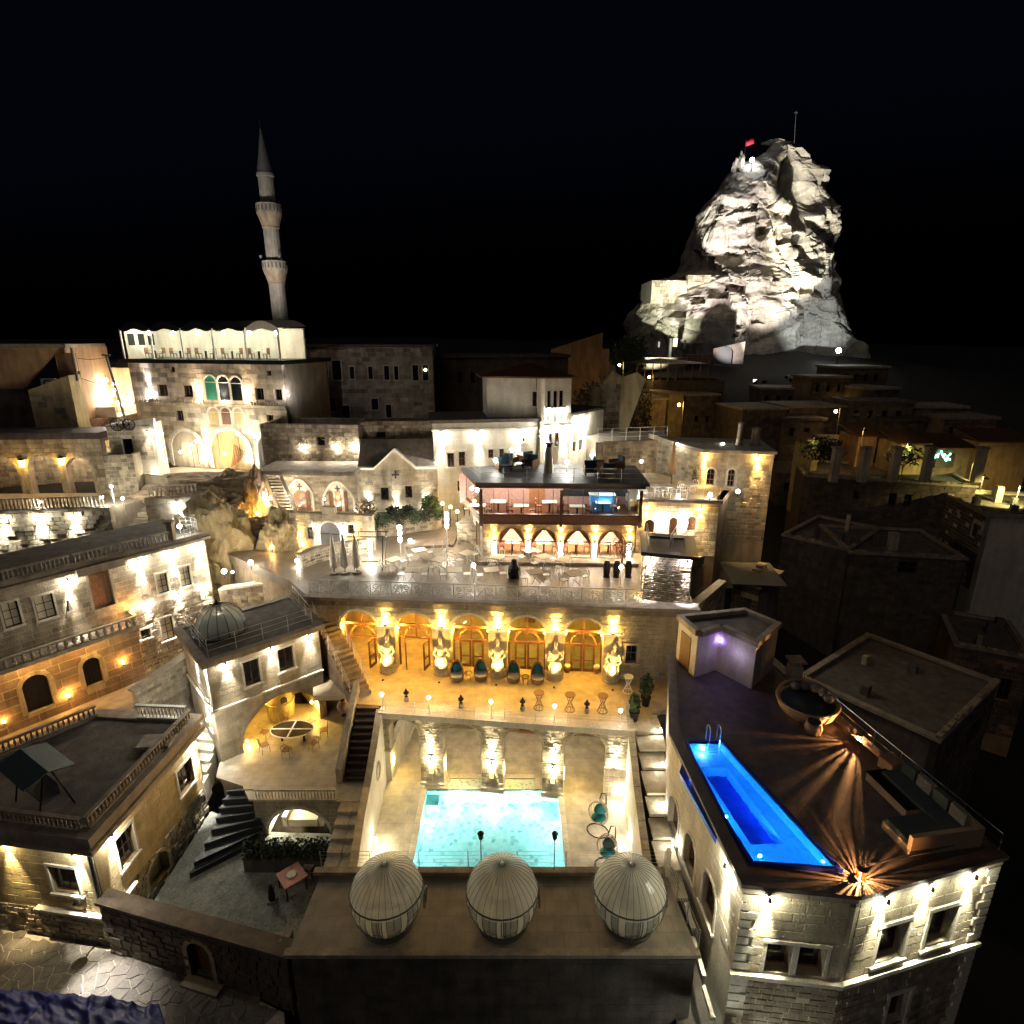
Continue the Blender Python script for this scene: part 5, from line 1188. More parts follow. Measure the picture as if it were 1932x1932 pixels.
# door in the arched niche
m = MB(); wallmesh(m, FQ, rect(du0, du1, dh0, dh1), (), .05, -.38); m.build('door_niche', ORNG, qh)
m = MB(); m.box(du0+.08, du0+.08+(du1-du0)*.72, .3, .36, dh0, dh0+(dh1-dh0)*.84, FQ); dd = m.build('door', WOODL, qh)
for i in range(4): k = (du1-du0)*.72/4; MB().box(du0+.1+k*i, du0+.06+k*(i+1), .285, .3, dh0+.06, dh0+(dh1-dh0)*.8, FQ).build('door_plank', WOODL, dd)
archring(MB(), FQ, du0, du1, dh0, dh1, 'seg', .14, -.02, .05, 11).build('arch_ring', CREAM, qh)
for b in ad:
    m = MB(); m.box(b[0], b[1], .25, .3, b[2], b[3], FQ); dd = m.build('cellar_door', IRON, qh); archring(MB(), FQ, *b, 'round', .24, -.02, .07, 11).build('arch_ring', CREAM, qh)
    for i in range(5): k = (b[1]-b[0])/5; MB().box(b[0]+k*i+.01, b[0]+k*(i+1)-.01, .235, .25, b[2], b[3]-.02, FQ).build('door_plank', IRON, dd)
# roof, stepped balustrade
off = -FQ.n*6
rp_ = [QA, QB, (QB[0]+off.x, QB[1]+off.y), (QA[0]+off.x, QA[1]+off.y)]
slab('roof_slab', rp_, 7.3, 7.75, ROOFG, parent=qh)
m = MB(); m.box(-.1, u_end+.25, -.38, .2, HQ-.02, HQ+.16, FQ); m.build('cornice', COPING, qh); m = MB(); m.box(-.1, u_end+.15, -.22, .2, HQ+.165, HQ+.4, FQ); m.build('parapet', COPING, qh)
ub = FQ.uv(D3(700, 900))[0]; uc = FQ.uv(D3(1040, 750))[0]
m = MB(); m.box(ub-.3, uc+.1, -.55, -.385, HQ-.25, HQ+.2, FQ); m.build('bay_cornice', COPING, qh); m = MB(); m.box(ub-.1, uc, -.3, -.0, bal_h+.1, HQ-.26, FQ)
balustrade('cream roof balustrade along the west house front', FQ.pt(.2, HQ+.4, .05), FQ.pt(ub-.35, HQ+.4, .05), .6, .2, COPING)
balustrade('cream roof balustrade over the door bay of the west house', FQ.pt(ub-.25, HQ+.42, .12), FQ.pt(uc+.1, HQ+.42, .12), .6, .2, COPING)
balustrade('cream roof balustrade towards the rock end of the west house', FQ.pt(uc+.2, HQ+.4, .05), FQ.pt(u_end-1.9, HQ+.4, .05), .6, .2, COPING)
rl = thing('glass_railing', 'curved white-lit railing on the rock end of the west house roof', 'railing', FQ.pt(u_end-.5, HQ+.4))
c_ = FQ.pt(u_end-1.3, HQ+.42, -.9)
for k in range(9):
    a = FQ.ang-math.pi/2+k*math.pi/10; q = c_+Vector((1.25*math.cos(a), 1.25*math.sin(a), 0)); MB().tube([q, q+Vector((0,0,.75))], .018, 5).build('post', WIRON, rl)
m = MB()
for z in (.25,.5,.75): m.tube([c_+Vector((1.25*math.cos(FQ.ang-math.pi/2+k*math.pi/10), 1.25*math.sin(FQ.ang-math.pi/2+k*math.pi/10), z)) for k in range(9)], .014, 4)
m.build('rail', WIRON, rl)
q = FQ.pt(u_end-1.9, HQ+.4, .02); pc = thing('roof_pillar', 'square stone lamp pillar at the roof edge of the west house', 'pillar', q); MB().box(q.x-.17, q.x+.17, q.y-.17, q.y+.17, q.z, q.z+1.1).build('shaft', CREAM, pc); MB().box(q.x-.26, q.x+.26, q.y-.26, q.y+.26, q.z+1.102, q.z+1.22).build('cap', COPING, pc); MB().box(q.x-.2, q.x+.2, q.y-.2, q.y+.2, q.z-.04, q.z).build('base', COPING, pc)
t = thing('globe_lamp', 'white globe lamp behind the curved railing of the west house roof', 'lamp', c_+Vector((.2,.2,0))); MB().ball(c_+Vector((.2,.2,.45)), .13, 10, 8).build('globe', BULBW, t); MB().tube([c_+Vector((.2,.2,0)), c_+Vector((.2,.2,.34))], .02, 5).build('stem', WIRON, t); lightd('glow', 'POINT', c_+Vector((.2,.2,.45)), 60, COOL, t, .14)
# balcony
bu1 = FQ.uv(D3(1150, 1330))[0]
bc = thing('balcony', 'projecting stone balcony with bulbous balusters on the west house', 'balcony', FQ.pt(bu1/2, bal_h))
m = MB(); m.box(0, bu1, -1.15, -.005, bal_h-.22, bal_h, FQ); m.build('slab', COPING, bc); m = MB(); m.box(0, bu1+.05, -1.25, -1.152, bal_h-.16, bal_h+.06, FQ); m.build('edge_moulding', CREAM, bc)
balustrade('', FQ.pt(.1, bal_h, 1.08), FQ.pt(bu1, bal_h, 1.08), .62, .36, CREAM, 2.1, root=bc); balustrade('', FQ.pt(bu1-.03, bal_h, 1.05), FQ.pt(bu1-.03, bal_h, .05), .62, .36, CREAM, 2.1, root=bc)
# lamps
for i, (x, y) in enumerate(((585, 985), (1205, 765), (1495, 700), (1735, 640), (1290, 1225), (1570, 1135), (1800, 1065))):
    u, h = FQ.uv(D3(x, y)); up = i < 4
    washer(FQ, u, min(h, HQ-.35), 'bright downlight under the roof cornice of the west house' if up else 'bright downlight on the rubble storey of the west house', 'cornice downlights of the west house' if up else 'rubble-storey downlights of the west house', 'down', 70 if up else 36, (1,.95,.82), 50 if up else 66, .1, d=.2, blend=.7)
for i, (cr, x, y) in enumerate(((C2, 322, 375), (D3, 1085, 1750), (D3, 1140, 1270), (C2, 15, 497))):
    u, h = FQ.uv(cr(x, y)); d = .1 if i != 2 else .5; p = FQ.pt(u, h, d); t = thing('amber_lamp', ['amber uplight between the two cellar doors of the west house', 'amber uplight by the rubble corner of the west house', 'amber lamp at the balcony end of the west house', 'amber ball lamp beside the first cellar door of the west house'][i], 'lamp', p)
    MB().ball(p, .08, 8, 6).build('bulb', BULBY, t); m = MB(); m.tube([p-Vector((0,0,.2)), p-Vector((0,0,.07))], .035, 6); m.build('holder', BLACK, t); lightd('glow', 'POINT', p+FQ.n*.14+Vector((0,0,.1)), (9, 6, 8, 3)[i], (1,.42,.08), t, .06)
t = thing('balcony_soffit_lamp', 'hidden orange lamp washing the cellar front under the balcony', 'lamp', FQ.pt(4, bal_h-.3, .7)); MB().tube([FQ.pt(2.4, bal_h-.26, .7), FQ.pt(bu1-1, bal_h-.26, .7)], .03, 6).build('tube', BULBY, t)
for u in (2.6, 5.0, 7.4): lightd('glow', 'POINT', FQ.pt(u, bal_h-.5, .75), 3.5, (1,.30,.07), t, .1)
# iron bistro on the balcony, wall lantern, rubble terraces below
t = thing('wall_lantern', 'dark pointed iron lantern on the west house wall by the tall window', 'lantern', FQ.pt(*FQ.uv(D3(610, 1280)), 0)); u, h = FQ.uv(D3(610, 1280)); MB().lathe([(0,0),(.16,0),(.05,.5),(.07,.52),(.07,.6),(0,.62)], FQ.pt(u, h, .18), 6).build('body', LEADG, t); MB().tube([FQ.pt(u, h+.5, 0), FQ.pt(u, h+.5, .18)], .02, 5).build('arm', IRON, t)
# slope and terrace ground between west house and corner house
g = [FQ.pt(-2, 0, 0), FQ.pt(FQ.L, 0, 0), Vector((-16.2, 31.5, 0)), Vector((-18.5, 28.9, 0)), Vector((-15.6, 24.7, 0)), Vector((-20.6, 25.1, 0)), Vector((-25.2, 19.3, 0)), Vector((-31, 20.5, 0))]
slab('side_terrace', [(p.x, p.y) for p in g], -6, -.4, PATIO)
FT = Fr((-27.5, 20.9), (-20.3, 27.6), SZ); tw = thing('rubble_terrace_wall', 'bright rubble terrace wall between the corner house and the west house', 'wall', FT.pt(4, 0))
hT = FT.uv(C2(300, 560))[1]
m = MB(); m.box(0, FT.L, 0, .5, -1, 4.0, FT); m.build('wall_body', CREAM, tw); put_blocks(courses(FT, 0, FT.L, 0, 4.0, (), .24, .42, RND, proud=(.02,.1), skip=.03), tw, ROUGHB, 'rubble_block', 160); m = MB(); m.box(-.1, FT.L+.1, -.15, .6, 4.002, 4.14, FT); m.build('coping', COPING, tw)
for u in (2.2, 5.2, 7.6): washer(FT, u, 3.7, 'downlight on the rubble terrace wall behind the corner house', 'downlights of the rubble terrace wall', 'down', 30, (1,.95,.78), 70, .12, d=.22)
# stone garden wall rising to the house corner
FG = Fr((-20.0, 27.3), (-17.2, 33.5), -.4); gw = thing('garden_wall', 'long coped stone wall rising between the west house and the dome-roof house', 'wall', FG.pt(3, 0))
m = MB(); wallmesh(m, FG, [(0,-2),(FG.L,-2),(FG.L,3.2),(0,2.3)], (), .4); m.build('wall_body', CREAM, gw); put_blocks(courses(FG, 0, FG.L, -1, 2.3, (), .25, .42, RND, proud=(.005,.03)), gw, CREAMB)
m = MB(); a, b = FG.pt(-.1, 2.3, .12), FG.pt(FG.L, 3.2, .12); c, d = FG.pt(FG.L, 3.2, -.52), FG.pt(-.1, 2.3, -.52); m.hexa([a+Vector((0,0,.003)), b+Vector((0,0,.003)), c+Vector((0,0,.003)), d+Vector((0,0,.003)), a+Vector((0,0,.13)), b+Vector((0,0,.13)), c+Vector((0,0,.13)), d+Vector((0,0,.13))]); m.build('coping', COPING, gw)
# lit steps between corner house and dome-roof house
ls = thing('pale_steps', 'pale lit stone steps between corner house and dome-roof house', 'stairs', (-16, 26.5, -1))
for k in range(10):
    z = -1.4+.2*k; a = k/9; x0 = -15.45-.9*a; y = 24.6+.55*k; MB().hexa([Vector(p) for p in ((x0-1.3,y,z-1.2),(x0,y-.2,z-1.2),(x0-.05,y+.45,z-1.2),(x0-1.35,y+.62,z-1.2),(x0-1.3,y,z),(x0,y-.2,z),(x0-.05,y+.45,z),(x0-1.35,y+.62,z))]).build('step', PALE, ls)
t = thing('step_light', 'white lamp lighting the pale steps by the dome-roof house', 'lamp', (-15.9, 26.4, .9)); MB().box(-15.95, -15.85, 26.35, 26.45, .8, .95).build('housing', BULBW, t); lightd('glow', 'POINT', (-16.2, 26.2, 1.2), 14, COOL, t, .07)
# ---- balustraded terrace wall higher up
FT2 = Fr((-40.5, 41.0), (-30.2, 42.4), 3.6); HT2 = 4.1
tw = thing('balustrade_terrace_wall', 'brightly lit rough stone wall below the long white balustrade', 'wall', FT2.pt(5, 0))
m = MB(); m.box(-1, FT2.L, 0, .6, -4, HT2, FT2); m.build('wall_body', CREAM, tw); put_blocks(courses(FT2, -1, FT2.L, -.5, HT2-.1, (), .34, .6, RND, proud=(.02,.1), skip=.02), tw, ROUGHB, 'rubble_block', 150); m = MB(); m.box(-1, FT2.L+.1, -.2, .7, HT2+.002, HT2+.16, FT2); m.build('coping', COPING, tw)
balustrade('long white balustrade above the brightly lit rough stone wall', FT2.pt(-.9, HT2+.16, -.1), FT2.pt(FT2.L-.3, HT2+.16, -.1), .85, .26, PALE, 1.5)
slab('loggia_terrace', [FT2.pt(-1,0,-.5)[:2], FT2.pt(FT2.L,0,-.5)[:2], (-28.5, 47.5), (-43, 47)], 2, 3.6+HT2-.05, PATIO)
for i, x in enumerate((20, 350, 655)): u = FT2.uv(D3(x, 430))[0]; washer(FT2, u, HT2-.35, 'strong downlight on the rough wall under the long balustrade', 'downlights under the long balustrade', 'down', 110, (1,.98,.84), 84, .12, d=.3)
for i, (x, y) in enumerate(((360, 335), (985, 195), (900, 290), (1085, 300))):
    p = PY(D3(x, y), 42.0+(.8 if i else 0)); t = thing('ball_light', 'dazzling white ball light on the long balustrade terrace', 'lamp', p, 'ball lights of the long balustrade terrace'); MB().ball(p, .1, 10, 8).build('bulb', BULBW, t); MB().tube([p-Vector((0,0,1.3)), p-Vector((0,0,.12))], .03, 6).build('stem', WIRON, t); lightd('glow', 'POINT', p, 70, WARMW, t, .11)
# flight of steps beside it
fs2 = thing('lit_steps', 'lit green-grey steps climbing beside the long balustrade wall', 'stairs', (-29, 43, 4))
for k in range(9):
    z = 4.6+.3*k; y = 41.6+.42*k; MB().box(-30.0, -27.7, y, y+.5, z-1.5, z).build('step', PATIO, fs2)
p = PY(D3(1420, 350), 44.5); FU = Fr((-27.6, 42.6), (-22.8, 44.6), 4.2); uw = thing('upper_garden_wall', 'pale lit wall with a small balustrade above the lit steps', 'wall', FU.pt(2.4, 0)); m = MB(); m.box(0, FU.L, 0, .5, -4, 4.2, FU); m.build('wall_body', CREAM, uw); put_blocks(courses(FU, 0, FU.L, -.2, 4.1, (), .3, .55, RND, proud=(.01,.04)), uw, CREAMB)
balustrade('small white balustrade above the lit steps', FU.pt(.2, 4.2, -.2), FU.pt(3.6, 4.2, -.2), .8, .25, PALE, 1.4); balustrade('short white balustrade at the foot of the pale lit wall', FU.pt(.4, .6, .8), FU.pt(4.2, .6, .8), .8, .25, PALE, 1.4)
slab('foot_terrace', [FU.pt(-.2,0,1.5)[:2], FU.pt(5,0,1.2)[:2], FU.pt(5,0,-.3)[:2], FU.pt(-.2,0,-.3)[:2]], -2, 4.78, PATIO)
washer(FU, 2.1, 3.6, 'cool downlight on the pale lit wall above the lit steps', None, 'down', 60, COOL, 80, .12, d=.3)
# ---- loggia with two lit arches
FLo = Fr((-46.5, 46.6), (-33.4, 47.4), 7.6); HLo = 4.6
lo_ = thing('loggia', 'old stone loggia with lit arches and amber lanterns', 'building', FLo.pt(6, 0))
ha = []
for w in ((335, 705, 1585, 1900), (795, 905, 1620, 1890)): b = wpx(FLo, D1, *w); ha.append(arch(b[0], b[1] if w[0] < 500 else b[0]+2.0, .05, b[3], 'round'))
ha.insert(0, arch(ha[0][0][0]-4.2, ha[0][0][0]-.8, .05, ha[0][2][1]+1.2, 'round'))
poly = [(0,-3)]
for h in ha: poly += [(h[0][0], -3), (h[0][0], 0)] + h[2:][::-1] + [(h[1][0], 0), (h[1][0], -3)]
poly += [(FLo.L,-3), (FLo.L, HLo), (0, HLo)]
m = MB(); wallmesh(m, FLo, poly, (), .6); m.build('front_wall', BROWN, lo_); put_blocks(courses(FLo, 0, FLo.L, 0, HLo, ha, .34, .6, RND, proud=(.005,.05)), lo_, CREAMB)
m = MB(); m.box(0, FLo.L, 2.4, 2.6, -3, HLo, FLo); m.box(0, FLo.L, .6, 2.4, HLo-.3, HLo-.1, FLo); m.build('inner_room', YELP, lo_); put_blocks(courses(Fr(FLo.pt(0,0,-2.4)[:2], FLo.pt(FLo.L,0,-2.4)[:2], 7.6), 0, FLo.L, 0, 3.5, (), .35, .7, RND, proud=(.01,.05)), lo_, CREAMB)
m = MB(); m.box(-.2, FLo.L+.2, -.4, 3.0, HLo+.002, HLo+.5, FLo); m.build('roof', DKROOF, lo_)
for h in ha: archring(MB(), FLo, h[0][0], h[1][0], .05, max(p[1] for p in h), 'round', .22, -.02, .07, 11).build('arch_ring', CREAM, lo_)
for i, (x, y) in enumerate(((285, 1690), (757, 1665))):
    u, h = FLo.uv(D1(x, y)); p = FLo.pt(u, h, .2); t = thing('amber_lantern', ['amber lantern on the outer pier of the loggia', 'amber lantern on the middle pier of the loggia'][i], 'lantern', p); MB().lathe([(0,-.3),(.16,-.25),(.26,.28),(0,.3)], p, 8).build('glass', emit('lantern_amber_%d' % i, (1,.62,.08), 1.2), t); MB().lathe([(0,.31),(.3,.31),(.05,.5),(0,.5)], p, 8).build('hood', IRON, t); lightd('glow', 'POINT', p+FLo.n*.5, 9, AMBER, t, .15)
for i, h in enumerate(ha): c = (h[0][0]+h[1][0])/2; p = FLo.pt(c, 3.4, -1.3); t = thing('vault_lamp', 'white lamp under the loggia vault', 'lamp', p, 'vault lamps of the loggia'); MB().ball(p, .12, 8, 6).build('bulb', BULBW, t); MB().tube([p, p+Vector((0,0,.8))], .02, 4).build('stem', IRON, t); lightd('glow', 'POINT', p, 26 if i else 5, (1,.88,.66), t, .14)
# ---- rust-lit house on the west edge
FO = Fr((-51, 49.3), (-37.6, 51.2), 11.5); HO = 7.7
oh = thing('ochre_house', 'ochre plastered house with drainpipe and air-conditioner lit from below', 'building', FO.pt(8, 0))
wo = FO.uv(D1(790, 475)); ho = [rect(wo[0]-.75, wo[0]+.75, wo[1]-.75, wo[1]+.75)]
m = MB(); wallmesh(m, FO, rect(0, FO.L, -5, HO), ho, .4); m.build('front_wall', ORNG, oh); m = MB(); FOs = Fr(FO.pt(FO.L,0)[:2], FO.pt(FO.L,0,-7)[:2], 11.5); wallmesh(m, FOs, rect(0, FOs.L, -5, HO), (), .4); m.build('side_wall', ORNG, oh)
m = MB(); m.box(wo[0]-.75, wo[0]+.75, .2, .25, wo[1]-.75, wo[1]+.75, FO); m.build('window', DGLASS, oh); m = MB(); m.box(-.3, FO.L+.4, -.45, 6, HO+.002, HO+.3, FO); m.build('roof', COPING, oh)
hb_ = FO.uv(D1(400, 790))[1]; m = MB(); m.box(0, FO.L-3.0, -.35, 0, hb_-.15, hb_, FO); m.build('ledge', DKSTONE, oh); m = MB(); m.box(0, FO.L-3.2, -.2, -.005, -5, hb_-.16, FO); m.build('lower_storey', DKSTONE, oh)
q0, q1 = FO.uv(D1(880, 380)), FO.uv(D1(930, 700)); MB().tube([FO.pt(q0[0], HO, .12), FO.pt(q0[0], q1[1], .12)], .1, 8).build('drainpipe', LEADG, oh)
u, h = FO.uv(D1(620, 725)); ac = thing('air_conditioner', 'boxy white air-conditioner on the ochre house wall', 'air conditioner', FO.pt(u, h, .2)); m = MB(); m.box(u-.55, u+.55, -.5, -.1, h-.38, h+.38, FO); m.build('casing', WIRON, ac); MB().tube([FO.pt(u-.05+.27*math.cos(k*.5236), h+.27*math.sin(k*.5236), .51) for k in range(12)], .05, 5, closed=True).build('fan_ring', IRON, ac); m = MB(); m.box(u-.5, u-.4, -.5, 0, h-.5, h-.39, FO); m.box(u+.4, u+.5, -.5, 0, h-.5, h-.39, FO); m.build('bracket', IRON, ac)
yb = thing('yellow_annex', 'crumbling yellow plastered annex under the ochre house corner', 'building', FO.pt(FO.L-2, -1)); u0, u1 = FO.uv(D1(470, 1000))[0], FO.uv(D1(975, 1000))[0]; h0, h1 = FO.uv(D1(700, 1360))[1], FO.uv(D1(700, 800))[1]
m = MB(); m.prism([FO.pt(u0,0,1.0)[:2], FO.pt(u1,0,1.0)[:2], FO.pt(u1+.2,0,-.4)[:2], FO.pt(u0,0,-.0)[:2]], 11.5+h0-3, [11.5+h1, 11.5+h1+1.2, 11.5+h1+1.2, 11.5+h1]); m.build('wall', YELP, yb)
FY = Fr(FO.pt(u0,0,1.0)[:2], FO.pt(u1,0,1.0)[:2], 11.5+h0); put_blocks(courses(FY, 0, FY.L, 0, h1-h0-.2, (), .5, .9, RND, proud=(.005,.05), skip=.5), yb, ROUGHB)
for (u_, d_, pw, col) in ((FO.L-1.2, 1.8, 16, (1,.5,.18)), (FO.L-6, 2.5, 26, (1,.36,.12))):
    p = FO.pt(u_, .2, d_); t = thing('sodium_lamp', 'orange lamp lighting the ochre house from the lane', 'lamp', p, 'orange lamps below the ochre house'); MB().ball(p, .12, 8, 6).build('bulb', BULBY, t); MB().tube([p-Vector((0,0,1.5)), p-Vector((0,0,.1))], .04, 6).build('post', IRON, t); lightd('glow', 'POINT', p, pw, col, t, .13)
# lamp post with wires
q = PY(D1(1390, 1150), 53.5); tpz = PY(D1(1270, 400), 53.5); lp = thing('utility_pole', 'tall grey utility pole rising from the lit terrace bar', 'pole', q); MB().tube([Vector((tpz.x+1.0, tpz.y, 10)), tpz], [.12,.09], 8).build('pole', LEADG, lp); MB().box(tpz.x-.35, tpz.x+.35, tpz.y-.06, tpz.y+.06, tpz.z-.02, tpz.z+.12).build('crossarm', LEADG, lp)
for dz in (0, -2.4):
    a, b = tpz+Vector((.4,0,dz)), FO.pt(FO.L, HO+dz*.6-.6); c = (a+b)/2-Vector((0,0,.35)); MB().tube([a+(c-a)*0, a*.56+c*.44+Vector((0,0,-.08)), c, b*.56+c*.44+Vector((0,0,-.08)), b], .02, 4).build('wire', IRON, lp)
# glowing terrace bar
tb = thing('terrace_bar', 'crowded terrace bar dazzling with bulbs and a woven canopy', 'bar', PY(D1(1150, 1130), 54.5)); b0, b1 = PY(D1(940, 1130), 54.5), PY(D1(1420, 1100), 54.5)
m = MB(); m.prism([(b0.x, b0.y-.3), (b1.x, b1.y-.3), (b1.x, b1.y+4), (b0.x, b0.y+4)], 6, b0.z); m.build('floor', BROWN, tb); m = MB(); m.box(b0.x, b1.x, b0.y+3.6, b0.y+4, b0.z, b0.z+4.2); m.build('back_wall', ORNG, tb); m = MB(); m.box(b0.x, b1.x, b0.y-.35, b0.y-.2, b0.z, b0.z+.9); m.build('counter', PALE, tb)
m = MB(); m.lathe([(0,-1.6),(1.0,-1.3),(2.2,-.2),(2.3,0),(0,.02)], Vector(((b0.x*1.6+b1.x*.4)/2, b0.y-.6, b0.z)), 14); m.build('woven_basket', CERAM, tb)
for i in range(22):
    p = Vector((RND.uniform(b0.x+.2, b1.x-.2), b0.y+RND.uniform(0, 3), b0.z+RND.uniform(.7, 3.4))); vio = i in (3, 9, 15)
    t = thing('string_bulb', 'violet bulb strung over the terrace bar' if vio else 'warm bulb strung over the terrace bar', 'lamp', p, 'violet bulbs of the terrace bar' if vio else 'warm bulbs of the terrace bar'); MB().ball(p, .16, 8, 6).build('bulb', BULBP if vio else BULBW, t); MB().tube([p+Vector((0,0,.15)), p+Vector((0,0,.5))], .02, 4).build('socket', IRON, t)
    if i % 4 == 0: lightd('glow', 'POINT', p, 6, (1,.66,.4) if not vio else (.4,.25,1), t, .18)
# dark shed and lit pale house behind the bar
sh2 = thing('dark_shed', 'dark metal-clad shed with a lit strip window by the facade hotel', 'shed', PY(D1(1200, 700), 60)); a, b = PY(D1(940, 800), 60), PY(D1(1720, 800), 60); zt_ = PY(D1(1300, 470), 60).z; m = MB(); m.prism([(a.x,60),(b.x,60),(b.x,66),(a.x,66)], 8, [zt_-.4, zt_+.2, zt_+.4, zt_]); m.build('wall', LEADG, sh2); c, d = PY(D1(1460, 790), 59.9), PY(D1(1730, 700), 59.9); MB().box(c.x, d.x, 59.92, 59.98, c.z, d.z).build('strip_window', emit('strip_window', (1,.82,.45), .09), sh2); MB().box((c.x+d.x)/2-.06, (c.x+d.x)/2+.06, 59.88, 59.93, c.z, d.z).build('mullion', IRON, sh2)
# ================================================================ upper terrace and restaurant
up_poly = [FD.pt(-.1,0,.1)[:2], FD.pt(FD.L+.2,0,.1)[:2], (10.3, 36), (14, 38.2), (8.2, 42), (-6, 46.4), (-17, 46), (-19.5, 38), (-13.6, 33.4)]
slab('upper_terrace', up_poly, UZ-.6, UZ, UPPERF)
m = MB(); m.prism([(-11.9, 36.6), (10.2, 36), (10.0, 46), (-19, 46), (-19.4, 38.2), (-13.7, 33.6), (-11.9, 33)], -6, UZ-.61); struct(m.build('terrace_fill', CAVE))
# scroll railing along the edge
def scroll_panel(w, h):
    m = MB()
    for s, cx_ in ((1, w*.27), (-1, w*.73)):
        for q in (0, 1):
            pts = [];  sgn = s*(1 if q else -1)
            for k in range(15):
                a = k*.62; r = h*.30*(1-k/17); pts.append((cx_+sgn*r*math.cos(a), 0, h*(.5+(.2 if q else -.2))+r*math.sin(a)*(1 if q else -1)*.8))
            m.tube(pts, .016, 4)
    m.tube([(w*.5, 0, 0), (w*.5, 0, h)], .014, 4); m.tube([(0,0,h*.08),(w*.5,0,h*.92),(w,0,h*.08)], .011, 4)
    me = bpy.data.meshes.new('scroll_panel'); me.from_pydata(m.v, [], m.f); me.materials.append(WIRON); return me
SCROLL = scroll_panel(1.15, .8)
ur = thing('scroll_railing', 'long white wrought-iron scroll railing along the upper terrace edge', 'railing', FD.pt(FD.L/2, 4.75, .25))
k = 0; u = .15
while u < FD.L-3.2:
    p = FD.pt(u, 4.78, .18); MB().tube([p-Vector((0,0,.06)), p+Vector((0,0,.98))], .02, 5).build('post', WIRON, ur); link('scroll_panel', SCROLL, FD.pt(u+.02, 4.83, .18), ur, rotz=FD.ang); u += 1.2; k += 1
m = MB(); m.tube([FD.pt(.1, 5.72, .18), FD.pt(FD.L-2.6, 5.72, .18)], .022, 5); m.tube([FD.pt(.1, 4.83, .18), FD.pt(FD.L-2.6, 4.83, .18)], .014, 4); m.build('rail', WIRON, ur)
# restaurant block
FF = Fr((-1.95, 36.95), (8.05, 36.6), UZ); rs_ = thing('glazed_restaurant', 'two-storey restaurant with glazed upper floor over four curtained arches', 'building', FF.pt(5, 0))
FFl = Fr((-2.8, 40.5), (-1.95, 36.95), UZ)
fa = []
for w in ((1092,1222,640,800), (1258,1388,648,802), (1425,1560,652,805), (1598,1730,656,806)):
    b = wpx(FF, C5, *w); fa.append((b[0], b[1], .28, b[3]))
fh = [arch(*b, 'round') for b in fa]; G1 = 2.68
m = MB(); wallmesh(m, FF, rect(0, FF.L, 0, G1), fh, .45); m.build('ground_wall', CREAM, rs_)
lb = (1.4, 2.7, .28, 2.3); lh_ = [arch(*lb, 'round')]; m = MB(); wallmesh(m, FFl, rect(0, FFl.L, 0, G1), lh_, .4); m.build('side_wall', CREAM, rs_)
put_blocks(courses(FF, 0, FF.L, .3, G1, fh, .26, .5, RND, proud=(.004,.02)) + courses(FFl, 0, FFl.L, .3, G1, lh_, .26, .5, RND, proud=(.004,.02)), rs_, CREAMB)
m = MB(); m.box(-.3, FF.L+.2, -.9, 0, .0, .22, FF); m.build('plinth_step', COPING, rs_)
for F, b in [(FF, b) for b in fa] + [(FFl, lb)]:
    archring(MB(), F, *b, 'round', .1, -.02, .04, 13).build('arch_ring', WOOD, rs_)
    m = MB(); c = (b[0]+b[1])/2; m.box(b[0], b[1], .25, .31, b[2]+.95, b[2]+1.02, F); m.box(c-.03, c+.03, .25, .31, b[2], b[2]+.95, F); wf = m.build('window', WOOD, rs_); g = MB(); wallmesh(g, F, arch(*b, 'round'), (), .01, -.29); g.build('pane', GLASS, wf)
    for s in (-1, 1):   # tied curtain halves
        cm = MB(); NN = 10
        for j in range(9):
            t_ = j/8; h = b[3]-.04-(b[3]-b[2]-.1)*t_*.62; sp_ = hspan(arch(*b, 'round'), h) or (c-.1, c+.1); inner = c+s*(.02+.0*t_) + s*(abs(sp_[1]-c)*.92)*(t_**.75); outer = c+s*(abs(sp_[1]-c)-.02)
            for k in range(NN+1): w = k/NN; cm.v.append(F.pt(inner+(outer-inner)*w, h, -.42-.03*math.sin(w*18)))
        for j in range(8):
            for k in range(NN): a = j*(NN+1)+k; cm.f.append((a, a+1, a+NN+2, a+NN+1))
        cm.build('curtain', CURT, wf, smooth=True)
m = MB(); m.box(0, FF.L, 3.6, 3.8, 0, G1, FF); m.box(0, FF.L, .46, 3.6, G1-.12, G1-.02, FF); m.box(FF.L-.2, FF.L, .46, 3.6, 0, G1, FF); m.build('dining_room', PALE, rs_)
m = MB(); m.box(0, FF.L, .46, 3.8, .0, .1, FF); m.build('dining_floor', WOODL, rs_)
def diner(F, u, d, h, label, group, cloth=WHITEF):
    t = thing('dining_table', label, 'table', F.pt(u, h, d), group); m = MB(); m.box(u-.5, u+.5, -d-.35, -d+.35, h+.68, h+.74, F); m.build('cloth_top', cloth, t); m = MB(); m.box(u-.06, u+.06, -d-.06, -d+.06, h+.02, h+.68, F); m.box(u-.25, u+.25, -d-.25, -d+.25, h, h+.02, F); m.build('pedestal', WOOD, t)
    for s in (-1, 1):
        uu = u+s*.75; c = thing('dining_chair', 'upholstered dining chair beside a '+label, 'chair', F.pt(uu, h, d), group+' chairs'); m = MB(); m.box(uu-.2, uu+.2, -d-.2, -d+.2, h+.42, h+.48, F); m.build('seat', CURT, c); m = MB(); m.box(uu+s*.17, uu+s*.22, -d-.2, -d+.2, h+.48, h+.95, F); m.build('backrest', CURT, c)
        for a in (-.17, .17):
            for b2 in (-.17, .17): m = MB(); m.box(uu+a-.02, uu+a+.02, -d+b2-.02, -d+b2+.02, h, h+.42, F); m.build('leg', WOOD, c)
for b in fa: c = (b[0]+b[1])/2; diner(FF, c, -1.4, .1, 'white-clothed table behind a curtained restaurant arch', 'tables behind the curtained arches')
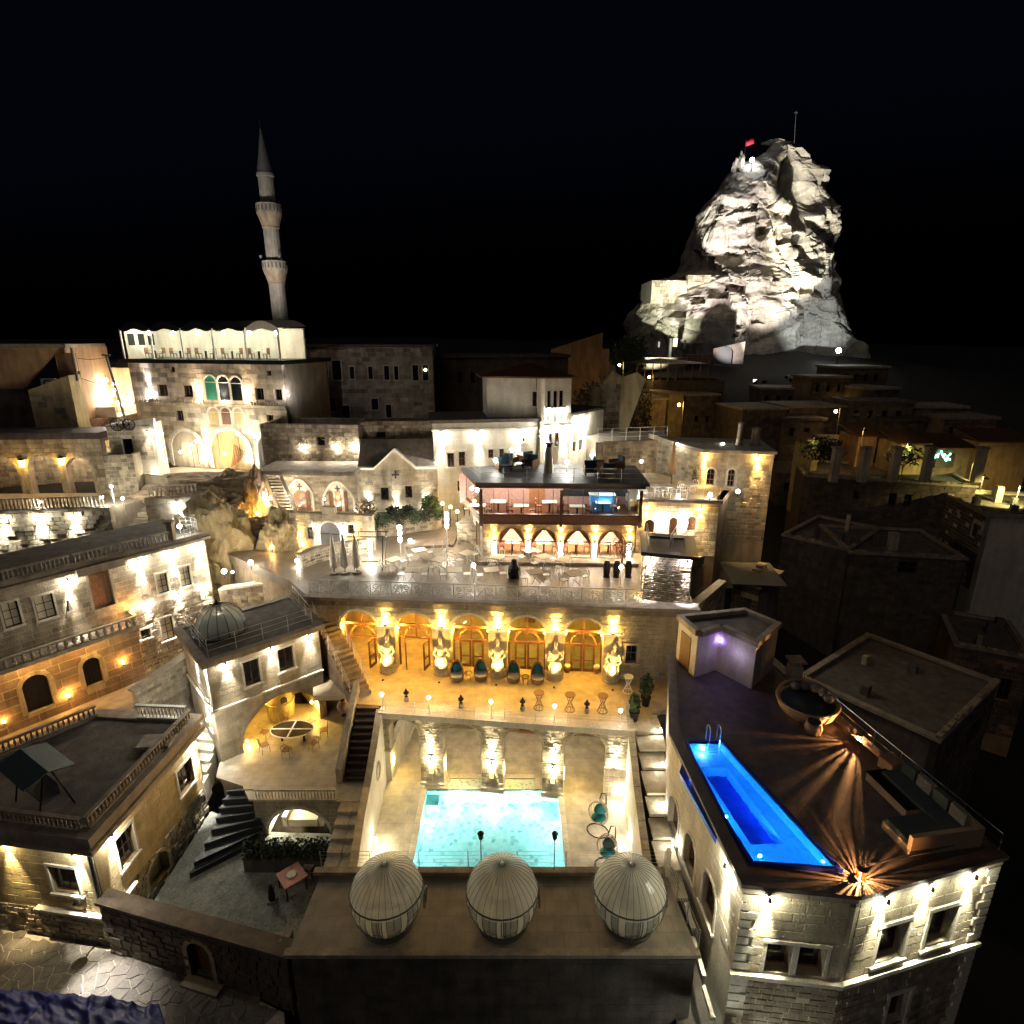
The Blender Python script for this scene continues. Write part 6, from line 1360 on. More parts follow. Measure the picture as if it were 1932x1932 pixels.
for b in fa: c = (b[0]+b[1])/2; p = FF.pt(c, 2.3, -1.8); t = thing('dining_pendant', 'pink-white pendant lamp behind a curtained restaurant arch', 'lamp', p, 'pendants behind the curtained arches'); MB().ball(p, .1, 8, 6).build('globe', BULBW, t); MB().tube([p, p+Vector((0,0,.25))], .012, 4).build('cord', IRON, t); lightd('glow', 'POINT', p-Vector((0,0,.15)), 46, (1,.70,.56), t, .1)
# pier lamps: amber up, white down
pc_ = [fa[0][0]-.3]+[(fa[i][1]+fa[i+1][0])/2 for i in range(3)]+[fa[3][1]+.3]
for i, u in enumerate(pc_):
    m = MB(); m.box(u-.17, u+.17, -.1, -.001, .0, 1.35, FF); pz_ = m.build('pier', PALE, rs_); m = MB(); m.box(u-.21, u+.21, -.14, -.0, 1.352, 1.45, FF); m.build('pier_cap', PALE, pz_)
    washer(FF, u, 1.55, 'amber uplight over a restaurant pier', 'amber uplights of the restaurant piers', 'up', 40, AMBER, 64, .15, d=.2, bulb=BULBY); washer(FF, u, 1.30, 'white downlight on a restaurant pier', 'white downlights of the restaurant piers', 'down', 26, WARMW, 60, .2, d=.26)
# glazed floor
g0, g1, g2 = 2.7, 3.3, 5.05; FG2 = Fr(FF.pt(-.15,0,.55)[:2], FF.pt(FF.L+.3,0,.55)[:2], UZ); FGl = Fr(FFl.pt(0,0,.5)[:2], FG2.pt(0,0)[:2], UZ)
m = MB(); m.prism([FGl.pt(0,0)[:2], FG2.pt(0,0)[:2], FG2.pt(FG2.L,0)[:2], FG2.pt(FG2.L,0,-5.5)[:2], FGl.pt(0,0,-4)[:2]], UZ+g0-.0, UZ+g0+.18); m.build('floor_slab', WOOD, rs_)
for F in (FG2, FGl):
    m = MB(); m.box(0, F.L, .0, .12, g0+.182, g1, F); m.build('parapet_panel', CURT if F is FG2 else CREAM, rs_); m = MB(); m.box(0, F.L, -.05, .18, g1+.002, g1+.1, F); m.build('sill_beam', WOOD, rs_); m = MB(); m.box(-.15, F.L+.1, -.15, .25, g2+.1, g2+.32, F); m.build('head_beam', WOOD, rs_)
    k = 2 if F is FGl else 11
    for i in range(k):
        a, b = F.L*i/k, F.L*(i+1)/k; m = MB(); m.box(a+.02, b-.02, .06, .07, g1+.1, g2, F); m.build('glass_panel', GLASS, rs_)
        m = MB(); m.box(a-.018, a+.018, .04, .09, g1+.1, g2, F); m.build('mullion', WOOD, rs_)
for u in (.15, FG2.uv(C5(1410, 500))[0], FG2.L-.15): m = MB(); m.box(u-.1, u+.1, -.14, .0, g0-.1, g2+.0, FG2); m.build('post', WOOD, rs_)
m = MB(); m.prism([FGl.pt(-.2,0,.25)[:2], FG2.pt(-.2,0,.35)[:2], FG2.pt(FG2.L+.3,0,.35)[:2], FG2.pt(FG2.L+.3,0,-5.2)[:2], FGl.pt(-.2,0,-4.2)[:2]], UZ+g2+.322, UZ+g2+.5); m.build('roof_deck', LEADG, rs_)
m = MB(); m.box(-1.8, FG2.L, 4.4, 4.6, g0+.18, g2, FG2); m.build('inner_wall', plain('rosy_plaster', (.42,.27,.22), .8), rs_); m = MB(); m.box(3.2, 4.3, 4.3, 4.39, g0+.18, g2-.2, FG2); m.build('inner_doorcase', WOODL, rs_); m = MB(); m.box(5.6, FG2.L-.3, 4.3, 4.39, g1+.2, g2-.2, FG2); m.build('dark_panel', BLACK, rs_)
for i, u in enumerate((-.2, 1.1, 2.7, 4.6, 6.4, 8.2)): diner(FG2, u, -1.3-(i % 2)*1.0, g0+.18, 'white-clothed table behind the restaurant glazing', 'tables of the glazed floor')
for i, (u, d, pw, col) in enumerate(((-.6, -1.4, 60, (1,.82,.72)), (1.2, -2.2, 50, (1,.66,.55)), (3.6, -2.4, 46, (1,.66,.55)), (6.0, -2.6, 12, (.9,.8,.8)), (8.6, -2.2, 16, (.5,.75,1)))):
    p = FG2.pt(u, g2-.35, d); t = thing('restaurant_lamp', 'lamp hanging over the tables of the glazed restaurant floor', 'lamp', p, 'lamps of the glazed floor'); MB().ball(p, .11, 8, 6).build('globe', BULBW, t); MB().tube([p, p+Vector((0,0,.35))], .012, 4).build('cord', IRON, t); lightd('glow', 'POINT', p-Vector((0,0,.14)), pw, col, t, .11)
aq = thing('blue_bar_counter', 'blue-lit bar counter with bottles behind the restaurant glazing', 'counter', FG2.pt(8.2, g0+.2, -3)); m = MB(); m.box(7.4, 9.0, 2.6, 3.2, g0+.18, g0+1.3, FG2); m.build('counter_front', emit('aquarium_blue', (.08,.35,.75), .007), aq); m = MB(); m.box(7.3, 9.1, 2.5, 3.3, g0+1.302, g0+1.36, FG2); m.build('counter_top', PALE, aq)
# roof deck furniture
dz = UZ+g2+.5
def sofa_set(p, rz, label, mat=DKBLUE):
    t = thing('lounge_chair', label, 'chair', p); p = Vector(p); c, s = math.cos(rz), math.sin(rz)
    def bx(name, x0,x1,y0,y1,z0,z1, mt): 
        q = [(x0,y0),(x1,y0),(x1,y1),(x0,y1)]; q = [(p.x+a*c-b*s, p.y+a*s+b*c) for a, b in q]; m = MB(); m.prism(q, p.z+z0, p.z+z1); return m.build(name, mt, t)
    bx('seat', -.4,.4,-.4,.4,.2,.42, mat); bx('backrest', -.4,.4,.28,.42,.42,.9, mat); bx('arm', -.48,-.402,-.4,.42,.1,.62, RATTAN); bx('arm', .402,.48,-.4,.42,.1,.62, RATTAN)
    for a in (-.4,.34):
        for b in (-.36,.34): bx('leg', a, a+.06, b, b+.06, 0, .2, IRON)
    return t
NAVY = plain('navy_cushion', (.03, .06, .09), .9, var=.3)
for i, (x, y, rz) in enumerate(((1120,345,.3),(1150,315,2.6),(1250,330,-.6),(1225,305,-2.5),(1560,365,0),(1650,370,3.1),(1600,340,1.5),(1690,335,-1.3))):
    sofa_set(PZ(C5(x, y), dz), rz, ['navy lounge chair near the roof lamp of the restaurant deck','navy lounge chair turned from the roof lamp of the restaurant deck','navy lounge chair beside the tapered roof chimney','navy lounge chair behind the tapered roof chimney','navy lounge chair on the glassy end of the restaurant deck','navy lounge chair facing away on the glassy end of the deck','navy lounge chair at the back table of the restaurant deck','navy lounge chair at the far corner of the restaurant deck'][i], NAVY)
for i, (x, y) in enumerate(((1190, 335), (1610, 368))):
    p = PZ(C5(x, y), dz); t = thing('coffee_table', ['low coffee table between navy chairs by the roof chimney','low coffee table on the glassy end of the restaurant deck'][i], 'table', p); MB().box(p.x-.45, p.x+.45, p.y-.3, p.y+.3, p.z+.38, p.z+.42).build('table_top', STEEL, t)
    for a in (-.4,.36):
        for b in (-.26,.22): MB().box(p.x+a, p.x+a+.04, p.y+b, p.y+b+.04, p.z, p.z+.38).build('leg', IRON, t)
for i, (x, y, h_) in enumerate(((1345, 355, 1.75), (1290, 310, 1.9))):
    p = PZ(C5(x, y), dz); t = thing('tapered_chimney', ['broad tapered chimney with open cap on the restaurant deck','slim tapered chimney on the restaurant deck'][i], 'chimney', p); r = .34-.14*i; MB().lathe([(r,0),(r*.62,h_),(0,h_)], p, 8).build('shaft', CREAM, t); MB().lathe([(r*.5,h_+.002),(r*.5,h_+.18),(r*.75,h_+.2),(r*.75,h_+.28),(0,h_+.3)], p, 8).build('cap', IRON if i == 0 else CREAM, t)
dr = thing('deck_railing', 'thin wire railing round the restaurant roof deck', 'railing', FG2.pt(4, g2+.5)); m = MB()
for z in (.3,.6,.9): m.tube([FGl.pt(.1, g2+.5+z, .05), FG2.pt(.1, g2+.5+z, .1), FG2.pt(FG2.L, g2+.5+z, .1)], .009, 4)
m.build('wire', STEEL, dr)
for i in range(8): p = FG2.pt(.1+i*(FG2.L-.1)/7, g2+.5, .1); MB().tube([p, p+Vector((0,0,.92))], .014, 5).build('post', STEEL, dr)
for i, (x, y) in enumerate(((1075, 292), (1440, 300), (1160, 240))):
    p = PZ(C5(x, y), dz+.7); t = thing('ball_light', 'white ball light on the restaurant roof deck', 'lamp', p, 'ball lights of the restaurant deck'); MB().ball(p, .13, 10, 8).build('bulb', BULBW, t); MB().tube([p-Vector((0,0,.7)), p-Vector((0,0,.1))], .02, 5).build('stem', WIRON, t); lightd('glow', 'POINT', p, 40, WARMW, t, .14)
# ---- small rough-stone tower on the terrace edge
TA, TB, TCk, TD = (7.48, 30.75), (9.85, 30.1), (10.5, 33.0), (8.0, 33.7)
tw_ = thing('stone_turret', 'small rough stone turret with dark railed roof at the terrace corner', 'tower', (8.9, 31.8, UZ)); HTw = 2.75
for i, (a, b) in enumerate(((TD, TA), (TA, TB), (TB, TCk))):
    F = Fr(a, b, UZ); m = MB(); m.box(0, F.L, 0, .3, -.05, HTw, F); m.build('wall', CREAM, tw_)
    put_blocks(courses(F, 0, F.L, 0, HTw, (), .11, .3, RND, proud=(.0,.06), jit=.5), tw_, ROUGHB if i else CREAMB, 'rubble_block', 100 if i == 1 else 0)
    if i == 1:
        for k, u in enumerate((.25, F.L-.25)): washer(F, u, HTw-.15, 'dazzling downlight under the turret roof', 'downlights of the stone turret', 'down', 60, (.97,.93,1), 48, .12, d=.2)
    if i == 0: washer(F, F.L-.4, HTw-.15, 'amber downlight on the terrace side of the stone turret', None, 'down', 50, (1,.72,.3), 60, .12, d=.2)
poly = [TA, TB, TCk, TD]; m = MB(); offset_edge(m, poly, -.3, .3, UZ+HTw, UZ+HTw+.2); m.build('eaves', IRON, tw_); slab('roof_slab', poly, UZ+HTw, UZ+HTw+.14, DKROOF, parent=tw_)
tr_ = thing('turret_railing', 'short steel stair rails on the dark turret roof', 'railing', (8.8, 32, UZ+HTw+.2))
for a, b in (((7.7,31.3),(8.0,33.2)), ((8.9,31.2),(9.7,32.9))):
    pa, pb = Vector((*a, UZ+HTw+.2)), Vector((*b, UZ+HTw+.2)); 
    for k in range(3): q = pa.lerp(pb, k/2); MB().tube([q, q+Vector((0,0,.8))], .015, 5).build('post', STEEL, tr_)
    MB().tube([pa+Vector((0,0,.8)), pb+Vector((0,0,.8))], .015, 5).build('rail', STEEL, tr_); MB().tube([pa+Vector((0,0,.45)), pb+Vector((0,0,.45))], .01, 4).build('rail', STEEL, tr_)
# masonry under the turret going down on the east side
FE = Fr((10.1, 29.72), (13.2, 33.5), -6); ew = thing('east_retaining_wall', 'tall stone retaining wall below the turret beside the dark village', 'wall', FE.pt(2, 0)); m = MB(); m.box(0, FE.L, 0, .5, 0, UZ+6-.05, FE); m.build('wall_body', CREAM, ew); put_blocks(courses(FE, 0, FE.L, 5, UZ+5.9, (), .26, .5, RND, proud=(.005,.03)), ew, CREAMB)
# ---- east terraces: arched store, cafe terrace, lamp-lit house
FH = Fr((8.5, 38.2), (13.8, 37.6), UZ); HH = 3.75
es = thing('arched_store', 'dark stone store with three small arched doors and white lamps', 'building', FH.pt(2.6, 0))
eh_ = [wpx(FH, E7, *w) for w in ((925,1005,840,1000), (1095,1180,830,970), (700,790,860,980))]
eh_ = [(a, b, max(.05, c), d) for a, b, c, d in eh_]; hh = [arch(*b, 'round') for b in eh_]
m = MB(); wallmesh(m, FH, rect(0, FH.L, -3, HH), hh, .4); m.build('front_wall', BROWN, es); put_blocks(courses(FH, 0, FH.L, 0, HH-.25, hh, .28, .5, RND, proud=(.004,.02)), es, CREAMB)
for b in eh_: m = MB(); m.box(b[0], b[1], .3, .36, b[2], b[3], FH); m.build('door', WOOD, es); archring(MB(), FH, *b, 'round', .12, -.02, .05, 9).build('arch_ring', CREAM, es)
FHr = Fr((13.8, 37.6), (15.6, 41), -4); m = MB(); m.box(0, FHr.L, 0, .4, 0, UZ+4+HH, FHr); m.build('side_wall', BROWN, es); m = MB(); m.box(-.1, FH.L+.15, -.2, .2, HH+.002, HH+.22, FH); m.build('parapet', COPING, es)
for i, (x, y) in enumerate(((870, 865), (1065, 865))):
    u, h = FH.uv(E7(x, y)); p = FH.pt(u, h, .25); t = thing('shaded_wall_lamp', ['white shaded lamp on the near side of the small arched door','white shaded lamp on the far side of the small arched door'][i], 'lamp', p); MB().lathe([(.24,-.12),(.12,.2),(0,.2)], p, 10).build('shade', BULBW, t); MB().tube([FH.pt(u, h+.1, 0), p+Vector((0,0,.1))], .02, 5).build('arm', IRON, t); lightd('glow', 'POINT', p-Vector((0,0,.25)), 12, WARMW, t, .1)
for i, (x, y) in enumerate(((720, 775), (1225, 745))): u, h = FH.uv(E7(x, y)); washer(FH, u, HH-.2, ['amber downlight at the restaurant end of the arched store','amber downlight at the outer end of the arched store'][i], None, 'down', 60, AMBER, 70, .12, d=.22, bulb=BULBY)
ctz = UZ+HH; slab('cafe_terrace', [FH.pt(-.5,0,-.1)[:2], FH.pt(FH.L,0,-.1)[:2], (15.8, 41.2), (14.6, 43), (12, 48), (8.2, 47)], ctz-.4, ctz, TERR)
m = MB(); m.prism([FH.pt(-.5,0,-.5)[:2], FH.pt(FH.L-.3,0,-.5)[:2], (15.3, 41.2), (14.4, 43), (12, 48), (8.2, 47)], -6, ctz-.41); struct(m.build('terrace_fill', CAVE))
# lamp-lit house
FL2 = Fr((14.0, 42.4), (18.8, 41.6), ctz); H2 = 2.55
lh2 = thing('lamp_lit_house', 'small stone house with two red arched windows and amber corner lamps', 'building', FL2.pt(2.4, 0))
wv = [wpx(FL2, E7, *w) for w in ((1275,1350,390,540), (1470,1535,395,555))]; hv = [window(lh2, FL2, *b, 2, 3, WOODL, DGLASS, .12, PALE, True, 'round', sw=.16) for b in wv]
m = MB(); wallmesh(m, FL2, rect(0, FL2.L, -8, H2), hv, .4); m.build('front_wall', CREAM, lh2); put_blocks(courses(FL2, 0, FL2.L, -4, H2, hv, .27, .5, RND, proud=(.005,.03)), lh2, CREAMB, limit=80)
FL3 = Fr(FL2.pt(FL2.L,0)[:2], (19.6, 46.5), ctz); m = MB(); m.box(0, FL3.L, 0, .4, -8, H2, FL3); m.build('side_wall', CREAM, lh2); FL4 = Fr((11.2, 48), (14.0, 42.4), ctz); m = MB(); wallmesh(m, FL4, [(0,-4),(FL4.L,-4),(FL4.L,H2),(0,H2+.5)], (), .4); m.build('wing_wall', CREAM, lh2); put_blocks(courses(FL4, 0, FL4.L, 0, H2, (), .27, .5, RND, proud=(.005,.02)), lh2, CREAMB)
m = MB(); m.prism([FL2.pt(-.1,0,.2)[:2], FL2.pt(FL2.L+.15,0,.2)[:2], (19.8, 46.6), (11.4, 48.2)], ctz+H2+.002, ctz+H2+.22); m.build('roof', COPING, lh2)
for i, (x, y) in enumerate(((1245, 335), (1745, 340))): u, h = FL2.uv(E7(x, y)); washer(FL2, u, H2-.12, ['amber downlight at the terrace corner of the lamp-lit house','amber downlight at the outer corner of the lamp-lit house'][i], None, 'down', 66, AMBER, 64, .12, d=.22, bulb=BULBY)
for i, (x, y) in enumerate(((1220, 225), (1425, 165), (1710, 235), (1005, 160))):
    p = PY(E7(x, y), 44.5); t = thing('ball_light', 'white ball light on the roof of the lamp-lit house', 'lamp', p, 'ball lights on the lamp-lit house roof'); MB().ball(p, .13 if i < 3 else .08, 10, 8).build('bulb', BULBW, t); MB().tube([Vector((p.x, p.y, ctz+H2+.2)), p-Vector((0,0,.1))], .025, 5).build('stem', IRON, t); lightd('glow', 'POINT', p, 30 if i < 3 else 6, WARMW, t, .14)
for i, x in enumerate((18.4, 17.2)): MB_ = thing('roof_flue', ['round stone flue at the outer roof corner of the lamp-lit house','slim stone flue on the lamp-lit house roof'][i], 'chimney', (x, 44.2, ctz+H2+.2)); MB().lathe([(.34-.1*i,0),(.30-.1*i,1.2+.4*i),(.38-.1*i,1.25+.4*i),(0,1.4+.4*i)], (x, 44.2, ctz+H2+.2), 10).build('shaft', CREAM, MB_); MB().lathe([(.42-.1*i,-.02),(.42-.1*i,.1),(.36-.1*i,.1)], (x, 44.2, ctz+H2+.22), 10).build('collar', COPING, MB_)
cr_ = thing('terrace_railing', 'white railing along the cafe terrace edge', 'railing', FH.pt(2, HH)); m = MB(); m.tube([FH.pt(0, HH+1.0, -.2), FH.pt(FH.L, HH+1.0, -.2)], .018, 5); m.tube([FH.pt(0, HH+.55, -.2), FH.pt(FH.L, HH+.55, -.2)], .012, 4); m.build('rail', WIRON, cr_)
for i in range(6): p = FH.pt(i*FH.L/5, HH, -.2); MB().tube([p, p+Vector((0,0,1.0))], .016, 5).build('post', WIRON, cr_)
for i, (x, y) in enumerate(((665, 650), (1015, 640), (1310, 630), (1565, 600))):
    p = PZ(E7(x, y), ctz+.35); t = thing('floor_lamp', 'white floor lamp on the cafe terrace', 'lamp', p, 'floor lamps of the cafe terrace'); MB().ball(p, .13, 10, 8).build('bulb', BULBW, t); MB().tube([p-Vector((0,0,.35)), p-Vector((0,0,.1))], .04, 6).build('stem', IRON, t); lightd('glow', 'POINT', p, 22, WARMW, t, .14)
# upper walk behind the restaurant with white railing
uz2 = 12.1; FK = Fr((7.2, 46.0), (12.6, 47.2), ctz); kw = thing('walk_retaining_wall', 'plain stone wall below the white-railed upper walk', 'wall', FK.pt(2.5, 0)); m = MB(); m.box(0, FK.L, 0, .5, -4, uz2-ctz, FK); m.build('wall_body', CREAM, kw); put_blocks(courses(FK, 0, FK.L, 0, uz2-ctz, (), .3, .55, RND, proud=(.005,.02)), kw, CREAMB)
slab('upper_walk', [FK.pt(-.6,0,-.1)[:2], FK.pt(FK.L,0,-.1)[:2], (13.4, 52), (6, 52)], 5, uz2, PATIO)
wr = thing('walk_railing', 'white tubular railing along the upper walk', 'railing', FK.pt(2, uz2-ctz)); m = MB()
for z in (.35,.7,1.05): m.tube([FK.pt(-.4, uz2-ctz+z, -.2), FK.pt(FK.L, uz2-ctz+z, -.2)], .022, 5)
m.build('rail', WIRON, wr)
for i in range(6): p = FK.pt(-.4+i*(FK.L+.4)/5, uz2-ctz, -.2); MB().tube([p, p+Vector((0,0,1.05))], .025, 5).build('post', WIRON, wr)
for i, (x, y) in enumerate(((575, 270), (665, 320), (945, 265), (215, 265), (300, 300))):
    p = PY(E7(x, y), 46.8); t = thing('ball_light', 'dazzling ball light along the white-railed upper walk', 'lamp', p, 'ball lights of the upper walk'); MB().ball(p, .15, 10, 8).build('bulb', BULBW, t); MB().tube([p-Vector((0,0,.6)), p-Vector((0,0,.12))], .02, 5).build('stem', WIRON, t); lightd('glow', 'POINT', p, 44, WARMW if i < 3 else (1,.8,.45), t, .16)
# ================================================================ rock, arcades and houses above the upper terrace
def facade(name, label, A, B, z0, top, mat, blocks=None, bh=.3, bl=.6, wins=(), limit=0, cat='building', deep=3, side=None, t=.4, proud=(.004,.02), roof=None, roofh=.25, ov=.25):
    """house front with windows; side = depth of the side walls and roof behind it"""
    F = Fr(A, B, z0); r = thing(name, label, cat, F.pt(F.L/2, 0)); holes = []
    for w in wins:
        cr, box, opt = w; b = wpx(F, cr, *box); holes.append(window(r, F, *b, **opt))
    poly = rect(0, F.L, -deep, top) if not isinstance(top, list) else [(0,-deep),(F.L,-deep)]+top
    m = MB(); wallmesh(m, F, poly, holes, t); m.build('front_wall', mat, r)
    hm = top if not isinstance(top, list) else min(p[1] for p in top)
    if blocks: put_blocks(courses(F, 0, F.L, 0, hm, holes, bh, bl, RND, proud=proud), r, blocks, 'wall_block', limit)
    if side:
        Fs = [Fr(F.pt(F.L,0)[:2], F.pt(F.L,0,-side)[:2], z0), Fr(F.pt(0,0,-side)[:2], F.pt(0,0)[:2], z0), Fr(F.pt(F.L,0,-side)[:2], F.pt(0,0,-side)[:2], z0)]
        m = MB()
        for f in Fs: wallmesh(m, f, rect(.001, f.L-.001, -deep, hm), (), .3)
        m.build('side_walls', mat, r)
    if roof: m = MB(); m.box(-ov, F.L+ov, -ov, (side or 3)+ov, hm+.002, hm+roofh, F); m.build('roof', roof, r)
    return r, F, holes
dark = dict(cols=1, rows=1, frame=WOOD, surround=None, depth=.2); darks = dict(cols=2, rows=2, frame=WOOD, surround=PALE, depth=.15, sw=.12); blnk = dict(cols=2, rows=1, frame=IRON, surround=PALE, depth=.12, sw=.1)
# lower arched wall on the upper terrace
kw, FKl, _ = facade('arched_terrace_wall', 'lamp-lit stone wall with a grey arched window on the upper terrace', (-15.6, 39.4), (-9.6, 38.6), UZ, 2.6, CREAM, CREAMB, .28, .5, [(D4, (1320,1395,815,955), dark), (D4, (1790,1860,785,890), darks)], 60)
b = wpx(FKl, D4, 1485, 1705, 760, 1030); m = MB(); wallmesh(m, FKl, arch(*b, 'round'), (), .04, .03); m.build('arched_glazing', LEADG, kw); archring(MB(), FKl, *b, 'round', .16, -.02, .09, 11).build('arch_ring', PALE, kw); m = MB(); m.box(b[0], b[1], -.05, -.03, b[2]+.9, b[2]+.96, FKl); m.build('transom', IRON, kw)
u, h = FKl.uv(D4(1570, 640)); m = MB(); m.box(u-.45, u+.45, -.05, .4, 2.602, 3.1, FKl); m.build('merlon', CREAM, kw)
for i, x in enumerate((1440, 1740)): u, h = FKl.uv(D4(x, 790)); washer(FKl, u, min(h, 2.35), 'white downlight beside the grey arched window', 'downlights of the grey arched window', 'down', 40, WARMW, 66, .12, d=.22)
for i, (x, y) in enumerate(((1275, 1080), (1905, 990))): u, h = FKl.uv(D4(x, y)); washer(FKl, min(u, FKl.L-.1), max(h, .15), ['amber uplight at the rock end of the arched terrace wall','amber uplight beyond the grey arched window'][i], None, 'up', 60, AMBER, 56, .1, d=.2, bulb=BULBY)
# arcade house behind
ka, FKa, _ = facade('blind_arcade_house', 'low stone house with two blind arches and cross-shaped vents', (-19.2, 44.6), (-12.0, 44.2), 6.9, 3.1, CREAM, CREAMB, .28, .5, side=4)
for (x0,x1,yt) in ((1125,1390,285),(1515,1850,310)):
    u0, u1 = FKa.uv(D4(x0,500))[0], FKa.uv(D4(x1,500))[0]; ht = FKa.uv(D4((x0+x1)/2, yt))[1]
    archring(MB(), FKa, u0, u1, .05, ht, 'point', .16, -.02, .12, 11).build('arch_ring', PALE, ka)
    c = (u0+u1)/2; m = MB(); m.box(c-.05, c+.05, -.035, 0, ht-.75, ht-.25, FKa); m.box(c-.22, c-.055, -.035, 0, ht-.55, ht-.45, FKa); m.box(c+.055, c+.22, -.035, 0, ht-.55, ht-.45, FKa); m.build('cross_vent', BLACK, ka)
    for du in ((-.7,.7) if x0 < 1200 else (-.9,-.45),(.0-.3,.3),(.6,.95)): m = MB(); wallmesh(m, FKa, arch(c+du[0]*.8, c+du[1]*.8, .05, 1.7), (), .03, .035); m.build('door', WOOD, ka)
    washer(FKa, c, .5, 'white uplight inside a blind arch', 'uplights of the blind arches', 'up', 26, WARMW, 90, .1, d=.3)
m = MB(); m.box(-.3, FKa.L+.2, -.9, 4, 3.102, 3.4, FKa); m.build('roof', COPING, ka)
slab('arcade_court', [(-19.5, 44.6), (-12, 44.3), (-9.5, 39), (-15.7, 39.8), (-17.5, 42)], 4, 6.9, PATIO)
for i, (x, y) in enumerate(((1115, 435), (1525, 495), (1880, 620), (1030, 690), (930, 480))): p = PY(D4(x, y), 43); t = thing('spark_lamp', 'small white lamp on the iron stair by the blind arcade house', 'lamp', p, 'small lamps by the blind arcade house'); MB().ball(p, .08 if i < 3 else .16, 8, 6).build('bulb', BULBW, t); MB().tube([p-Vector((0,0,.5)), p-Vector((0,0,.06))], .02, 5).build('stem', IRON, t); lightd('glow', 'POINT', p, 16 if i < 3 else 40, WARMW, t, .17 if i > 2 else .09)
ist = thing('iron_stair', 'narrow stair with pale sheet-metal sides beside the blind arcade house', 'stairs', PY(D4(1040, 560), 42)); a0, a1 = PY(D4(950, 270), 44), PY(D4(1140, 700), 41)
for k in range(13): q = a0.lerp(a1, k/12); MB().box(q.x-.75, q.x+.45, q.y-.16, q.y+.16, q.z-.05, q.z).build('tread', CREAM, ist)
for dx in (-.8, .5): MB().hexa([a0+Vector((dx,0,0)), a1+Vector((dx,0,0)), a1+Vector((dx+.04,0,0)), a0+Vector((dx+.04,0,0)), a0+Vector((dx,0,.8)), a1+Vector((dx,0,.8)), a1+Vector((dx+.04,0,.8)), a0+Vector((dx+.04,0,.8))]).build('side_sheet', WIRON, ist)
# vine-covered wall above
vw, FV, _ = facade('vine_wall', 'rough wall hung with dry vines and two white lamps', (-20.4, 47.6), (-12.4, 47.4), 9.6, 3.7, BROWN, ROUGHB, .3, .5, [(D5, (138,190,650,705), dark)], 0, side=4)
rv = random.Random(3); m = MB()
for k in range(70):
    p = [rv.uniform(.2, FV.L-.3), rv.uniform(.3, 2.9)]; pts = []
    for j in range(7): pts.append(FV.pt(p[0], p[1], .06+rv.uniform(0,.12))); p[0] += rv.uniform(-.35,.35); p[1] = max(.05, p[1]+rv.uniform(-.4,.25))
    m.tube(pts, .025, 4)
m.build('dry_vines', DRYV, vw, kind='stuff')
for i, x in enumerate((60, 275, 390)): u, h = FV.uv(D5(x, 712)); p = FV.pt(u, h, .3); t = thing('bulkhead_lamp', 'white bulkhead lamp among the dry vines', 'lamp', p, 'bulkhead lamps of the vine wall'); MB().ball(p, .15, 10, 8).build('globe', BULBW, t); MB().tube([FV.pt(u,h,0), p], .03, 5).build('arm', IRON, t); lightd('glow', 'POINT', p, 56, WARMW, t, .16)
# gabled house
ga, FGa, hg = facade('gabled_house', 'low cream house with a moulded gable and cross-shaped vent', (-12.1, 44.9), (-5.9, 45.3), 6.4, [(6.215, 3.75), (4.55, 3.75), (2.95, 5.2), (1.35, 3.75), (0, 3.75)], CREAM, CREAMB, .3, .6, [(D5,(535,585,962,1038),dark),(D5,(685,730,952,1026),dark)], 60)
cap = [(0,3.75),(1.35,3.75),(2.95,5.2),(4.55,3.75),(6.2,3.75)]; m = MB()
for (a,b),(c,d) in zip(cap, cap[1:]): m.hexa([FGa.pt(a,b+.003,-.3), FGa.pt(c,d+.003,-.3), FGa.pt(c,d+.003,.14), FGa.pt(a,b+.003,.14), FGa.pt(a,b+.17,-.3), FGa.pt(c,d+.17,-.3), FGa.pt(c,d+.17,.2), FGa.pt(a,b+.17,.2)])
m.build('gable_moulding', PALE, ga)
m = MB(); m.hexa([FGa.pt(0,3.7,-.35), FGa.pt(6.2,3.7,-.35), FGa.pt(6.2,3.7,-3.5), FGa.pt(0,3.7,-3.5), FGa.pt(0,3.9,-.35), FGa.pt(6.2,3.9,-.35), FGa.pt(6.2,5.7,-2.6), FGa.pt(0,5.7,-2.6)]); m.hexa([FGa.pt(1.4,3.8,-.3), FGa.pt(4.5,3.8,-.3), FGa.pt(4.5,3.8,-2.0), FGa.pt(1.4,3.8,-2.0), FGa.pt(2.94,5.15,-.3), FGa.pt(2.96,5.15,-.3), FGa.pt(2.96,5.15,-2.0), FGa.pt(2.94,5.15,-2.0)]); m.build('roof', COPING, ga)
m = MB(); wallmesh(m, Fr(FGa.pt(0,0,-3.4)[:2], FGa.pt(0,0)[:2], 6.4), rect(0, 3.38, -3, 3.7), (), .3); m.build('side_wall', CREAM, ga)
cvu, cvh = FGa.uv(D5(627, 882)); m = MB(); m.box(cvu-.07,cvu+.07,-.03,0,cvh-.3,cvh+.3,FGa); m.box(cvu-.3,cvu-.072,-.03,0,cvh-.07,cvh+.07,FGa); m.box(cvu+.072,cvu+.3,-.03,0,cvh-.07,cvh+.07,FGa); m.build('cross_vent', BLACK, ga)
for i, x in enumerate((465, 637, 815)): u, h = FGa.uv(D5(x, 1090)); washer(FGa, min(u, FGa.L-.2), .45, 'white uplight at the foot of the gabled house', 'uplights of the gabled house', 'up', 40, WARMW, 60, .1, d=.22)
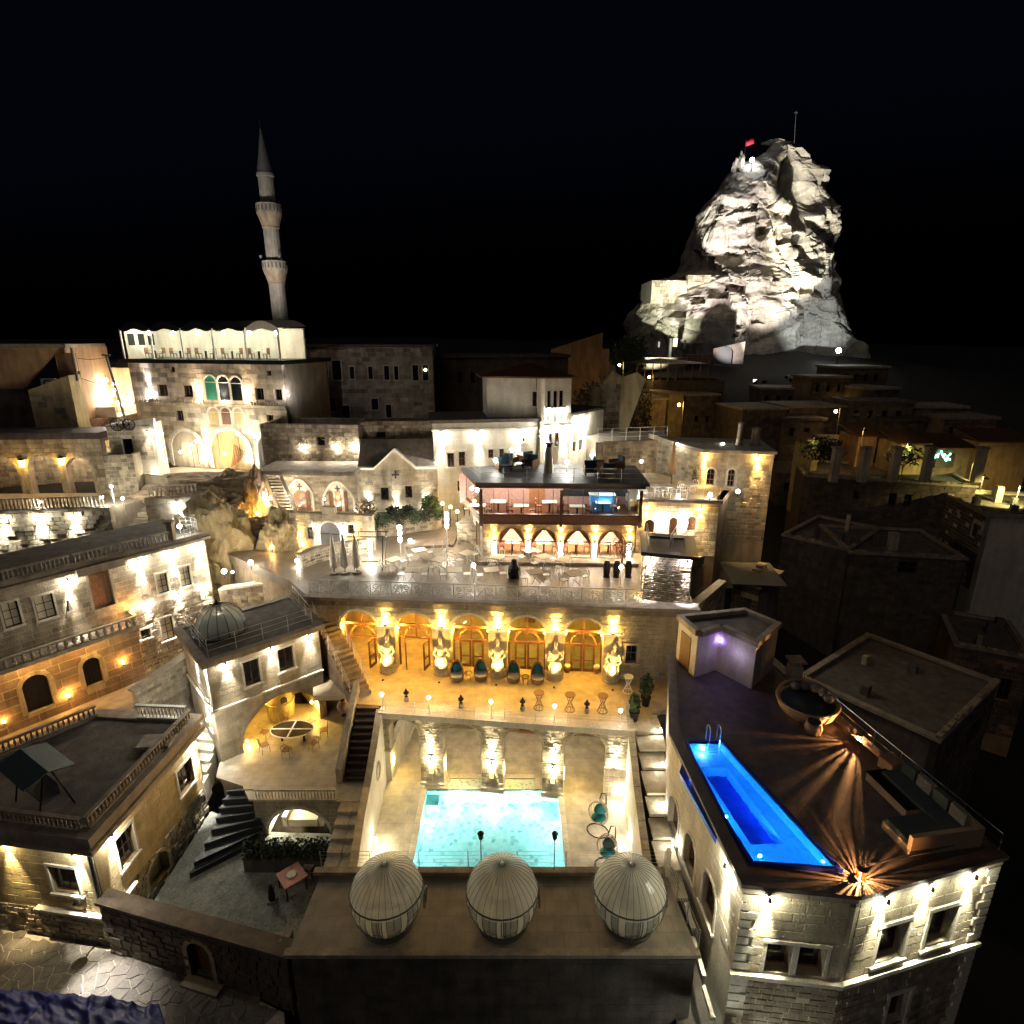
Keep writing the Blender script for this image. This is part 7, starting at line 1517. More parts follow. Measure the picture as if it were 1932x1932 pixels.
# white house with bay tower
wh, FWh, _ = facade('white_house', 'long whitewashed house with paired windows and a slim bay tower', (-6.2, 46.0), (2.05, 47.2), 6.4, 7.2, PALE, PALE, .4, .9, [(D5,b,darks) for b in ((948,990,748,835),(1018,1058,740,828),(1200,1232,725,780),(1268,1298,722,790),(1010,1052,918,985),(1410,1425,655,680))], 60, side=5, roof=DKROOF, proud=(.002,.008))
m = MB(); m.box(-.1, FWh.L, -.15, 0, 6.55, 6.75, FWh); m.build('cornice', PALE, wh)
tp_ = [FWh.pt(FWh.L,0,-.5), FWh.pt(FWh.L+.4,0,.7), FWh.pt(FWh.L+2.5,0,.75), FWh.pt(FWh.L+2.6,0,-3.5), FWh.pt(FWh.L,0,-3.5)]
m = MB(); m.prism([p[:2] for p in tp_], 3, 13.4); m.build('bay_base', PALE, wh)
FB = Fr(tp_[1][:2], tp_[2][:2], 13.4); tl = [wpx(FB, D5, *b) for b in ((1562,1585,365,465),(1602,1625,365,465),(1638,1662,362,462))]; hb_ = [window(wh, FB, *b, 1, 2, WOOD, DGLASS, .12, PALE, True, sw=.05) for b in tl]
m = MB(); wallmesh(m, FB, rect(0, FB.L, 0, 3.6), hb_, .25); F_ = Fr(tp_[0][:2], tp_[1][:2], 13.4); wallmesh(m, F_, rect(0, F_.L, 0, 3.6), (), .25); F_ = Fr(tp_[2][:2], tp_[3][:2], 13.4); wallmesh(m, F_, rect(0, F_.L, 0, 3.6), (), .25); m.build('bay_tower', PALE, wh)
m = MB(); m.box(-.15, FB.L+.15, -.12, .1, -.02, .14, FB); m.build('bay_sill', PALE, wh)
for b in ((1572,1592,625,720),(1610,1635,620,705)): q = wpx(Fr(tp_[1][:2], tp_[2][:2], 6.4), D5, *b); window(wh, Fr(tp_[1][:2], tp_[2][:2], 6.4), *q, 1, 2, WOOD, DGLASS, -.05, PALE, True, sw=.06)
up_ = [FWh.pt(FWh.L-3.9,0,-1.2), FWh.pt(FWh.L,0,-.8), FWh.pt(FWh.L,0,-5), FWh.pt(FWh.L-3.9,0,-5)]
m = MB(); m.prism([p[:2] for p in up_], 13.3, 17.0); m.build('upper_storey', PALE, wh); FUp = Fr(up_[0][:2], up_[1][:2], 13.4); window(wh, FUp, *wpx(FUp, D5, 1472,1502,368,460), 1, 2, WOOD, DGLASS, -.05, PALE, True, sw=.06)
m = MB(); c = FWh.pt(FWh.L-.4, 0, -2); rp_ = [FWh.pt(FWh.L-4.5,0,-.8), FWh.pt(FWh.L+.3,0,1.2), FWh.pt(FWh.L+2.9,0,1.2), FWh.pt(FWh.L+3,0,-4.2), FWh.pt(FWh.L-4.5,0,-5.4)]
m.prism([p[:2] for p in rp_], 17.0, 17.12); o = len(m.v); m.v += [Vector((p.x,p.y,17.121)) for p in rp_]+[Vector((c.x,c.y,18.1))]; m.f += [(o+i, o+(i+1)%5, o+5) for i in range(5)]; m.build('hipped_roof', WOOD, wh)
FWr = Fr(tp_[2][:2], (FWh.pt(FWh.L+6.4,0,-3.2))[:2], 6.4); hw_ = [window(wh, FWr, *wpx(FWr, D5, *b), 1, 2, WOOD, DGLASS, .12, PALE, True, sw=.06) for b in ((1718,1735,680,740),(1758,1775,665,730))]; m = MB(); wallmesh(m, FWr, rect(0, FWr.L, -3, 7.7), hw_, .3); m.build('wing_wall', PALE, wh); m = MB(); m.box(-.1, FWr.L+.1, -.15, 4, 7.702, 7.9, FWr); m.build('wing_roof', DKROOF, wh)
for i, x in enumerate((910, 1135, 1395)): u, h = FWh.uv(D5(x, 650)); washer(FWh, max(u,.25), 6.45, 'downlight under the cornice of the white house', 'cornice downlights of the white house', 'down', 95, (1,.99,.9), 44, .1, d=.22)
for i, x in enumerate((1560, 1660)): u, h = FB.uv(D5(x, 545)); washer(Fr(tp_[1][:2], tp_[2][:2], 6.4), max(.2, min(u, FB.L-.2)), 6.75, 'downlight under the bay sill of the white house', 'bay downlights of the white house', 'down', 90, (1,1,.95), 44, .1, d=.2)
for i, x in enumerate((1545, 1592, 1632, 1672)): u, h = FB.uv(D5(x, 470)); washer(FB, max(.1, min(u, FB.L-.1)), 1.35, 'small downlight between the bay tower windows', 'bay window downlights of the white house', 'down', 12, (1,1,.95), 44, .12, d=.14)
for i, x in enumerate((1712, 1760, 1798)): u, h = FWr.uv(D5(x, 590)); washer(FWr, u, 7.2, 'downlight on the wing of the white house', 'wing downlights of the white house', 'down', 70, (1,1,.9), 44, .1, d=.2)
# facade hotel with glazed roof pavilion
W1 = dict(cols=2, rows=1, frame=WOOD, surround=None, depth=.2)
fhw = [(D2,b,W1) for b in ((255,355,730,850),(510,610,738,858),(1252,1335,768,888),(1440,1525,778,892),(440,515,995,1100),(1370,1435,1040,1135),(385,428,550,603),(1370,1410,590,640))]
FHA, FHB = (-34.6, 54.6), (-19.3, 50.8)
fh_, FFh, _ = facade('facade_hotel', 'tall pinkish stone mansion with triple arched windows and three vaulted arches', FHA, FHB, 8.5, 9.35, CREAM, CREAMB, .42, .9, fhw, 0, side=7)
HFh = 9.35
for i, w in enumerate(((745,860,640,885),(878,990,645,890),(1008,1118,655,893),(780,885,965,1135),(910,1005,968,1135),(1032,1135,970,1135))):
    b = wpx(FFh, D2, *w); m = MB(); wallmesh(m, FFh, arch(*b,'round'), (), .03, .03); dd = m.build('arched_window', (plain('green_shutter', (.02,.22,.12), .5) if i == 0 else DGLASS if i < 3 else (YELP, WOOD, YELP)[i-3]), fh_); archring(MB(), FFh, *b, 'round', .16, -.02, .12, 9).build('arch_ring', PALE, dd); MB().box(b[0], b[1], -.06, -.03, b[2]+(b[3]-b[2])*.72, b[2]+(b[3]-b[2])*.75, FFh).build('transom', PALE, dd)
hc_ = FFh.uv(D2(900, 945))[1]; m = MB(); m.box(0, FFh.L, -.16, 0, hc_-.1, hc_+.12, FFh); m.build('string_course', CREAM, fh_)
u = .5
while u < FFh.L-.3:
    if not FFh.uv(D2(740,945))[0] < u < FFh.uv(D2(1140,945))[0]: MB().tube([FFh.pt(u,hc_+.12,.05), FFh.pt(u+.12,hc_+.42,.06), FFh.pt(u+.3,hc_+.42,.06), FFh.pt(u+.36,hc_+.18,.06)], .06, 5).build('scroll_bracket', CREAM, fh_)
    u += .55
big = []
for i, w in enumerate(((410,720,1205,1560),(808,1190,1200,1520),(1280,1620,1218,1500))):
    b = wpx(FFh, D2, *w); b = (b[0], min(b[1], FFh.L-.15), .1, b[3]); big.append(b); m = MB(); N = 12; c, r = (b[0]+b[1])/2, (b[1]-b[0])/2
    archring(MB(), FFh, *b, 'round', .3, -.02, .14, 13).build('arch_ring', PALE, fh_); mt = (CREAM, YELP, LEADG)[i]; m = MB(); wallmesh(m, FFh, arch(*b,'round'), (), .05, .045); m.build('vault_back', mt, fh_)
    p = FFh.pt(c, 1.6, .9); t = thing('vault_lamp', ['white lamp in the first vaulted arch of the mansion','amber lamp in the glowing middle arch of the mansion','dim lamp in the grey third arch of the mansion'][i], 'lamp', p); MB().ball(p, .12, 8, 6).build('bulb', (BULBW, BULBY, BULBW)[i], t); MB().tube([p, p+Vector((0,0,.6))], .02, 4).build('stem', IRON, t); lightd('glow', 'POINT', p, (26, 80, 6)[i], (WARMW, AMBER, WARMW)[i], t, .13)
rk = thing('vault_ladder', 'reddish slatted stair leaning in the glowing middle arch', 'stairs', FFh.pt(big[1][1]-1.2, .1, .3))
for k in range(8): a = big[1][1]-1.9+k*.16; MB().tube([FFh.pt(a, .3+k*.1, .35), FFh.pt(a+.5, 2.4-k*.1, .2)], .05, 5).build('slat', CERAM, rk)
for i, (x, y) in enumerate(((855,1205),(1070,1235),(1248,1260),(595,1345),(645,1310),(292,1230),(220,1300))): p = PY(D2(x,y), 50.2 if x > 500 else 48); t = thing('ball_light', 'white ball light before the vaulted arches of the mansion', 'lamp', p, 'ball lights before the mansion arches'); MB().ball(p, .1, 8, 6).build('bulb', BULBW, t); MB().tube([p-Vector((0,0,2.0)), p-Vector((0,0,.1))], .02, 4).build('stem', IRON, t); lightd('glow', 'POINT', p, 28, WARMW, t, .14)
for i, x in enumerate((770, 1215)): u, h = FFh.uv(D2(x, 1500)); washer(FFh, u, max(h,.3), 'dazzling uplight on a pier between the mansion arches', 'pier uplights of the mansion', 'up', 170, (1,.96,.9), 60, .1, d=.3)
for i, x in enumerate((195, 1605)): u, h = FFh.uv(D2(x, 850)); washer(FFh, u, h, 'uplight on an upper corner of the mansion', 'corner uplights of the mansion', 'up', 90, (.95,.9,1), 46, .1, d=.25)
for i, x in enumerate((690, 940, 1180)): u, h = FFh.uv(D2(x, 905)); washer(FFh, u, hc_+.3, 'warm uplight on the string course by the triple windows', 'string-course uplights of the mansion', 'up', 50, (1,.74,.54), 110, .1, d=.35)
slab('mansion_terrace', [FFh.pt(-1,0,5)[:2], FFh.pt(FFh.L*.55,0,6.5)[:2], FFh.pt(FFh.L+2,0,2)[:2], FFh.pt(FFh.L+2,0,-.1)[:2], FFh.pt(-1,0,-.1)[:2]], 3, 8.5, TERR)
FM = Fr(FFh.pt(-.2,0,5.0)[:2], FFh.pt(FFh.L*.55,0,6.5)[:2], 8.5); m = thing('terrace_parapet', 'pale lit parapet along the mansion terrace', 'wall', FM.pt(3,0)); MB().box(0, FM.L, -.01, .3, -2.2, .7, FM).build('wall_body', CREAM, m); MB().box(-.1, FM.L+.1, -.1, .4, .702, .82, FM).build('coping', COPING, m)
for i in range(4): p = FM.pt(1.2+i*1.9, 1.0, -.6); t = thing('ball_light', 'white ball light behind the pale mansion parapet', 'lamp', p, 'ball lights behind the mansion parapet'); MB().ball(p, .14, 8, 6).build('bulb', BULBW, t); MB().tube([p-Vector((0,0,.95)), p-Vector((0,0,.1))], .03, 5).build('stem', IRON, t); lightd('glow', 'POINT', p, 40, WARMW, t, .15)
# pavilion
pv_ = thing('roof_pavilion', 'brilliantly lit glazed pavilion with scalloped dark awning on the mansion roof', 'pavilion', FFh.pt(7, HFh)); m = MB(); m.box(-.4, FFh.L+.5, -.5, 7, HFh+.002, HFh+.35, FFh); m.build('deck', IRON, pv_); PH = 2.9
m = MB(); m.box(.2, FFh.L, 3.6, 3.8, HFh+.35, HFh+PH, FFh); m.box(.2, FFh.L+.2, 0, 3.6, HFh+PH-.0, HFh+PH+.06, FFh); m.build('inner_shell', PALE, pv_)
for i, (x0, x1) in enumerate(((.3, 3.4), (3.5, 6.6), (6.7, 9.8), (9.9, 13), (13.1, FFh.L+.3))):
    m = MB(); N = 8
    for k in range(N+1):
        a = k/N; hh_ = HFh+PH+.05+.55*math.sin(math.pi*a)
        m.v += [FFh.pt(x0+(x1-x0)*a, hh_, .55), FFh.pt(x0+(x1-x0)*a, hh_+.15, -3.7), FFh.pt(x0+(x1-x0)*a, HFh+PH-.12-.12*math.sin(a*9.4), .56)]
    for k in range(N): m.f += [(3*k,3*k+3,3*k+4,3*k+1), (3*k+2,3*k+5,3*k+3,3*k)]
    m.build('awning', WHITEF if i == 4 else IRON, pv_)
for i in range(6): u = .2+i*(FFh.L)/5; m = MB(); m.box(u-.06, u+.06, -.45, -.33, HFh+.35, HFh+PH, FFh); m.build('post', WIRON, pv_)
for k in range(10): a = .3+k*FFh.L/10; m = MB(); m.box(a, a+FFh.L/10-.05, -.4, -.385, HFh+.35, HFh+PH-.1, FFh); m.build('glass_panel', GLASS, pv_)
FE_ = Fr(FFh.pt(.25,0,0)[:2], FFh.pt(.25,0,-3.6)[:2], 8.5); MB().box(0, FE_.L, .05, .1, HFh+.35, HFh+PH, FE_).build('end_wall', PALE, pv_)
for a in (.25, 1.35, 2.45):
    MB().box(a, a+.7, .02, .045, HFh+1.5, HFh+2.5, FE_).build('end_window', DGLASS, pv_)
for i in range(6): p = FFh.pt(1.6+i*2.6, HFh+PH-.35, -1.3); t = thing('pavilion_lamp', 'brilliant ceiling lamp inside the roof pavilion', 'lamp', p, 'ceiling lamps of the roof pavilion'); MB().ball(p, .16, 8, 6).build('globe', BULBW, t); MB().tube([p, p+Vector((0,0,.35))], .02, 4).build('cord', IRON, t); lightd('glow', 'POINT', p-Vector((0,0,.2)), 17, (1,.93,.76), t, .16)
for i in range(5): diner(FFh, 2+i*2.7, -1.2, HFh+.35, 'small table inside the roof pavilion', 'tables of the roof pavilion')
# unlit houses behind
dk1, FX, _ = facade('unlit_long_house', 'long unlit grey house with tall white-framed windows beside the pavilion', (-21.3, 60), (-8.0, 61), 9, 10.1, CREAM, None, wins=[(D5,b,blnk) for b in ((155,210,178,296),(237,292,178,296),(345,372,215,290),(460,486,215,292),(558,588,210,296),(620,645,212,296),(733,768,205,300),(795,830,205,300),(215,258,410,488),(480,520,412,480),(300,345,455,540),(570,602,450,530))], side=8, roof=DKROOF)
put_blocks(courses(FX, 0, FX.L, 0, 10, _, .45, .9, RND, proud=(.005,.03)), dk1, CREAMB); u, h = FX.uv(D5(812,235)); t = thing('window_lamp', 'small lit lamp in a window of the unlit long house', 'lamp', FX.pt(u,h,.02)); MB().ball(FX.pt(u,h,.04), .16, 8, 6).build('bulb', emit('window_glow', (1,.75,.4), .5), t); MB().tube([FX.pt(u,h,.04), FX.pt(u,h+.3,.04)], .02, 4).build('cord', IRON, t)
dk2, FX2, _ = facade('unlit_back_house', 'nearly black house between the long house and the white house', (-8, 64), (6, 65), 9, 9.0, VILL, None, wins=[(D5,b,dark) for b in ((1010,1040,250,320),(1090,1120,250,320),(1210,1235,300,370))], side=8, roof=DKROOF)
dk3, FX3, _ = facade('pitched_back_house', 'dim ochre house with a mono-pitch roof behind the white house', (5, 78), (11.2, 76), 12, [(6.5,8.6),(0,6.6)], ORNG, None, wins=[(D5,b,dark) for b in ((1530,1545,225,250),(1580,1600,225,250),(1640,1655,225,260))], side=6)
bw_, FBw, _ = facade('mid_garden_wall', 'dim rough wall with white fence between vine wall and white house', (-12.6, 48.5), (-6.0, 48.9), 9.5, 3.9, BROWN, ROUGHB, .3, .5, [(D5,(508,565,618,655),dark)], 0, side=2)
balustrade('thin white fence on top of the gabled house terrace', FBw.pt(1.2, .9, .6), FBw.pt(6.4, .9, .6), .8, .16, WIRON, .5)
t = globe_post(FBw.pt(2.4, .5, .8), .7, 'white globe lamp above the gable apex', None, 40)
# ---- rock outcrop with cave
def rock(name, label, c, rad, seed, mat=CAVE, sub=5, amp=.32, cat='rock', freq=1.0):
    bm = bmesh.new(); bmesh.ops.create_icosphere(bm, subdivisions=sub, radius=1)
    for v in bm.verts:
        n_ = v.co.copy(); d = 1+amp*noise.fractal(n_*1.5*freq+Vector((seed,0,0)), .85, 2.1, 7)+amp*.35*noise.noise(Vector((n_.x*2, n_.y*2, n_.z*6+seed))); v.co = Vector((n_.x*rad[0]*d, n_.y*rad[1]*d, n_.z*rad[2]*d))
    me = bpy.data.meshes.new(name); bm.to_mesh(me); bm.free(); me.materials.append(mat); return tag(link(name, me, c), label, cat)
def rp(cr, x, y, Y): return PY(cr(x, y), Y)
rock('rock_outcrop', 'big rounded tuff boulder above the west house roof', rp(D4,300,700,42.5), (2.3,2.0,1.9), 1)
rock('rock_outcrop', 'pale yellow tuff bluff beside the west house end wall', rp(D4,330,1000,39.5), (2.3,1.6,3.4), 2, YELP)
rock('rock_outcrop', 'dark hollow rock shoulder below the cave', rp(D4,760,940,41.2), (2.2,1.3,1.5), 3, BROWN)
rock('rock_outcrop', 'honey tuff bluff under the arched terrace wall', rp(D4,1050,1020,39.8), (1.5,1.4,2.4), 4, YELP)
rock('rock_outcrop', 'long overhanging tuff ledge under the mansion parapet', rp(D4,330,420,46.6), (6.2,2.2,1.5), 5)
rock('rock_outcrop', 'hollowed tuff wall behind the white cave lamp', rp(D4,560,560,47.0), (3.2,1.6,2.6), 6, CAVE)
rock('rock_outcrop', 'tuff pillar glowing amber beside the cave', rp(D4,760,520,43.4), (.85,.8,2.3), 7)
for i, (x, y, Y, pw, col) in enumerate(((600,600,44.6,70,COOL),(768,655,42.1,100,(1,.5,.08)),(70,620,41.0,30,AMBER),(930,1040,38.4,24,(1,.4,.2)))):
    p = rp(D4,x,y,Y); t = thing('rock_lamp', ['white lamp lighting the hollow cave','amber floodlight at the foot of the tuff pillar','amber mushroom lamp on the rounded boulder','red-orange lamp by the honey tuff bluff'][i], 'lamp', p); MB().ball(p, .12, 8, 6).build('bulb', BULBW if i == 0 else BULBY, t); MB().tube([p-Vector((0,0,.6)), p-Vector((0,0,.1))], .03, 5).build('stem', IRON, t); lightd('glow', 'POINT', p, pw, col, t, .13)
FR2 = Fr((-19.6, 36.2), (-12.2, 35.4), 1.2); lw2 = thing('sloping_rock_wall', 'sloping brown stone wall with pale coping and globe lamps below the bluff', 'wall', FR2.pt(3.5,0)); m = MB(); wallmesh(m, FR2, [(0,-4),(FR2.L,-4),(FR2.L,3.9),(0,2.6)], (), .5); m.build('wall_body', CAVE, lw2); put_blocks(courses(FR2, 0, FR2.L, -1, 2.6, (), .26, .45, RND, proud=(.01,.05), skip=.06), lw2, ROUGHB)
for i in range(6): a, b = FR2.pt(i*FR2.L/6+.03, 2.6+1.3*i/6, .1), FR2.pt((i+1)*FR2.L/6-.03, 2.6+1.3*(i+1)/6, .1); MB().hexa([a,b,b-FR2.n*.65,a-FR2.n*.65]+[q+Vector((0,0,.14)) for q in (a,b,b-FR2.n*.65,a-FR2.n*.65)]).build('coping_stone', PALE, lw2)
for i, (x, y) in enumerate(((390,1315),(690,1215),(1240,1255),(485,1325))): p = PY(D4(x,y), 35.6); t = thing('globe_lamp', 'white globe lamp on the sloping rock wall', 'lamp', p-Vector((0,0,.4)), 'globe lamps of the sloping rock wall'); MB().ball(p, .15 if i < 3 else .08, 10, 8).build('globe', BULBW, t); MB().tube([p-Vector((0,0,.5)), p-Vector((0,0,.12))], .025, 5).build('stem', IRON, t); lightd('glow', 'POINT', p, 34 if i < 3 else 10, WARMW, t, .16 if i < 3 else .09)
slab('rock_terrace', [(-19.8, 36.4), (-12.2, 35.6), (-13, 39), (-16, 44), (-22, 45), (-23, 40)], -4, 2.9, CAVE)
slab('roof_back_garden', [(-19.9, 36.2), (-12, 35.3), (-13.4, 33.4), (-17.8, 31)], -4, 2.2, PATIO)
# pale gatehouse with wagon wheels beside the mansion
gh, FGh, hgh = facade('gatehouse', 'pale gatehouse wall with a dark doorway and wagon wheels on top', PY(D1(1345,1640),47)[:2], PY(D1(1865,1640),47.6)[:2], 10.4, [(3.55,3.35),(0,2.9)], PALE, CREAMB, .35, .7, [(D1,(1475,1600,1395,1650),dark)], 0, side=2.5)
for k in (.9, 1.75):
    t = thing('wagon_wheel', ['larger','smaller'][k > 1]+' iron wagon wheel leaning on the pale gatehouse wall', 'wheel', FGh.pt(k, 2.9, .1)); c = FGh.pt(k, 2.95, .14); r = .5-.06*(k > 1); MB().tube([c+FGh.e*(r*math.cos(a*.3927))+Vector((0,0,r*math.sin(a*.3927))) for a in range(16)], .04, 5, closed=True).build('rim', IRON, t)
    for a in range(4): v = FGh.e*(r*math.cos(a*.785))+Vector((0,0,r*math.sin(a*.785))); MB().tube([c-v, c+v], .025, 4).build('spoke', IRON, t)
washer(FGh, 3.0, 2.4, 'white downlight on the pale gatehouse wall', None, 'down', 14, WARMW, 90, .1, d=.3)
sw_, FSw, _ = facade('stair_side_wall', 'greenish stone wall climbing from the lit steps to the gatehouse', PY(D3(980,300),45.6)[:2], PY(D3(1245,300),46)[:2], 7.2, 3.9, CREAM, ROUGHB, .3, .5, side=3, cat='wall')
p = PZ(C5(1170,885), UZ); t = thing('covered_armchair', 'armchair under a dark dust cover on the upper terrace', 'chair', p); MB().lathe([(.36,0),(.4,.3),(.38,.62),(.22,.9),(.16,1.15),(0,1.2)], p, 9).build('dust_cover', IRON, t); MB().box(p.x-.3, p.x+.3, p.y-.3, p.y+.3, p.z, p.z+.45).build('seat', WOOD, t)
washer(FUp, 3.0, .25, 'uplight at the foot of the white house upper storey', None, 'up', 60, (1,1,.95), 120, .1, d=.6)
# low walls, planting bed, steps and small lamps that fill the upper terrace
def lowwall(label, pts, h, t=.4, z=UZ, mat=CREAM):
    r = thing('low_wall', label, 'wall', (*pts[0], z)); m = MB()
    for a, b in zip(pts, pts[1:]): F = Fr(a, b, z); MB().box(0, F.L, 0, t, 0, h, F).build('wall_body', mat, r); put_blocks(courses(F, 0, F.L, 0, h, (), .22, .4, RND, proud=(.01,.05)), r, ROUGHB); MB().box(-.05, F.L+.05, -.06, t+.06, h+.002, h+.1, F).build('coping', COPING, r)
lowwall('curved pale wall behind the furled parasols', [PZ(C5(x,y), UZ)[:2] for x, y in ((95,845),(160,815),(240,795),(330,780),(420,765))], .9, mat=PALE)
lowwall('stone planter wall before the gabled house', [PZ(C5(x,y), UZ)[:2] for x, y in ((480,690),(600,668),(690,655),(800,640))], 1.1)
lowwall('brown stone block by the restaurant corner', [PZ(C5(x,y), UZ)[:2] for x, y in ((880,720),(990,735))], 1.5, 1.4)
slab('planting_bed', [PZ(C5(x,y), UZ)[:2] for x, y in ((480,685),(600,664),(690,651),(800,636),(780,560),(480,580))], UZ, UZ+.95, EARTH)
slab('raised_floor', [PZ(C5(x,y), UZ)[:2] for x, y in ((620,745),(860,735),(880,690),(640,700))], UZ, UZ+.2, BROWN)
for i, (x, y) in enumerate(((805,512),(845,530),(880,553),(640,700),(740,735),(915,700))): p = PY(C5(x,y), 43 if i < 3 else 40); t = thing('path_lamp', 'amber globe lamp on the path by the white house' if i < 3 else 'small white lamp by the planter wall', 'lamp', p-Vector((0,0,.8)), 'amber path lamps' if i < 3 else 'planter wall lamps'); MB().ball(p, .12, 8, 6).build('globe', BULBY if i < 3 else BULBW, t); MB().tube([p-Vector((0,0,1.6)), p-Vector((0,0,.1))], .03, 5).build('post', IRON, t); lightd('glow', 'POINT', p, 20, AMBER if i < 3 else WARMW, t, .13)
# ================================================================ minaret, castle rock, unlit village
mp = PY(D7(460, 1840), 76); zz = lambda y: PY(D7(400, y), 76).z
mn = thing('minaret', 'slender grey stone minaret with two balconies and a dark conical cap', 'minaret', (mp.x, 76, 12)); X = mp.x
z0, b1, b2, c0, c1 = 10, zz(1330), zz(850), zz(505), zz(120)
def fluted(r, za, zb, n=16):
    m = MB(); 
    for z in (za, zb):
        for k in range(2*n): w = math.pi*k/n; q = r*(1 if k % 2 else .965); m.v.append(Vector((X+q*math.cos(w), 76+q*math.sin(w), z)))
    for k in range(2*n): j = (k+1) % (2*n); m.f.append((k, j, 2*n+j, 2*n+k))
    return m
MSTONE = stone('minaret_stone', (.34,.31,.26), (.25,.225,.19), bump=.3)
fluted(.92, z0, b1-1.6).build('lower_shaft', MSTONE, mn); fluted(.88, b1+1.0, b2-1.6).build('middle_shaft', MSTONE, mn); fluted(.84, b2+1.0, c0).build('upper_shaft', MSTONE, mn)
for b in (b1, b2):
    MB().lathe([(.86,-1.65),(1.0,-1.5),(.96,-1.35),(1.16,-.7),(1.38,-.1),(1.42,0),(0,0)], (X,76,b), 20).build('corbel', BROWN, mn); MB().lathe([(1.36,.002),(1.42,.002),(1.42,1.0),(1.36,1.0)], (X,76,b), 20).build('balcony_parapet', MSTONE, mn)
    for k in range(20): w = 2*math.pi*(k+.5)/20; c_, s_ = math.cos(w), math.sin(w); MB().hexa([Vector((X+c_*r-s_*q, 76+s_*r+c_*q, b+.2+z)) for z in (0,.6) for r, q in ((1.40,-.07),(1.44,-.07),(1.44,.07),(1.40,.07))]).build('parapet_slot', DKSTONE, mn)
MB().lathe([(.84,0),(.96,.05),(.96,.35),(.9,.4)], (X,76,c0-.4), 20).build('cap_ring', MSTONE, mn); MB().lathe([(.88,.001),(.03,c1-c0)], (X,76,c0), 20).build('cone', LEADG, mn); MB().tube([(X,76,c1), (X,76,c1+.8)], .05, 5).build('finial', STEEL, mn)
for sgn in (-1, 1): MB().lathe([(.05,0),(.22,.3),(.2,.3)], (X+sgn*1.1, 74.8, b1+1.2), 8).build('loudspeaker', LEADG, mn)
# ---- castle rock
CY = 165.0
prof = [(1760,150,1690),(1700,190,1690),(1600,215,1685),(1500,238,1670),(1420,255,1640),(1350,300,1610),(1300,345,1570),(1220,375,1565),(1150,560,1545),(1060,600,1535),(1000,618,1530),(940,632,1540),(880,655,1562),(800,690,1590),(740,715,1592),(680,765,1575),(620,815,1565),(540,860,1550),(470,905,1530),(420,960,1470),(380,1060,1452),(330,1140,1425),(290,1165,1390),(262,1190,1345),(246,1215,1300)]
prof = [(y, a, b) for y, a, b in prof]
def lerp_prof(z):
    for (za, a0, b0), (zb, a1, b1_) in zip(PR, PR[1:]):
        if za <= z <= zb: t = (z-za)/(zb-za); return a0+(a1-a0)*t, b0+(b1_-b0)*t
    return PR[-1][1:]
PR = []
for y, a, b in prof: pa, pb = PY(C6(a,y), CY), PY(C6(b,y), CY); PR.append((pa.z, pa.x, pb.x))
zlo, zhi = PR[0][0]-3, PR[-1][0]; PR = [(zlo, PR[0][1]-2, PR[0][2]+2)] + PR
NA, NZ = 320, 240; m = MB(); hc0 = PY(C6(1250, 640), CY); HX, HZ = hc0.x, hc0.z; HOLES = [(PY(C6(x, y), 150).x, PY(C6(x, y), 150).z, w, h) for x, y, w, h in ((1095,675,.6,1.0),(755,1005,.7,1.6),(825,1060,.6,1.5),(800,1290,2.0,1.3),(915,1250,2.2,1.0),(1050,1460,1.4,1.0),(1220,1160,.9,1.2),(1395,1000,1.6,1.8),(905,1518,.5,.5),(880,1566,.5,.5),(940,1566,.5,.5),(1150,820,1.8,1.4),(1300,880,1.4,2.0),(1060,760,2.2,.9),(680,1330,1.2,.8),(1380,1270,1.0,.8),(560,1420,1.6,.6))]
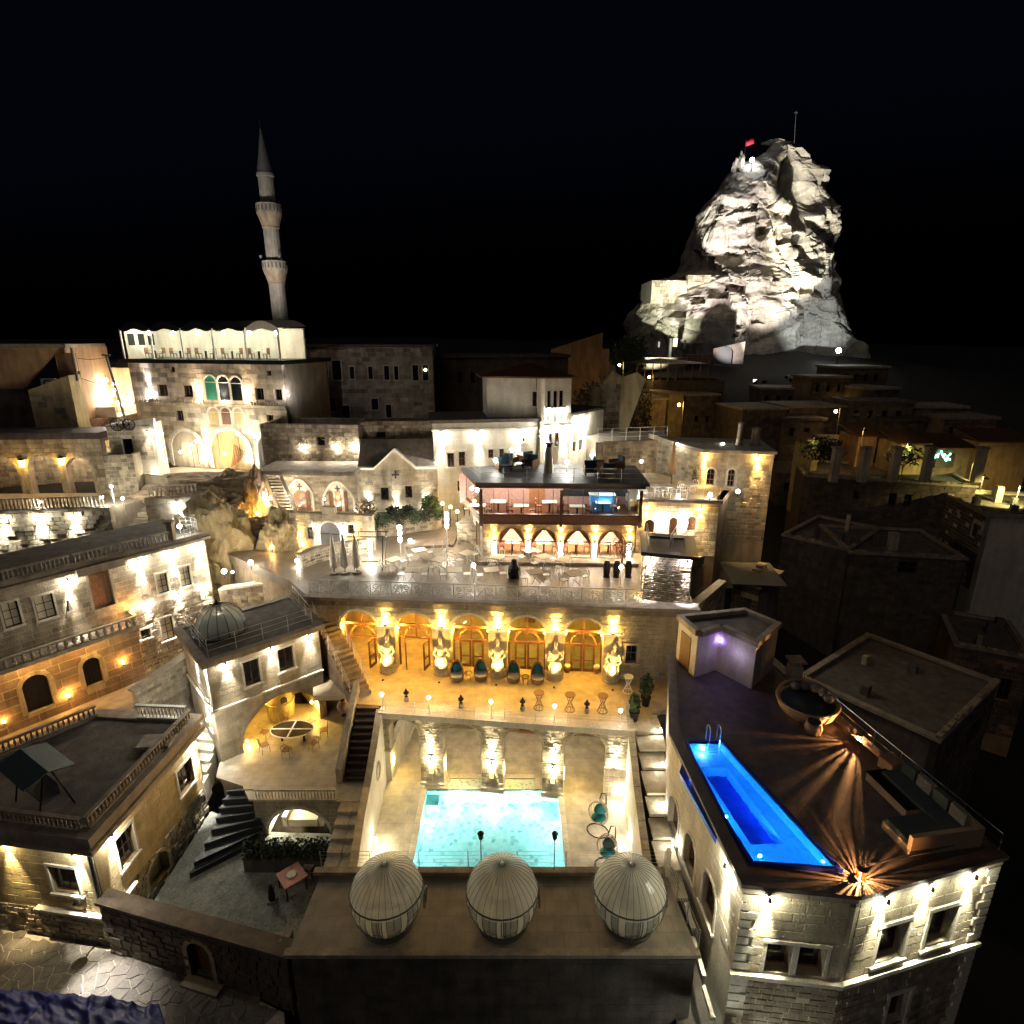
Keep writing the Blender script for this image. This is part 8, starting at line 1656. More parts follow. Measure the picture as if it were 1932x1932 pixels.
for j in range(NZ+1):
    z = zlo+(zhi-zlo)*j/NZ; a, b = lerp_prof(min(z, zhi)); cxm, w = (a+b)/2, (b-a)/2
    for k in range(NA):
        th = 2*math.pi*k/NA; cx_, sy_ = math.cos(th), math.sin(th); dep = w*.62+3
        ex = abs(cx_)**.8*(1 if cx_ > 0 else -1); ey = abs(sy_)**.8*(1 if sy_ > 0 else -1)
        P = Vector((cxm+w*ex, CY+dep*ey, z)); q = P*.055
        d = noise.noise(q*.9+Vector((3,1,7)))*3.0
        wv = noise.noise_vector(P*.09)*1.4
        for fx, fz, A, sl in ((.075, .055, 3.6, .42), (.17, .13, 1.1, .3)):
            W = Vector(((P.x+wv.x)*fx, (P.y+wv.y)*fx, (P.z+wv.z)*fz)); D_, Q_ = noise.voronoi(W); tt = min(1, (D_[1]-D_[0])/.3); tt = tt*tt*(3-2*tt)
            for c0_, wt in ((Q_[0], .5+.5*tt), (Q_[1], .5-.5*tt)):
                r1, r2, r3 = [(abs(math.sin(c0_.x*k1+c0_.y*k2+c0_.z*k3))*43758.5) % 1-.5 for k1, k2, k3 in ((12.9,78.2,37.7),(39.3,11.1,83.2),(73.2,52.2,9.1))]
                d += wt*(A*r1 + ((W.x-c0_.x)/fx*r2 + (W.z-c0_.z)/fz*r3)*sl*1.8)
            d -= .22*A*max(0, .05-(D_[1]-D_[0]))/.05
        for hx, hz, hw, hh_ in HOLES:
            if sy_ < 0 and abs(P.x-hx) < hw and abs(P.z-hz) < hh_: d -= 3.2
        gx, gz = (P.x-HX)/10.5, (P.z-HZ)/8.5; gg = math.exp(-(gx*gx+gz*gz)**2)*(.55+.9*noise.noise(P*.16+Vector((2,9,1))))
        if sy_ < 0: d -= 8.5*max(0, gg)
        hol2 = noise.noise(P*.17+Vector((1,8,3))); d -= max(0, hol2-.24)*9.0*smooth(zlo+12, zlo+18, z)
        st_ = z*.3+noise.noise(q*1.5)*1.2; d += (abs((st_ % 1)-.5)-.25)*.7 + noise.noise(P*.6)*.35+noise.noise(P*1.3)*.22
        side = .35+.65*abs(sy_); dd = d*side
        P += Vector((ex, ey*1.0, 0)).normalized()*dd; P.z += noise.noise(P*.21+Vector((5,5,5)))*.8
        m.v.append(P)
for j in range(NZ):
    for k in range(NA): n1 = (k+1) % NA; m.f.append((j*NA+k, j*NA+n1, (j+1)*NA+n1, (j+1)*NA+k))
m.f.append(tuple(NZ*NA+k for k in range(NA)))
cs = thing('castle_rock', 'huge craggy floodlit tuff castle rock with caves and masonry ledges', 'rock', (PR[3][1]*.5+PR[3][2]*.5, CY, zlo)); m.build('rock_mass', ROCK, cs, smooth=False)
def cpt(x, y, Y): return PY(C6(x, y), Y)
def cbox(name, x0, x1, y0, y1, Y, depth, mat):
    a, b = cpt(x0, y1, Y), cpt(x1, y0, Y); return MB().box(a.x, b.x, Y, Y+depth, a.z, b.z).build(name, mat, cs)
rock('rock_pinnacle', 'thin tuff pinnacle carrying the flag on the castle rock', cpt(955, 490, 160), (1.7, 1.8, 4.6), 11, ROCK, 4, .3)
Yf = CY-30
cbox('masonry_bastion', 362, 612, 1195, 1350, 150, 12, CREAM); cbox('masonry_terrace_wall', 612, 1010, 1160, 1225, 149, 10, BROWN); a, b = cpt(362,1350,150), cpt(612,1195,150); put_blocks(courses(Fr((a.x,150),(b.x,150),a.z), .1, b.x-a.x-.1, 0, b.z-a.z, (), .7, 1.3, RND, proud=(.02,.16), skip=.06), cs, CREAMB); a, b = cpt(612,1225,149), cpt(1010,1160,149); put_blocks(courses(Fr((a.x,149),(b.x,149),a.z), .1, b.x-a.x-.1, 0, b.z-a.z, (), .6, 1.2, RND, proud=(.02,.2), skip=.12), cs, ROUGHB); cbox('dark_block', 1590, 1645, 1225, 1320, 168, 6, DKSTONE)
cbox('foot_wall', 130, 610, 1720, 1800, 137, 3, BROWN); cbox('foot_wall', 610, 780, 1700, 1760, 136, 3, BROWN); cbox('foot_wall', 40, 130, 1740, 1820, 139, 3, CREAM)
ag = arch(0, 1, 0, 1); p0, p1 = cpt(808, 1755, 133.4), cpt(930, 1640, 133.4); FC = Fr((cpt(780,1755,133.5).x, 133.5), (cpt(990,1755,133.5).x, 133.5), cpt(800,1765,133.5).z); wdt = p1.x-p0.x; o_ = p0.x-FC.A.x
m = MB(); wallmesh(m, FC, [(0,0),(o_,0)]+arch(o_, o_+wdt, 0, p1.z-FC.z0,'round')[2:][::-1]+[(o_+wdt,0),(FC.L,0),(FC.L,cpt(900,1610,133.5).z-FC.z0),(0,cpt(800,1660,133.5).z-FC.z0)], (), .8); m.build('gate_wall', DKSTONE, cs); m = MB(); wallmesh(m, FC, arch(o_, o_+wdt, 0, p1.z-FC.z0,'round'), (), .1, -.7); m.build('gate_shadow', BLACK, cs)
for (x, y) in ((905,1518),(880,1565),(938,1565),(850,1575)): pass
for i, (x0,x1,y0,y1,Y) in enumerate(((518,545,1590,1645,135.5),(412,426,1612,1650,136),(590,605,1600,1665,135.5),(485,510,1590,1720,136.4))): cbox('castle_window', x0,x1,y0,y1,Y,.8,BLACK if i != 0 else YELP)
fl = thing('castle_flag', 'small red flag on a pole above the castle rock', 'flag', cpt(1000, 330, 160)); a, b = cpt(1003, 330, 160), cpt(1010, 238, 160); MB().tube([a-Vector((0,0,2)), b], .08, 5).build('pole', STEEL, fl); m = MB()
for i in range(9):
    for j in (0, 1): m.v.append(b+Vector((.26*i, .22*math.sin(i*.9), -.2-1.3*j+.6*(i/8))))
for i in range(8): m.f.append((2*i, 2*i+1, 2*i+3, 2*i+2))
o = m.build('cloth', plain('red_flag', (.55,.02,.05), .8), fl, smooth=True); o.modifiers.new('thick','SOLIDIFY').thickness = .05
t = thing('summit_lamp', 'bluish-white lamp on the saddle of the castle rock', 'lamp', cpt(1052, 385, 157)); p = cpt(1052, 378, 156); MB().ball(p, .5, 10, 8).build('bulb', BULBC, t); MB().tube([p-Vector((0,0,3)), p-Vector((0,0,.4))], .12, 6).build('mast', IRON, t); lightd('glow', 'POINT', p-Vector((0,1,0)), 14, COOL, t, .5)
an = thing('castle_antenna', 'thin antenna mast on the summit of the castle rock', 'antenna', cpt(1340, 260, 164)); MB().tube([cpt(1335, 300, 164), cpt(1350, 45, 164)], .07, 5).build('mast', LEADG, an); MB().box(cpt(1348,60,164).x-.4, cpt(1348,60,164).x+.4, 163.9, 164.1, cpt(1348,60,164).z, cpt(1348,60,164).z+.15).build('crossbar', LEADG, an)
# floodlights on the ground round the foot, aimed up
for i, (x, y, Y, tx, ty, tY, pw, ang, col) in enumerate(((1090,1735,122,1120,1370,142,20000,34,(1,.93,.90)), (380,1790,124,400,1560,138,14000,50,(.95,1,.78)), (1300,1735,122,1400,980,150,40000,25,(1,.98,.78)), (650,1770,122,850,780,150,40000,23,(1,.95,.95)), (1080,1800,121,930,1400,138,11000,58,(1,.91,.90)), (1560,1700,124,1500,1430,146,5000,50,(.8,.92,1)), (1330,1750,121,1330,420,158,24000,17,(1,.95,.85)), (520,1790,122,480,1270,148,14000,28,(.98,1,.88)), (700,1750,121,720,1020,150,17000,30,(1,.93,.95)), (1150,1750,121,1250,950,150,9000,44,(1,.95,.85)))):
    p = cpt(x, y, Y); p.z = terrain(p.x, p.y)+.9; t = thing('castle_floodlight', 'floodlight on the slope aimed at the castle rock', 'floodlight', p-Vector((0,0,.8)), 'floodlights of the castle rock'); MB().box(p.x-.4, p.x+.4, p.y-.2, p.y+.1, p.z-.3, p.z+.3).build('housing', BLACK, t); MB().tube([p-Vector((0,0,.8)), p], .08, 6).build('stand', IRON, t); q = cpt(tx, ty, tY); lightd('beam', 'SPOT', p+Vector((0,.25,.15)), pw*.4, col, t, .25, q-p, ang, .6)
rh = random.Random(12)
for i in range(26):   # stepped old houses on the slope
    px, py = rh.uniform(1420, 1800), rh.uniform(705, 800); Y = 128-(py-700)*.52+rh.uniform(-4, 4)
    if Y > 115 or px > 1640 and py < 745: continue
    p = PY((px, py), Y); g = terrain(p.x, Y); w, h, d = rh.uniform(5, 10), rh.uniform(4, 7), rh.uniform(5, 8); k = i % 3
    F = Fr((p.x, Y), (p.x+w, Y+rh.uniform(-1.5, 1.5)), g-2); r = thing('hillside_house', ['dim flat-roofed tuff house on the castle slope','dim brown rubble house on the castle slope','dim dark-roofed house on the castle slope'][k], 'house', F.pt(w/2, 0), ['tuff houses','rubble houses','dark-roofed houses'][k]+' of the castle slope'); hs = []
    for q in range(int(w/2.2)): u = 1+q*2.1; hs.append(window(r, F, u, u+.8, h-.4, h+.9, 1, 1, WOOD, DGLASS, .2, None))
    m = MB(); wallmesh(m, F, rect(0, F.L, -3, h+2), hs, .4); m.build('front_wall', (VILL, BROWN, VILL)[k], r); m = MB(); m.box(0, F.L, .41, d, -3, h+2, F); m.build('body', (VILL, BROWN, VILL)[k], r); m = MB(); m.box(-.3, F.L+.3, -.3, d+.3, h+2.002, h+2.4, F); m.build('roof', DKROOF if k == 2 else COPING, r); put_blocks(courses(F, 0, F.L, 0, h+2, hs, .5, .9, RND, proud=(.01,.1), skip=.12), r, VILL)
    if i % 4 == 1: q = F.pt(w*.7, h*.6, .6); t = thing('door_lamp', 'faint amber door lamp on the castle slope', 'lamp', q, 'door lamps of the castle slope'); MB().ball(q, .12, 8, 6).build('bulb', BULBY, t); MB().tube([F.pt(w*.7, h*.6, 0), q], .04, 4).build('arm', IRON, t); lightd('glow', 'POINT', q, 34, AMBER, t, .13)
for i, (dx, pw) in enumerate(((-3.5, 560), (3.0, 430))):
    q = Vector((X+dx, 62.5, 20.0)); t = thing('minaret_floodlight', 'floodlight at the minaret foot behind the roof pavilion', 'floodlight', q, 'minaret floodlights'); MB().box(q.x-.3, q.x+.3, q.y-.15, q.y+.1, q.z-.2, q.z+.25).build('housing', BLACK, t); MB().tube([Vector((q.x, q.y, 12)), q], .07, 6).build('stand', IRON, t); lightd('beam', 'SPOT', q+Vector((0,.2,.1)), pw, (1,.94,.84), t, .15, Vector((X,76,35))-q, 80, .9)
t = thing('slope_lamp', 'dazzling white lamp at the foot of the castle rock', 'lamp', cpt(1640,1680,126)); p = cpt(1640,1672,126); MB().ball(p, .5, 10, 8).build('bulb', BULBC, t); MB().tube([p-Vector((0,0,3)), p], .12, 6).build('post', IRON, t); lightd('glow', 'POINT', p-Vector((0,.9,0)), 2, COOL, t, .5)
# ---- unlit village
def vhouse(name, label, cr, A, B, Z, y_top, deep, mat=VILL, wins=(), roof=None, cat='house', blk=True, parap=.35):
    """A,B: picture points of the front wall's top corners at roof height Z"""
    a, b = PZ(cr(*A), Z), PZ(cr(*B), Z); F = Fr(a[:2], b[:2], Z-7); r = thing(name, label, cat, F.pt(F.L/2, 0)); hs = []
    for w in wins: hs.append(window(r, F, *wpx(F, cr, *w), 2, 2, WOOD, DGLASS, .15, None))
    m = MB(); wallmesh(m, F, rect(0, F.L, -6, 7), hs, .4); m.build('front_wall', mat, r)
    m = MB(); 
    for f in (Fr(F.pt(F.L,0)[:2], F.pt(F.L,0,-deep)[:2], Z-7), Fr(F.pt(0,0,-deep)[:2], F.pt(0,0)[:2], Z-7)): wallmesh(m, f, rect(.002, f.L, -6, 7), (), .4)
    m.build('side_walls', mat, r, kind='stuff'); q = [F.pt(0,0)[:2], F.pt(F.L,0)[:2], F.pt(F.L,0,-deep)[:2], F.pt(0,0,-deep)[:2]]
    slab('roof_slab', q, Z-.5, Z-.15, roof or ROOFG, parent=r); offset_edge(MB(), q, -.12, .3, Z-.05, Z+parap-.2).build('parapet', COPING, r)
    for k in range(3):
        u_, d_ = RND.uniform(.6, max(.7, F.L-1.2)), RND.uniform(.8, deep-1.5); w_ = RND.uniform(.3, .7); MB().box(u_, u_+w_, d_, d_+w_*.9, 6.86, 7.1+RND.uniform(.2, .9)*(1 if k else 1.8), F).build(('chimney','roof_hatch','water_tank')[k], (CREAM, DKROOF, LEADG)[k], r)
    if blk: put_blocks(courses(F, 0, F.L, 6.9, 7.3, (), .2, .4, RND, d=-.2, proud=(.15,.3), skip=.3, jit=.6), r, ROUGHB)
    if blk: put_blocks(courses(F, 0, F.L, 0, 6.9, hs, .34, .6, RND, proud=(.005,.05), skip=.08), r, VILL)
    return r, F
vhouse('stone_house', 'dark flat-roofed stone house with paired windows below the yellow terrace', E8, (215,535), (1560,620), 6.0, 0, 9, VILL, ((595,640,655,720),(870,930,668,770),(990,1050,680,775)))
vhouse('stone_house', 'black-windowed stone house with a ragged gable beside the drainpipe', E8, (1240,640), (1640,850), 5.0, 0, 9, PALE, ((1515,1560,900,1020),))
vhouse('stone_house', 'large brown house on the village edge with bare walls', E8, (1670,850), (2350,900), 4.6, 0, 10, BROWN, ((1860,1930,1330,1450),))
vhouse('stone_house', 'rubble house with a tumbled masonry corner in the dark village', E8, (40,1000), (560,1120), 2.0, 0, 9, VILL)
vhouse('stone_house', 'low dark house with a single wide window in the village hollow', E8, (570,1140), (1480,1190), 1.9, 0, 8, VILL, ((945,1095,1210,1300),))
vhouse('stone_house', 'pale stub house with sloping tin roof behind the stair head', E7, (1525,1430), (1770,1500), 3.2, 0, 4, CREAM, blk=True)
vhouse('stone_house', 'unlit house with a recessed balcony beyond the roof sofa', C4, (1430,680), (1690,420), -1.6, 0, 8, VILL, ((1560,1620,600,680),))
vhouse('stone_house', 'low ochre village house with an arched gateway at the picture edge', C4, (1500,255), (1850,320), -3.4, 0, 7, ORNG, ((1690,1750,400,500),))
# tin roof
p = PZ(E7(1700, 1400), 3.6); tr = tag(MB().hexa([p+Vector(q) for q in ((-1.9,-1.2,0),(1.9,-1.4,-.1),(2.2,2.4,.15),(-1.6,2.2,.3),(-1.9,-1.2,.06),(1.9,-1.4,-.04),(2.2,2.4,.21),(-1.6,2.2,.36))]).build('tin_roof_sheet', LEADG), 'bent grey tin sheet laid over the pale stub house', 'roof sheet')
# lit terrace of the village: yellow walls, columns, green sign
def panel(name, label, x0, x1, y0, y1, Y, mat, cat='house', depth=4, roof=True):
    a, b = PY(E8(x0,y1), Y), PY(E8(x1,y0), Y); r = thing(name, label, cat, ((a.x+b.x)/2, Y, a.z)); m = MB(); m.prism([(a.x,Y),(b.x,Y),(b.x,Y+depth),(a.x,Y+depth)], a.z-6, b.z); m.build('wall', mat, r)
    if roof: m = MB(); m.hexa([Vector(q) for q in ((a.x-.4,Y-.5,b.z+.01),(b.x+.4,Y-.5,b.z+.01),(b.x+.4,Y+depth,b.z+.9),(a.x-.4,Y+depth,b.z+.9),(a.x-.4,Y-.5,b.z+.15),(b.x+.4,Y-.5,b.z+.15),(b.x+.4,Y+depth,b.z+1.05),(a.x-.4,Y+depth,b.z+1.05))]); m.build('roof', WOOD, r)
    return r
panel('village_cottage', 'yellow-lit cottage wall with an overhanging roof', 935, 1165, 285, 500, 62, YELP); panel('village_cottage', 'grey cottage front carrying the green sign', 1165, 1520, 320, 540, 61.5, VILL); panel('village_cottage', 'narrow yellow-lit cottage gable at the terrace end', 250, 330, 310, 470, 64, YELP); panel('village_cottage', 'orange-lit cottage wall between the two yellow ones', 610, 785, 225, 390, 66, ORNG); panel('village_cottage', 'dim ochre cottage at the picture edge', 1530, 2000, 270, 520, 66, ORNG)
a, b = PY(E8(1232,470), 61.3), PY(E8(1400,360), 61.3); gs = thing('green_sign', 'dark shop window with a broken green neon sign', 'sign', (a.x, 61.4, a.z)); MB().box(a.x, b.x, 61.36, 61.46, a.z, b.z).build('board', BLACK, gs)
GN = emit('green_neon', (.25,1,.72), .7); rn = random.Random(4)
for i, cx_ in enumerate((1250, 1302, 1338)):
    for k in range(3): q = PY(E8(cx_+rn.uniform(-14,14), 385+rn.uniform(-18,18)), 61.33); MB().tube([q, q+Vector((rn.uniform(-.4,.4), 0, rn.uniform(-.5,.5)))], .08, 5).build('neon_stroke', GN, gs)
for i, x in enumerate((445, 670, 910, 1165, 1570)):
    q = PY(E8(x, 500), 55); t = thing('terrace_column', 'short stone gatepost on the dark village terrace', 'post', q, 'gateposts of the village terrace'); MB().box(q.x-.35, q.x+.35, 54.7, 55.3, q.z-1, q.z+2.2).build('shaft', CREAM, t); MB().box(q.x-.45, q.x+.45, 54.6, 55.4, q.z+2.202, q.z+2.4).build('cap', COPING, t)
for i, (x, y, Y, pw, col) in enumerate(((1040,300,57.5,230,(1,.82,.25)),(300,250,60,60,(1,.75,.2)),(690,180,61,50,(1,.5,.15)),(1640,560,57,120,(1,.85,.25)),(1930,640,52,500,(1,.85,.3)),(1560,450,57.5,60,(1,.85,.25)))):
    p = PY(E8(x, y), Y); t = thing('village_lamp', 'yellow street lamp on an arm in the dark village', 'lamp', p, 'yellow lamps of the village'); MB().lathe([(.25,0),(.08,.2),(0,.2)], p, 8).build('hood', IRON, t); MB().tube([p+Vector((0,0,.15)), p+Vector((.2,.7,.3)), p+Vector((.2,.8,-4))], .05, 5).build('post', LEADG, t); lightd('beam', 'SPOT', p-Vector((0,0,.05)), pw*.3, col, t, .1, (0,1,-.55), 120, .6)
q = PY(E8(1470,1240), 44); q2 = PY(E8(1380,1580), 44); dp_ = tag(MB().tube([q, q2], .12, 6).build('drainpipe', STEEL), 'pale drainpipe on the low dark house', 'pipe')
# houses below the castle
for i, (x0,x1,yt,Y,mat,lab,wn_) in enumerate(((95,320,310,92,BROWN,'dim brown house under the castle cafe',()),(325,400,285,96,YELP,'tall house end glowing amber under the castle',()),(400,560,290,98,VILL,'grey house block below the castle slope',((440,460,380,410),(490,505,380,410))),(660,870,355,88,VILL,'dim house with two windows right of the grey block',((760,785,382,415),(905,925,378,410))),(870,1150,345,92,VILL,'dim house with arched shed on the castle slope',((910,925,375,410),(950,970,375,410))),(0,95,290,94,BROWN,'brown house beside the amber street lamp',()),(1310,1510,300,120,DKSTONE,'dark tower house on the village ridge',()))):
    a, b = PY(C7(x0, yt), Y), PY(C7(x1, yt), Y); r, F, h = facade('hillside_house', lab, (a.x, Y), (b.x, Y+1), a.z-8, 8, mat, None, side=8, wins=[(C7, w, dark) for w in wn_], roof=COPING)
    put_blocks(courses(F, 0, F.L, 0, 8, h, .6, 1.1, RND, proud=(.01,.08), skip=.1), r, mat)
r, F, h = facade('castle_cafe', 'dark low cafe with a railed veranda under the castle rock', PY(C7(175,235), 104)[:2], PY(C7(575,235), 103)[:2], PY(C7(175,235),104).z-4, 4.6, DKSTONE, None, side=8)
m = MB(); c = F.pt(F.L/2-3, 8.2, -4); q = [F.pt(-1,7.4,.8), F.pt(F.L*.8,7.4,.8), F.pt(F.L*.8,7.4,-9), F.pt(-1,7.4,-9)]; o = 0; m.v += q+[c]; m.f += [(0,1,4),(1,2,4),(2,3,4),(3,0,4)]; m.build('tent_roof', WOOD, r)
for k in range(10): u = k*F.L*.8/9; MB().tube([F.pt(u,4.6,.3), F.pt(u,7.4,.3)], .1, 5).build('veranda_post', WOOD, r)
for i, (x, y, Y, pw, col) in enumerate(((405,165,80,260,(1,.62,.12)),(370,330,88,300,(1,.55,.1)),(40,430,66,500,(1,.62,.12)),(100,150,100,200,(1,.6,.15)),(235,205,102,16,(.9,.5,.4)),(1080,360,86,20,(1,.5,.3)))):
    p = PY(C7(x if i else -32, y if i else 285), Y); t = thing('sodium_street_lamp', 'amber street lamp on the hillside below the castle', 'lamp', p, 'amber street lamps of the hillside'); MB().ball(p, .22, 8, 6).build('bulb', BULBY, t); MB().tube([p+Vector((0,0,.15)), p+Vector((.7,.3,.5)), p+Vector((.9,.4,-6))], .07, 5).build('post', LEADG, t); lightd('glow', 'POINT', p-Vector((0,.3,.3)), pw*.14, col, t, .23)
# amber-lit ruin tower behind the upper walk
r, F, h = facade('amber_ruin', 'crumbling amber-lit stone ruin above the upper walk', PY(E7(275,200),54)[:2], PY(E7(450,200),54.3)[:2], 12.0, [(4.2,4.4),(3.4,5.0),(2.0,4.6),(1.0,5.2),(.3,4.2),(0,3.6)], YELP, None, side=4, wins=[(E7,(338,360,100,150),dark)])
put_blocks(courses(F, 0, F.L, 0, 4, h, .35, .6, RND, proud=(.01,.08)), r, ROUGHB)
# ================================================================ furniture and planting
def rot(p, rz): c, s = math.cos(rz), math.sin(rz); return lambda x, y, z: Vector((p[0]+x*c-y*s, p[1]+x*s+y*c, p[2]+z))
def rb_(R, name, x0, x1, y0, y1, z0, z1, mat, t):
    return MB().hexa([R(*q) for q in ((x0,y0,z0),(x1,y0,z0),(x1,y1,z0),(x0,y1,z0),(x0,y0,z1),(x1,y0,z1),(x1,y1,z1),(x0,y1,z1))]).build(name, mat, t)
def iron_chair(p, rz, label, group, mat=WIRON):
    t = thing('iron_chair', label, 'chair', p, group); R = rot(p, rz); rb_(R, 'seat', -.2,.2,-.2,.2,.43,.46, mat, t)
    m = MB(); m.tube([R(-.19,.2,.45), R(-.2,.25,.8), R(0,.27,.95), R(.2,.25,.8), R(.19,.2,.45)], .016, 4); m.tube([R(-.1,.22,.46), R(.1,.26,.85)], .01, 4); m.tube([R(.1,.22,.46), R(-.1,.26,.85)], .01, 4); m.build('backrest', mat, t)
    for a in (-.18,.18):
        for b in (-.18,.18): MB().tube([R(a,b,.44), R(a*1.15,b*1.15,0)], .013, 4).build('leg', mat, t)
def bistro(p, rz, lab, grp, n=2, mat=WIRON, round_=False, top=None):
    t = thing('bistro_table', lab, 'table', p, grp); R = rot(p, rz)
    if round_: MB().lathe([(0,.70),(.5,.70),(.5,.74),(0,.74)], p, 16).build('table_top', top or mat, t)
    else: rb_(R, 'table_top', -.45,.45,-.4,.4,.70,.74, top or CREAMF, t)
    for a in (-.3,.3): MB().tube([R(a,-.25,0), R(-a*.3,0,.4), R(a,.25,.70)], .018, 4).build('leg', mat, t)
    for k in range(n): w = rz+2*math.pi*k/n; iron_chair(R(.72*math.cos(w-rz), .72*math.sin(w-rz), 0), w-math.pi/2, 'white iron chair at a '+lab, grp+' chairs', mat)
for i, (x, y, n) in enumerate(((655,905,2),(870,905,2),(1055,905,2),(1275,915,2),(1475,925,2),(690,800,2),(1320,835,2),(1250,800,2),(560,850,2),(930,815,2),(1420,850,2),(790,850,2),(1080,835,2))):
    bistro(PZ(C5(x,y), UZ), .1*i, 'bistro table along the scroll railing' if i < 5 else 'bistro table in mid upper terrace', 'railing-side bistro tables' if i < 5 else 'inner bistro tables', n)
for i, (x, y) in enumerate(((255,870),(310,868),(370,865))):
    p = PZ(C5(x,y), UZ); t = thing('closed_parasol', 'furled white parasol on the upper terrace', 'parasol', p, 'furled white parasols'); MB().lathe([(.05,.02),(.3,.04),(.3,.1),(.05,.12)], p, 10).build('base', COPING, t); MB().tube([p, p+Vector((0,0,2.6))], .03, 6).build('pole', WOOD, t); MB().lathe([(.08,.35),(.26,.55),(.22,1.2),(.12,2.1),(.03,2.65)], p, 12).build('furled_canopy', WHITEF, t)
p = PZ(C5(445,840), UZ); t = thing('swing_pergola', 'black square swing frame beside the furled parasols', 'frame', p)
for a in (-1.0,.8):
    for b in (-.5,.5): MB().tube([p+Vector((a,b,0)), p+Vector((a+.15,b,2.3))], .035, 5).build('post', IRON, t)
for b in (-.5,.5): MB().tube([p+Vector((-1.3,b,2.3)), p+Vector((1.1,b,2.3))], .04, 5).build('beam', IRON, t)
rb_(rot(p,0), 'seat', -.6,.5,-.3,.3,.5,.58, CREAMF, t)
for i, (x, y, h) in enumerate(((595,800,2.5),(830,730,2.6),(440,800,1.5))):
    p = PZ(C5(x,y), UZ); t = thing('lantern_column', ['tall column of stacked white lanterns on the upper terrace','stacked white lanterns over the glittering iron tree','glowing white lantern column by the swing frame'][i], 'lantern', p); MB().tube([p, p+Vector((0,0,h))], .03, 6).build('post', WIRON, t)
    for k in range(3): z = h-.2-.42*k; MB().lathe([(0,z-.16),(.11,z-.14),(.13,z+.1),(0,z+.16)], p, 8).build('lantern', BULBW, t)
    MB().lathe([(0,0),(.3,0),(.3,.1),(.06,.2),(0,.2)], p, 10).build('foot', CREAM, t); lightd('glow', 'POINT', p+Vector((.0,-.3,h-.6)), 9, WARMW, t, .12)
p = PZ(C5(830,820), UZ); t = thing('iron_tree', 'glittering white iron tree of curled branches on the upper terrace', 'sculpture', p); MB().tube([p, p+Vector((0,0,2.2))], .04, 6).build('trunk', WIRON, t)
for k in range(26):
    w = k*2.4; z = .25+k*.07; r = .85*(1-k/30); MB().tube([p+Vector((r*q*math.cos(w+q*.8), r*q*math.sin(w+q*.8), z-.18*q*q)) for q in (0,.3,.6,.85,1)], .02, 4).build('branch', WIRON, t)
for i, (x, y) in enumerate(((965,925),(1710,935),(75,900))): globe_post(PZ(C5(x,y), UZ), 1.25, 'white globe lamp on a post by the scroll railing', 'globe lamps by the scroll railing', 18, WARMW, .12)
for i, (x, y) in enumerate(((1640,885),(1690,885),(1750,885))):
    p = PZ(C5(x,y), UZ); t = thing('tall_urn', 'tall dark urn beside the stone turret', 'urn', p, 'dark urns by the turret'); MB().lathe([(0,0),(.16,0),(.2,.3),(.22,.7),(.17,.95),(.2,1.0),(.15,1.0)], p, 12).build('urn_body', IRON, t, smooth=True); MB().lathe([(.19,0),(.23,0),(.23,.05),(.19,.05)], p, 12).build('foot_ring', IRON, t)
def bush(name, label, c, r, n, mat, cat='shrub', sq=(1,1,1), leaf=.12, seed=1, trunk=.3, group=None):
    rn = random.Random(seed); c = Vector(c); t = thing(name, label, cat, c, group); m = MB()
    for k in range(n):
        d = Vector((rn.gauss(0,1), rn.gauss(0,1), rn.gauss(0,1))).normalized(); q = rn.random()**.45*(1+.35*noise.noise(d*2.3+Vector((seed,0,0)))); p = c+Vector((d.x*r*sq[0]*q, d.y*r*sq[1]*q, trunk+r*sq[2]*(1+d.z*q)))
        a = Vector((rn.gauss(0,1), rn.gauss(0,1), rn.gauss(0,1))).normalized()*leaf*rn.uniform(.6,1.3); b = a.orthogonal().normalized()*leaf*.45; m.add([p-a, p+b, p+a, p-b], [(0,1,2,3)])
    m.build('crown', mat, t); m = MB(); m.tube([c, c+Vector((.03,0,trunk+r*sq[2]*.6))], [.05*r+.02,.02], 5)
    for k in range(5): w = k*1.3; m.tube([c+Vector((0,0,trunk+r*.2)), c+Vector((r*.6*sq[0]*math.cos(w), r*.6*sq[1]*math.sin(w), trunk+r*sq[2]*(.9+.1*k)))], [.03,.01], 4)
    m.build('trunk', WOOD, t); return t
for i, (x, y, Y, r, n, mt) in enumerate(((560,625,43.6,.65,700,LEAFD),(630,615,43.8,.6,700,LEAFD),(745,585,44.2,.75,800,LEAF),(420,610,43.2,.8,500,DRYV))): p = PY(C5(x,y), Y); p.z = min(p.z, 6.6); bush('garden_shrub', ['dark loose shrub before the gabled house','dark shrub beside the stepped planter','round clipped green shrub at the white house corner','dry brown shrub above the grey arched window'][i], p, r, n, mt, seed=i, leaf=.13)
p = PZ(C5(1720,870), UZ); bush('dry_bush', 'bare reddish bush rising from the dark urns', p+Vector((0,.3,.6)), .8, 420, CURT, leaf=.07, seed=9)
for i, (x, y, r) in enumerate(((1800,645,.45),(1745,715,.35))):
    p = PZ(C3(x,y), TZ); t = thing('plant_tub', ['larger dark plant tub by the stair head','smaller dark plant tub by the stair head'][i], 'planter', p); MB().lathe([(0,0),(.2,0),(.26,.5),(.22,.5),(.2,.42),(0,.42)], p, 12).build('tub', IRON, t); MB().lathe([(.25,.46),(.29,.46),(.29,.52),(.25,.52)], p, 12).build('rim', IRON, t); bush('potted_plant', ['tall leafy plant in the larger dark tub','small leafy plant in the smaller dark tub'][i], p+Vector((0,0,.43)), r, 420, LEAF, 'plant', (.8,.8,1.5), .12, 20+i, .05)
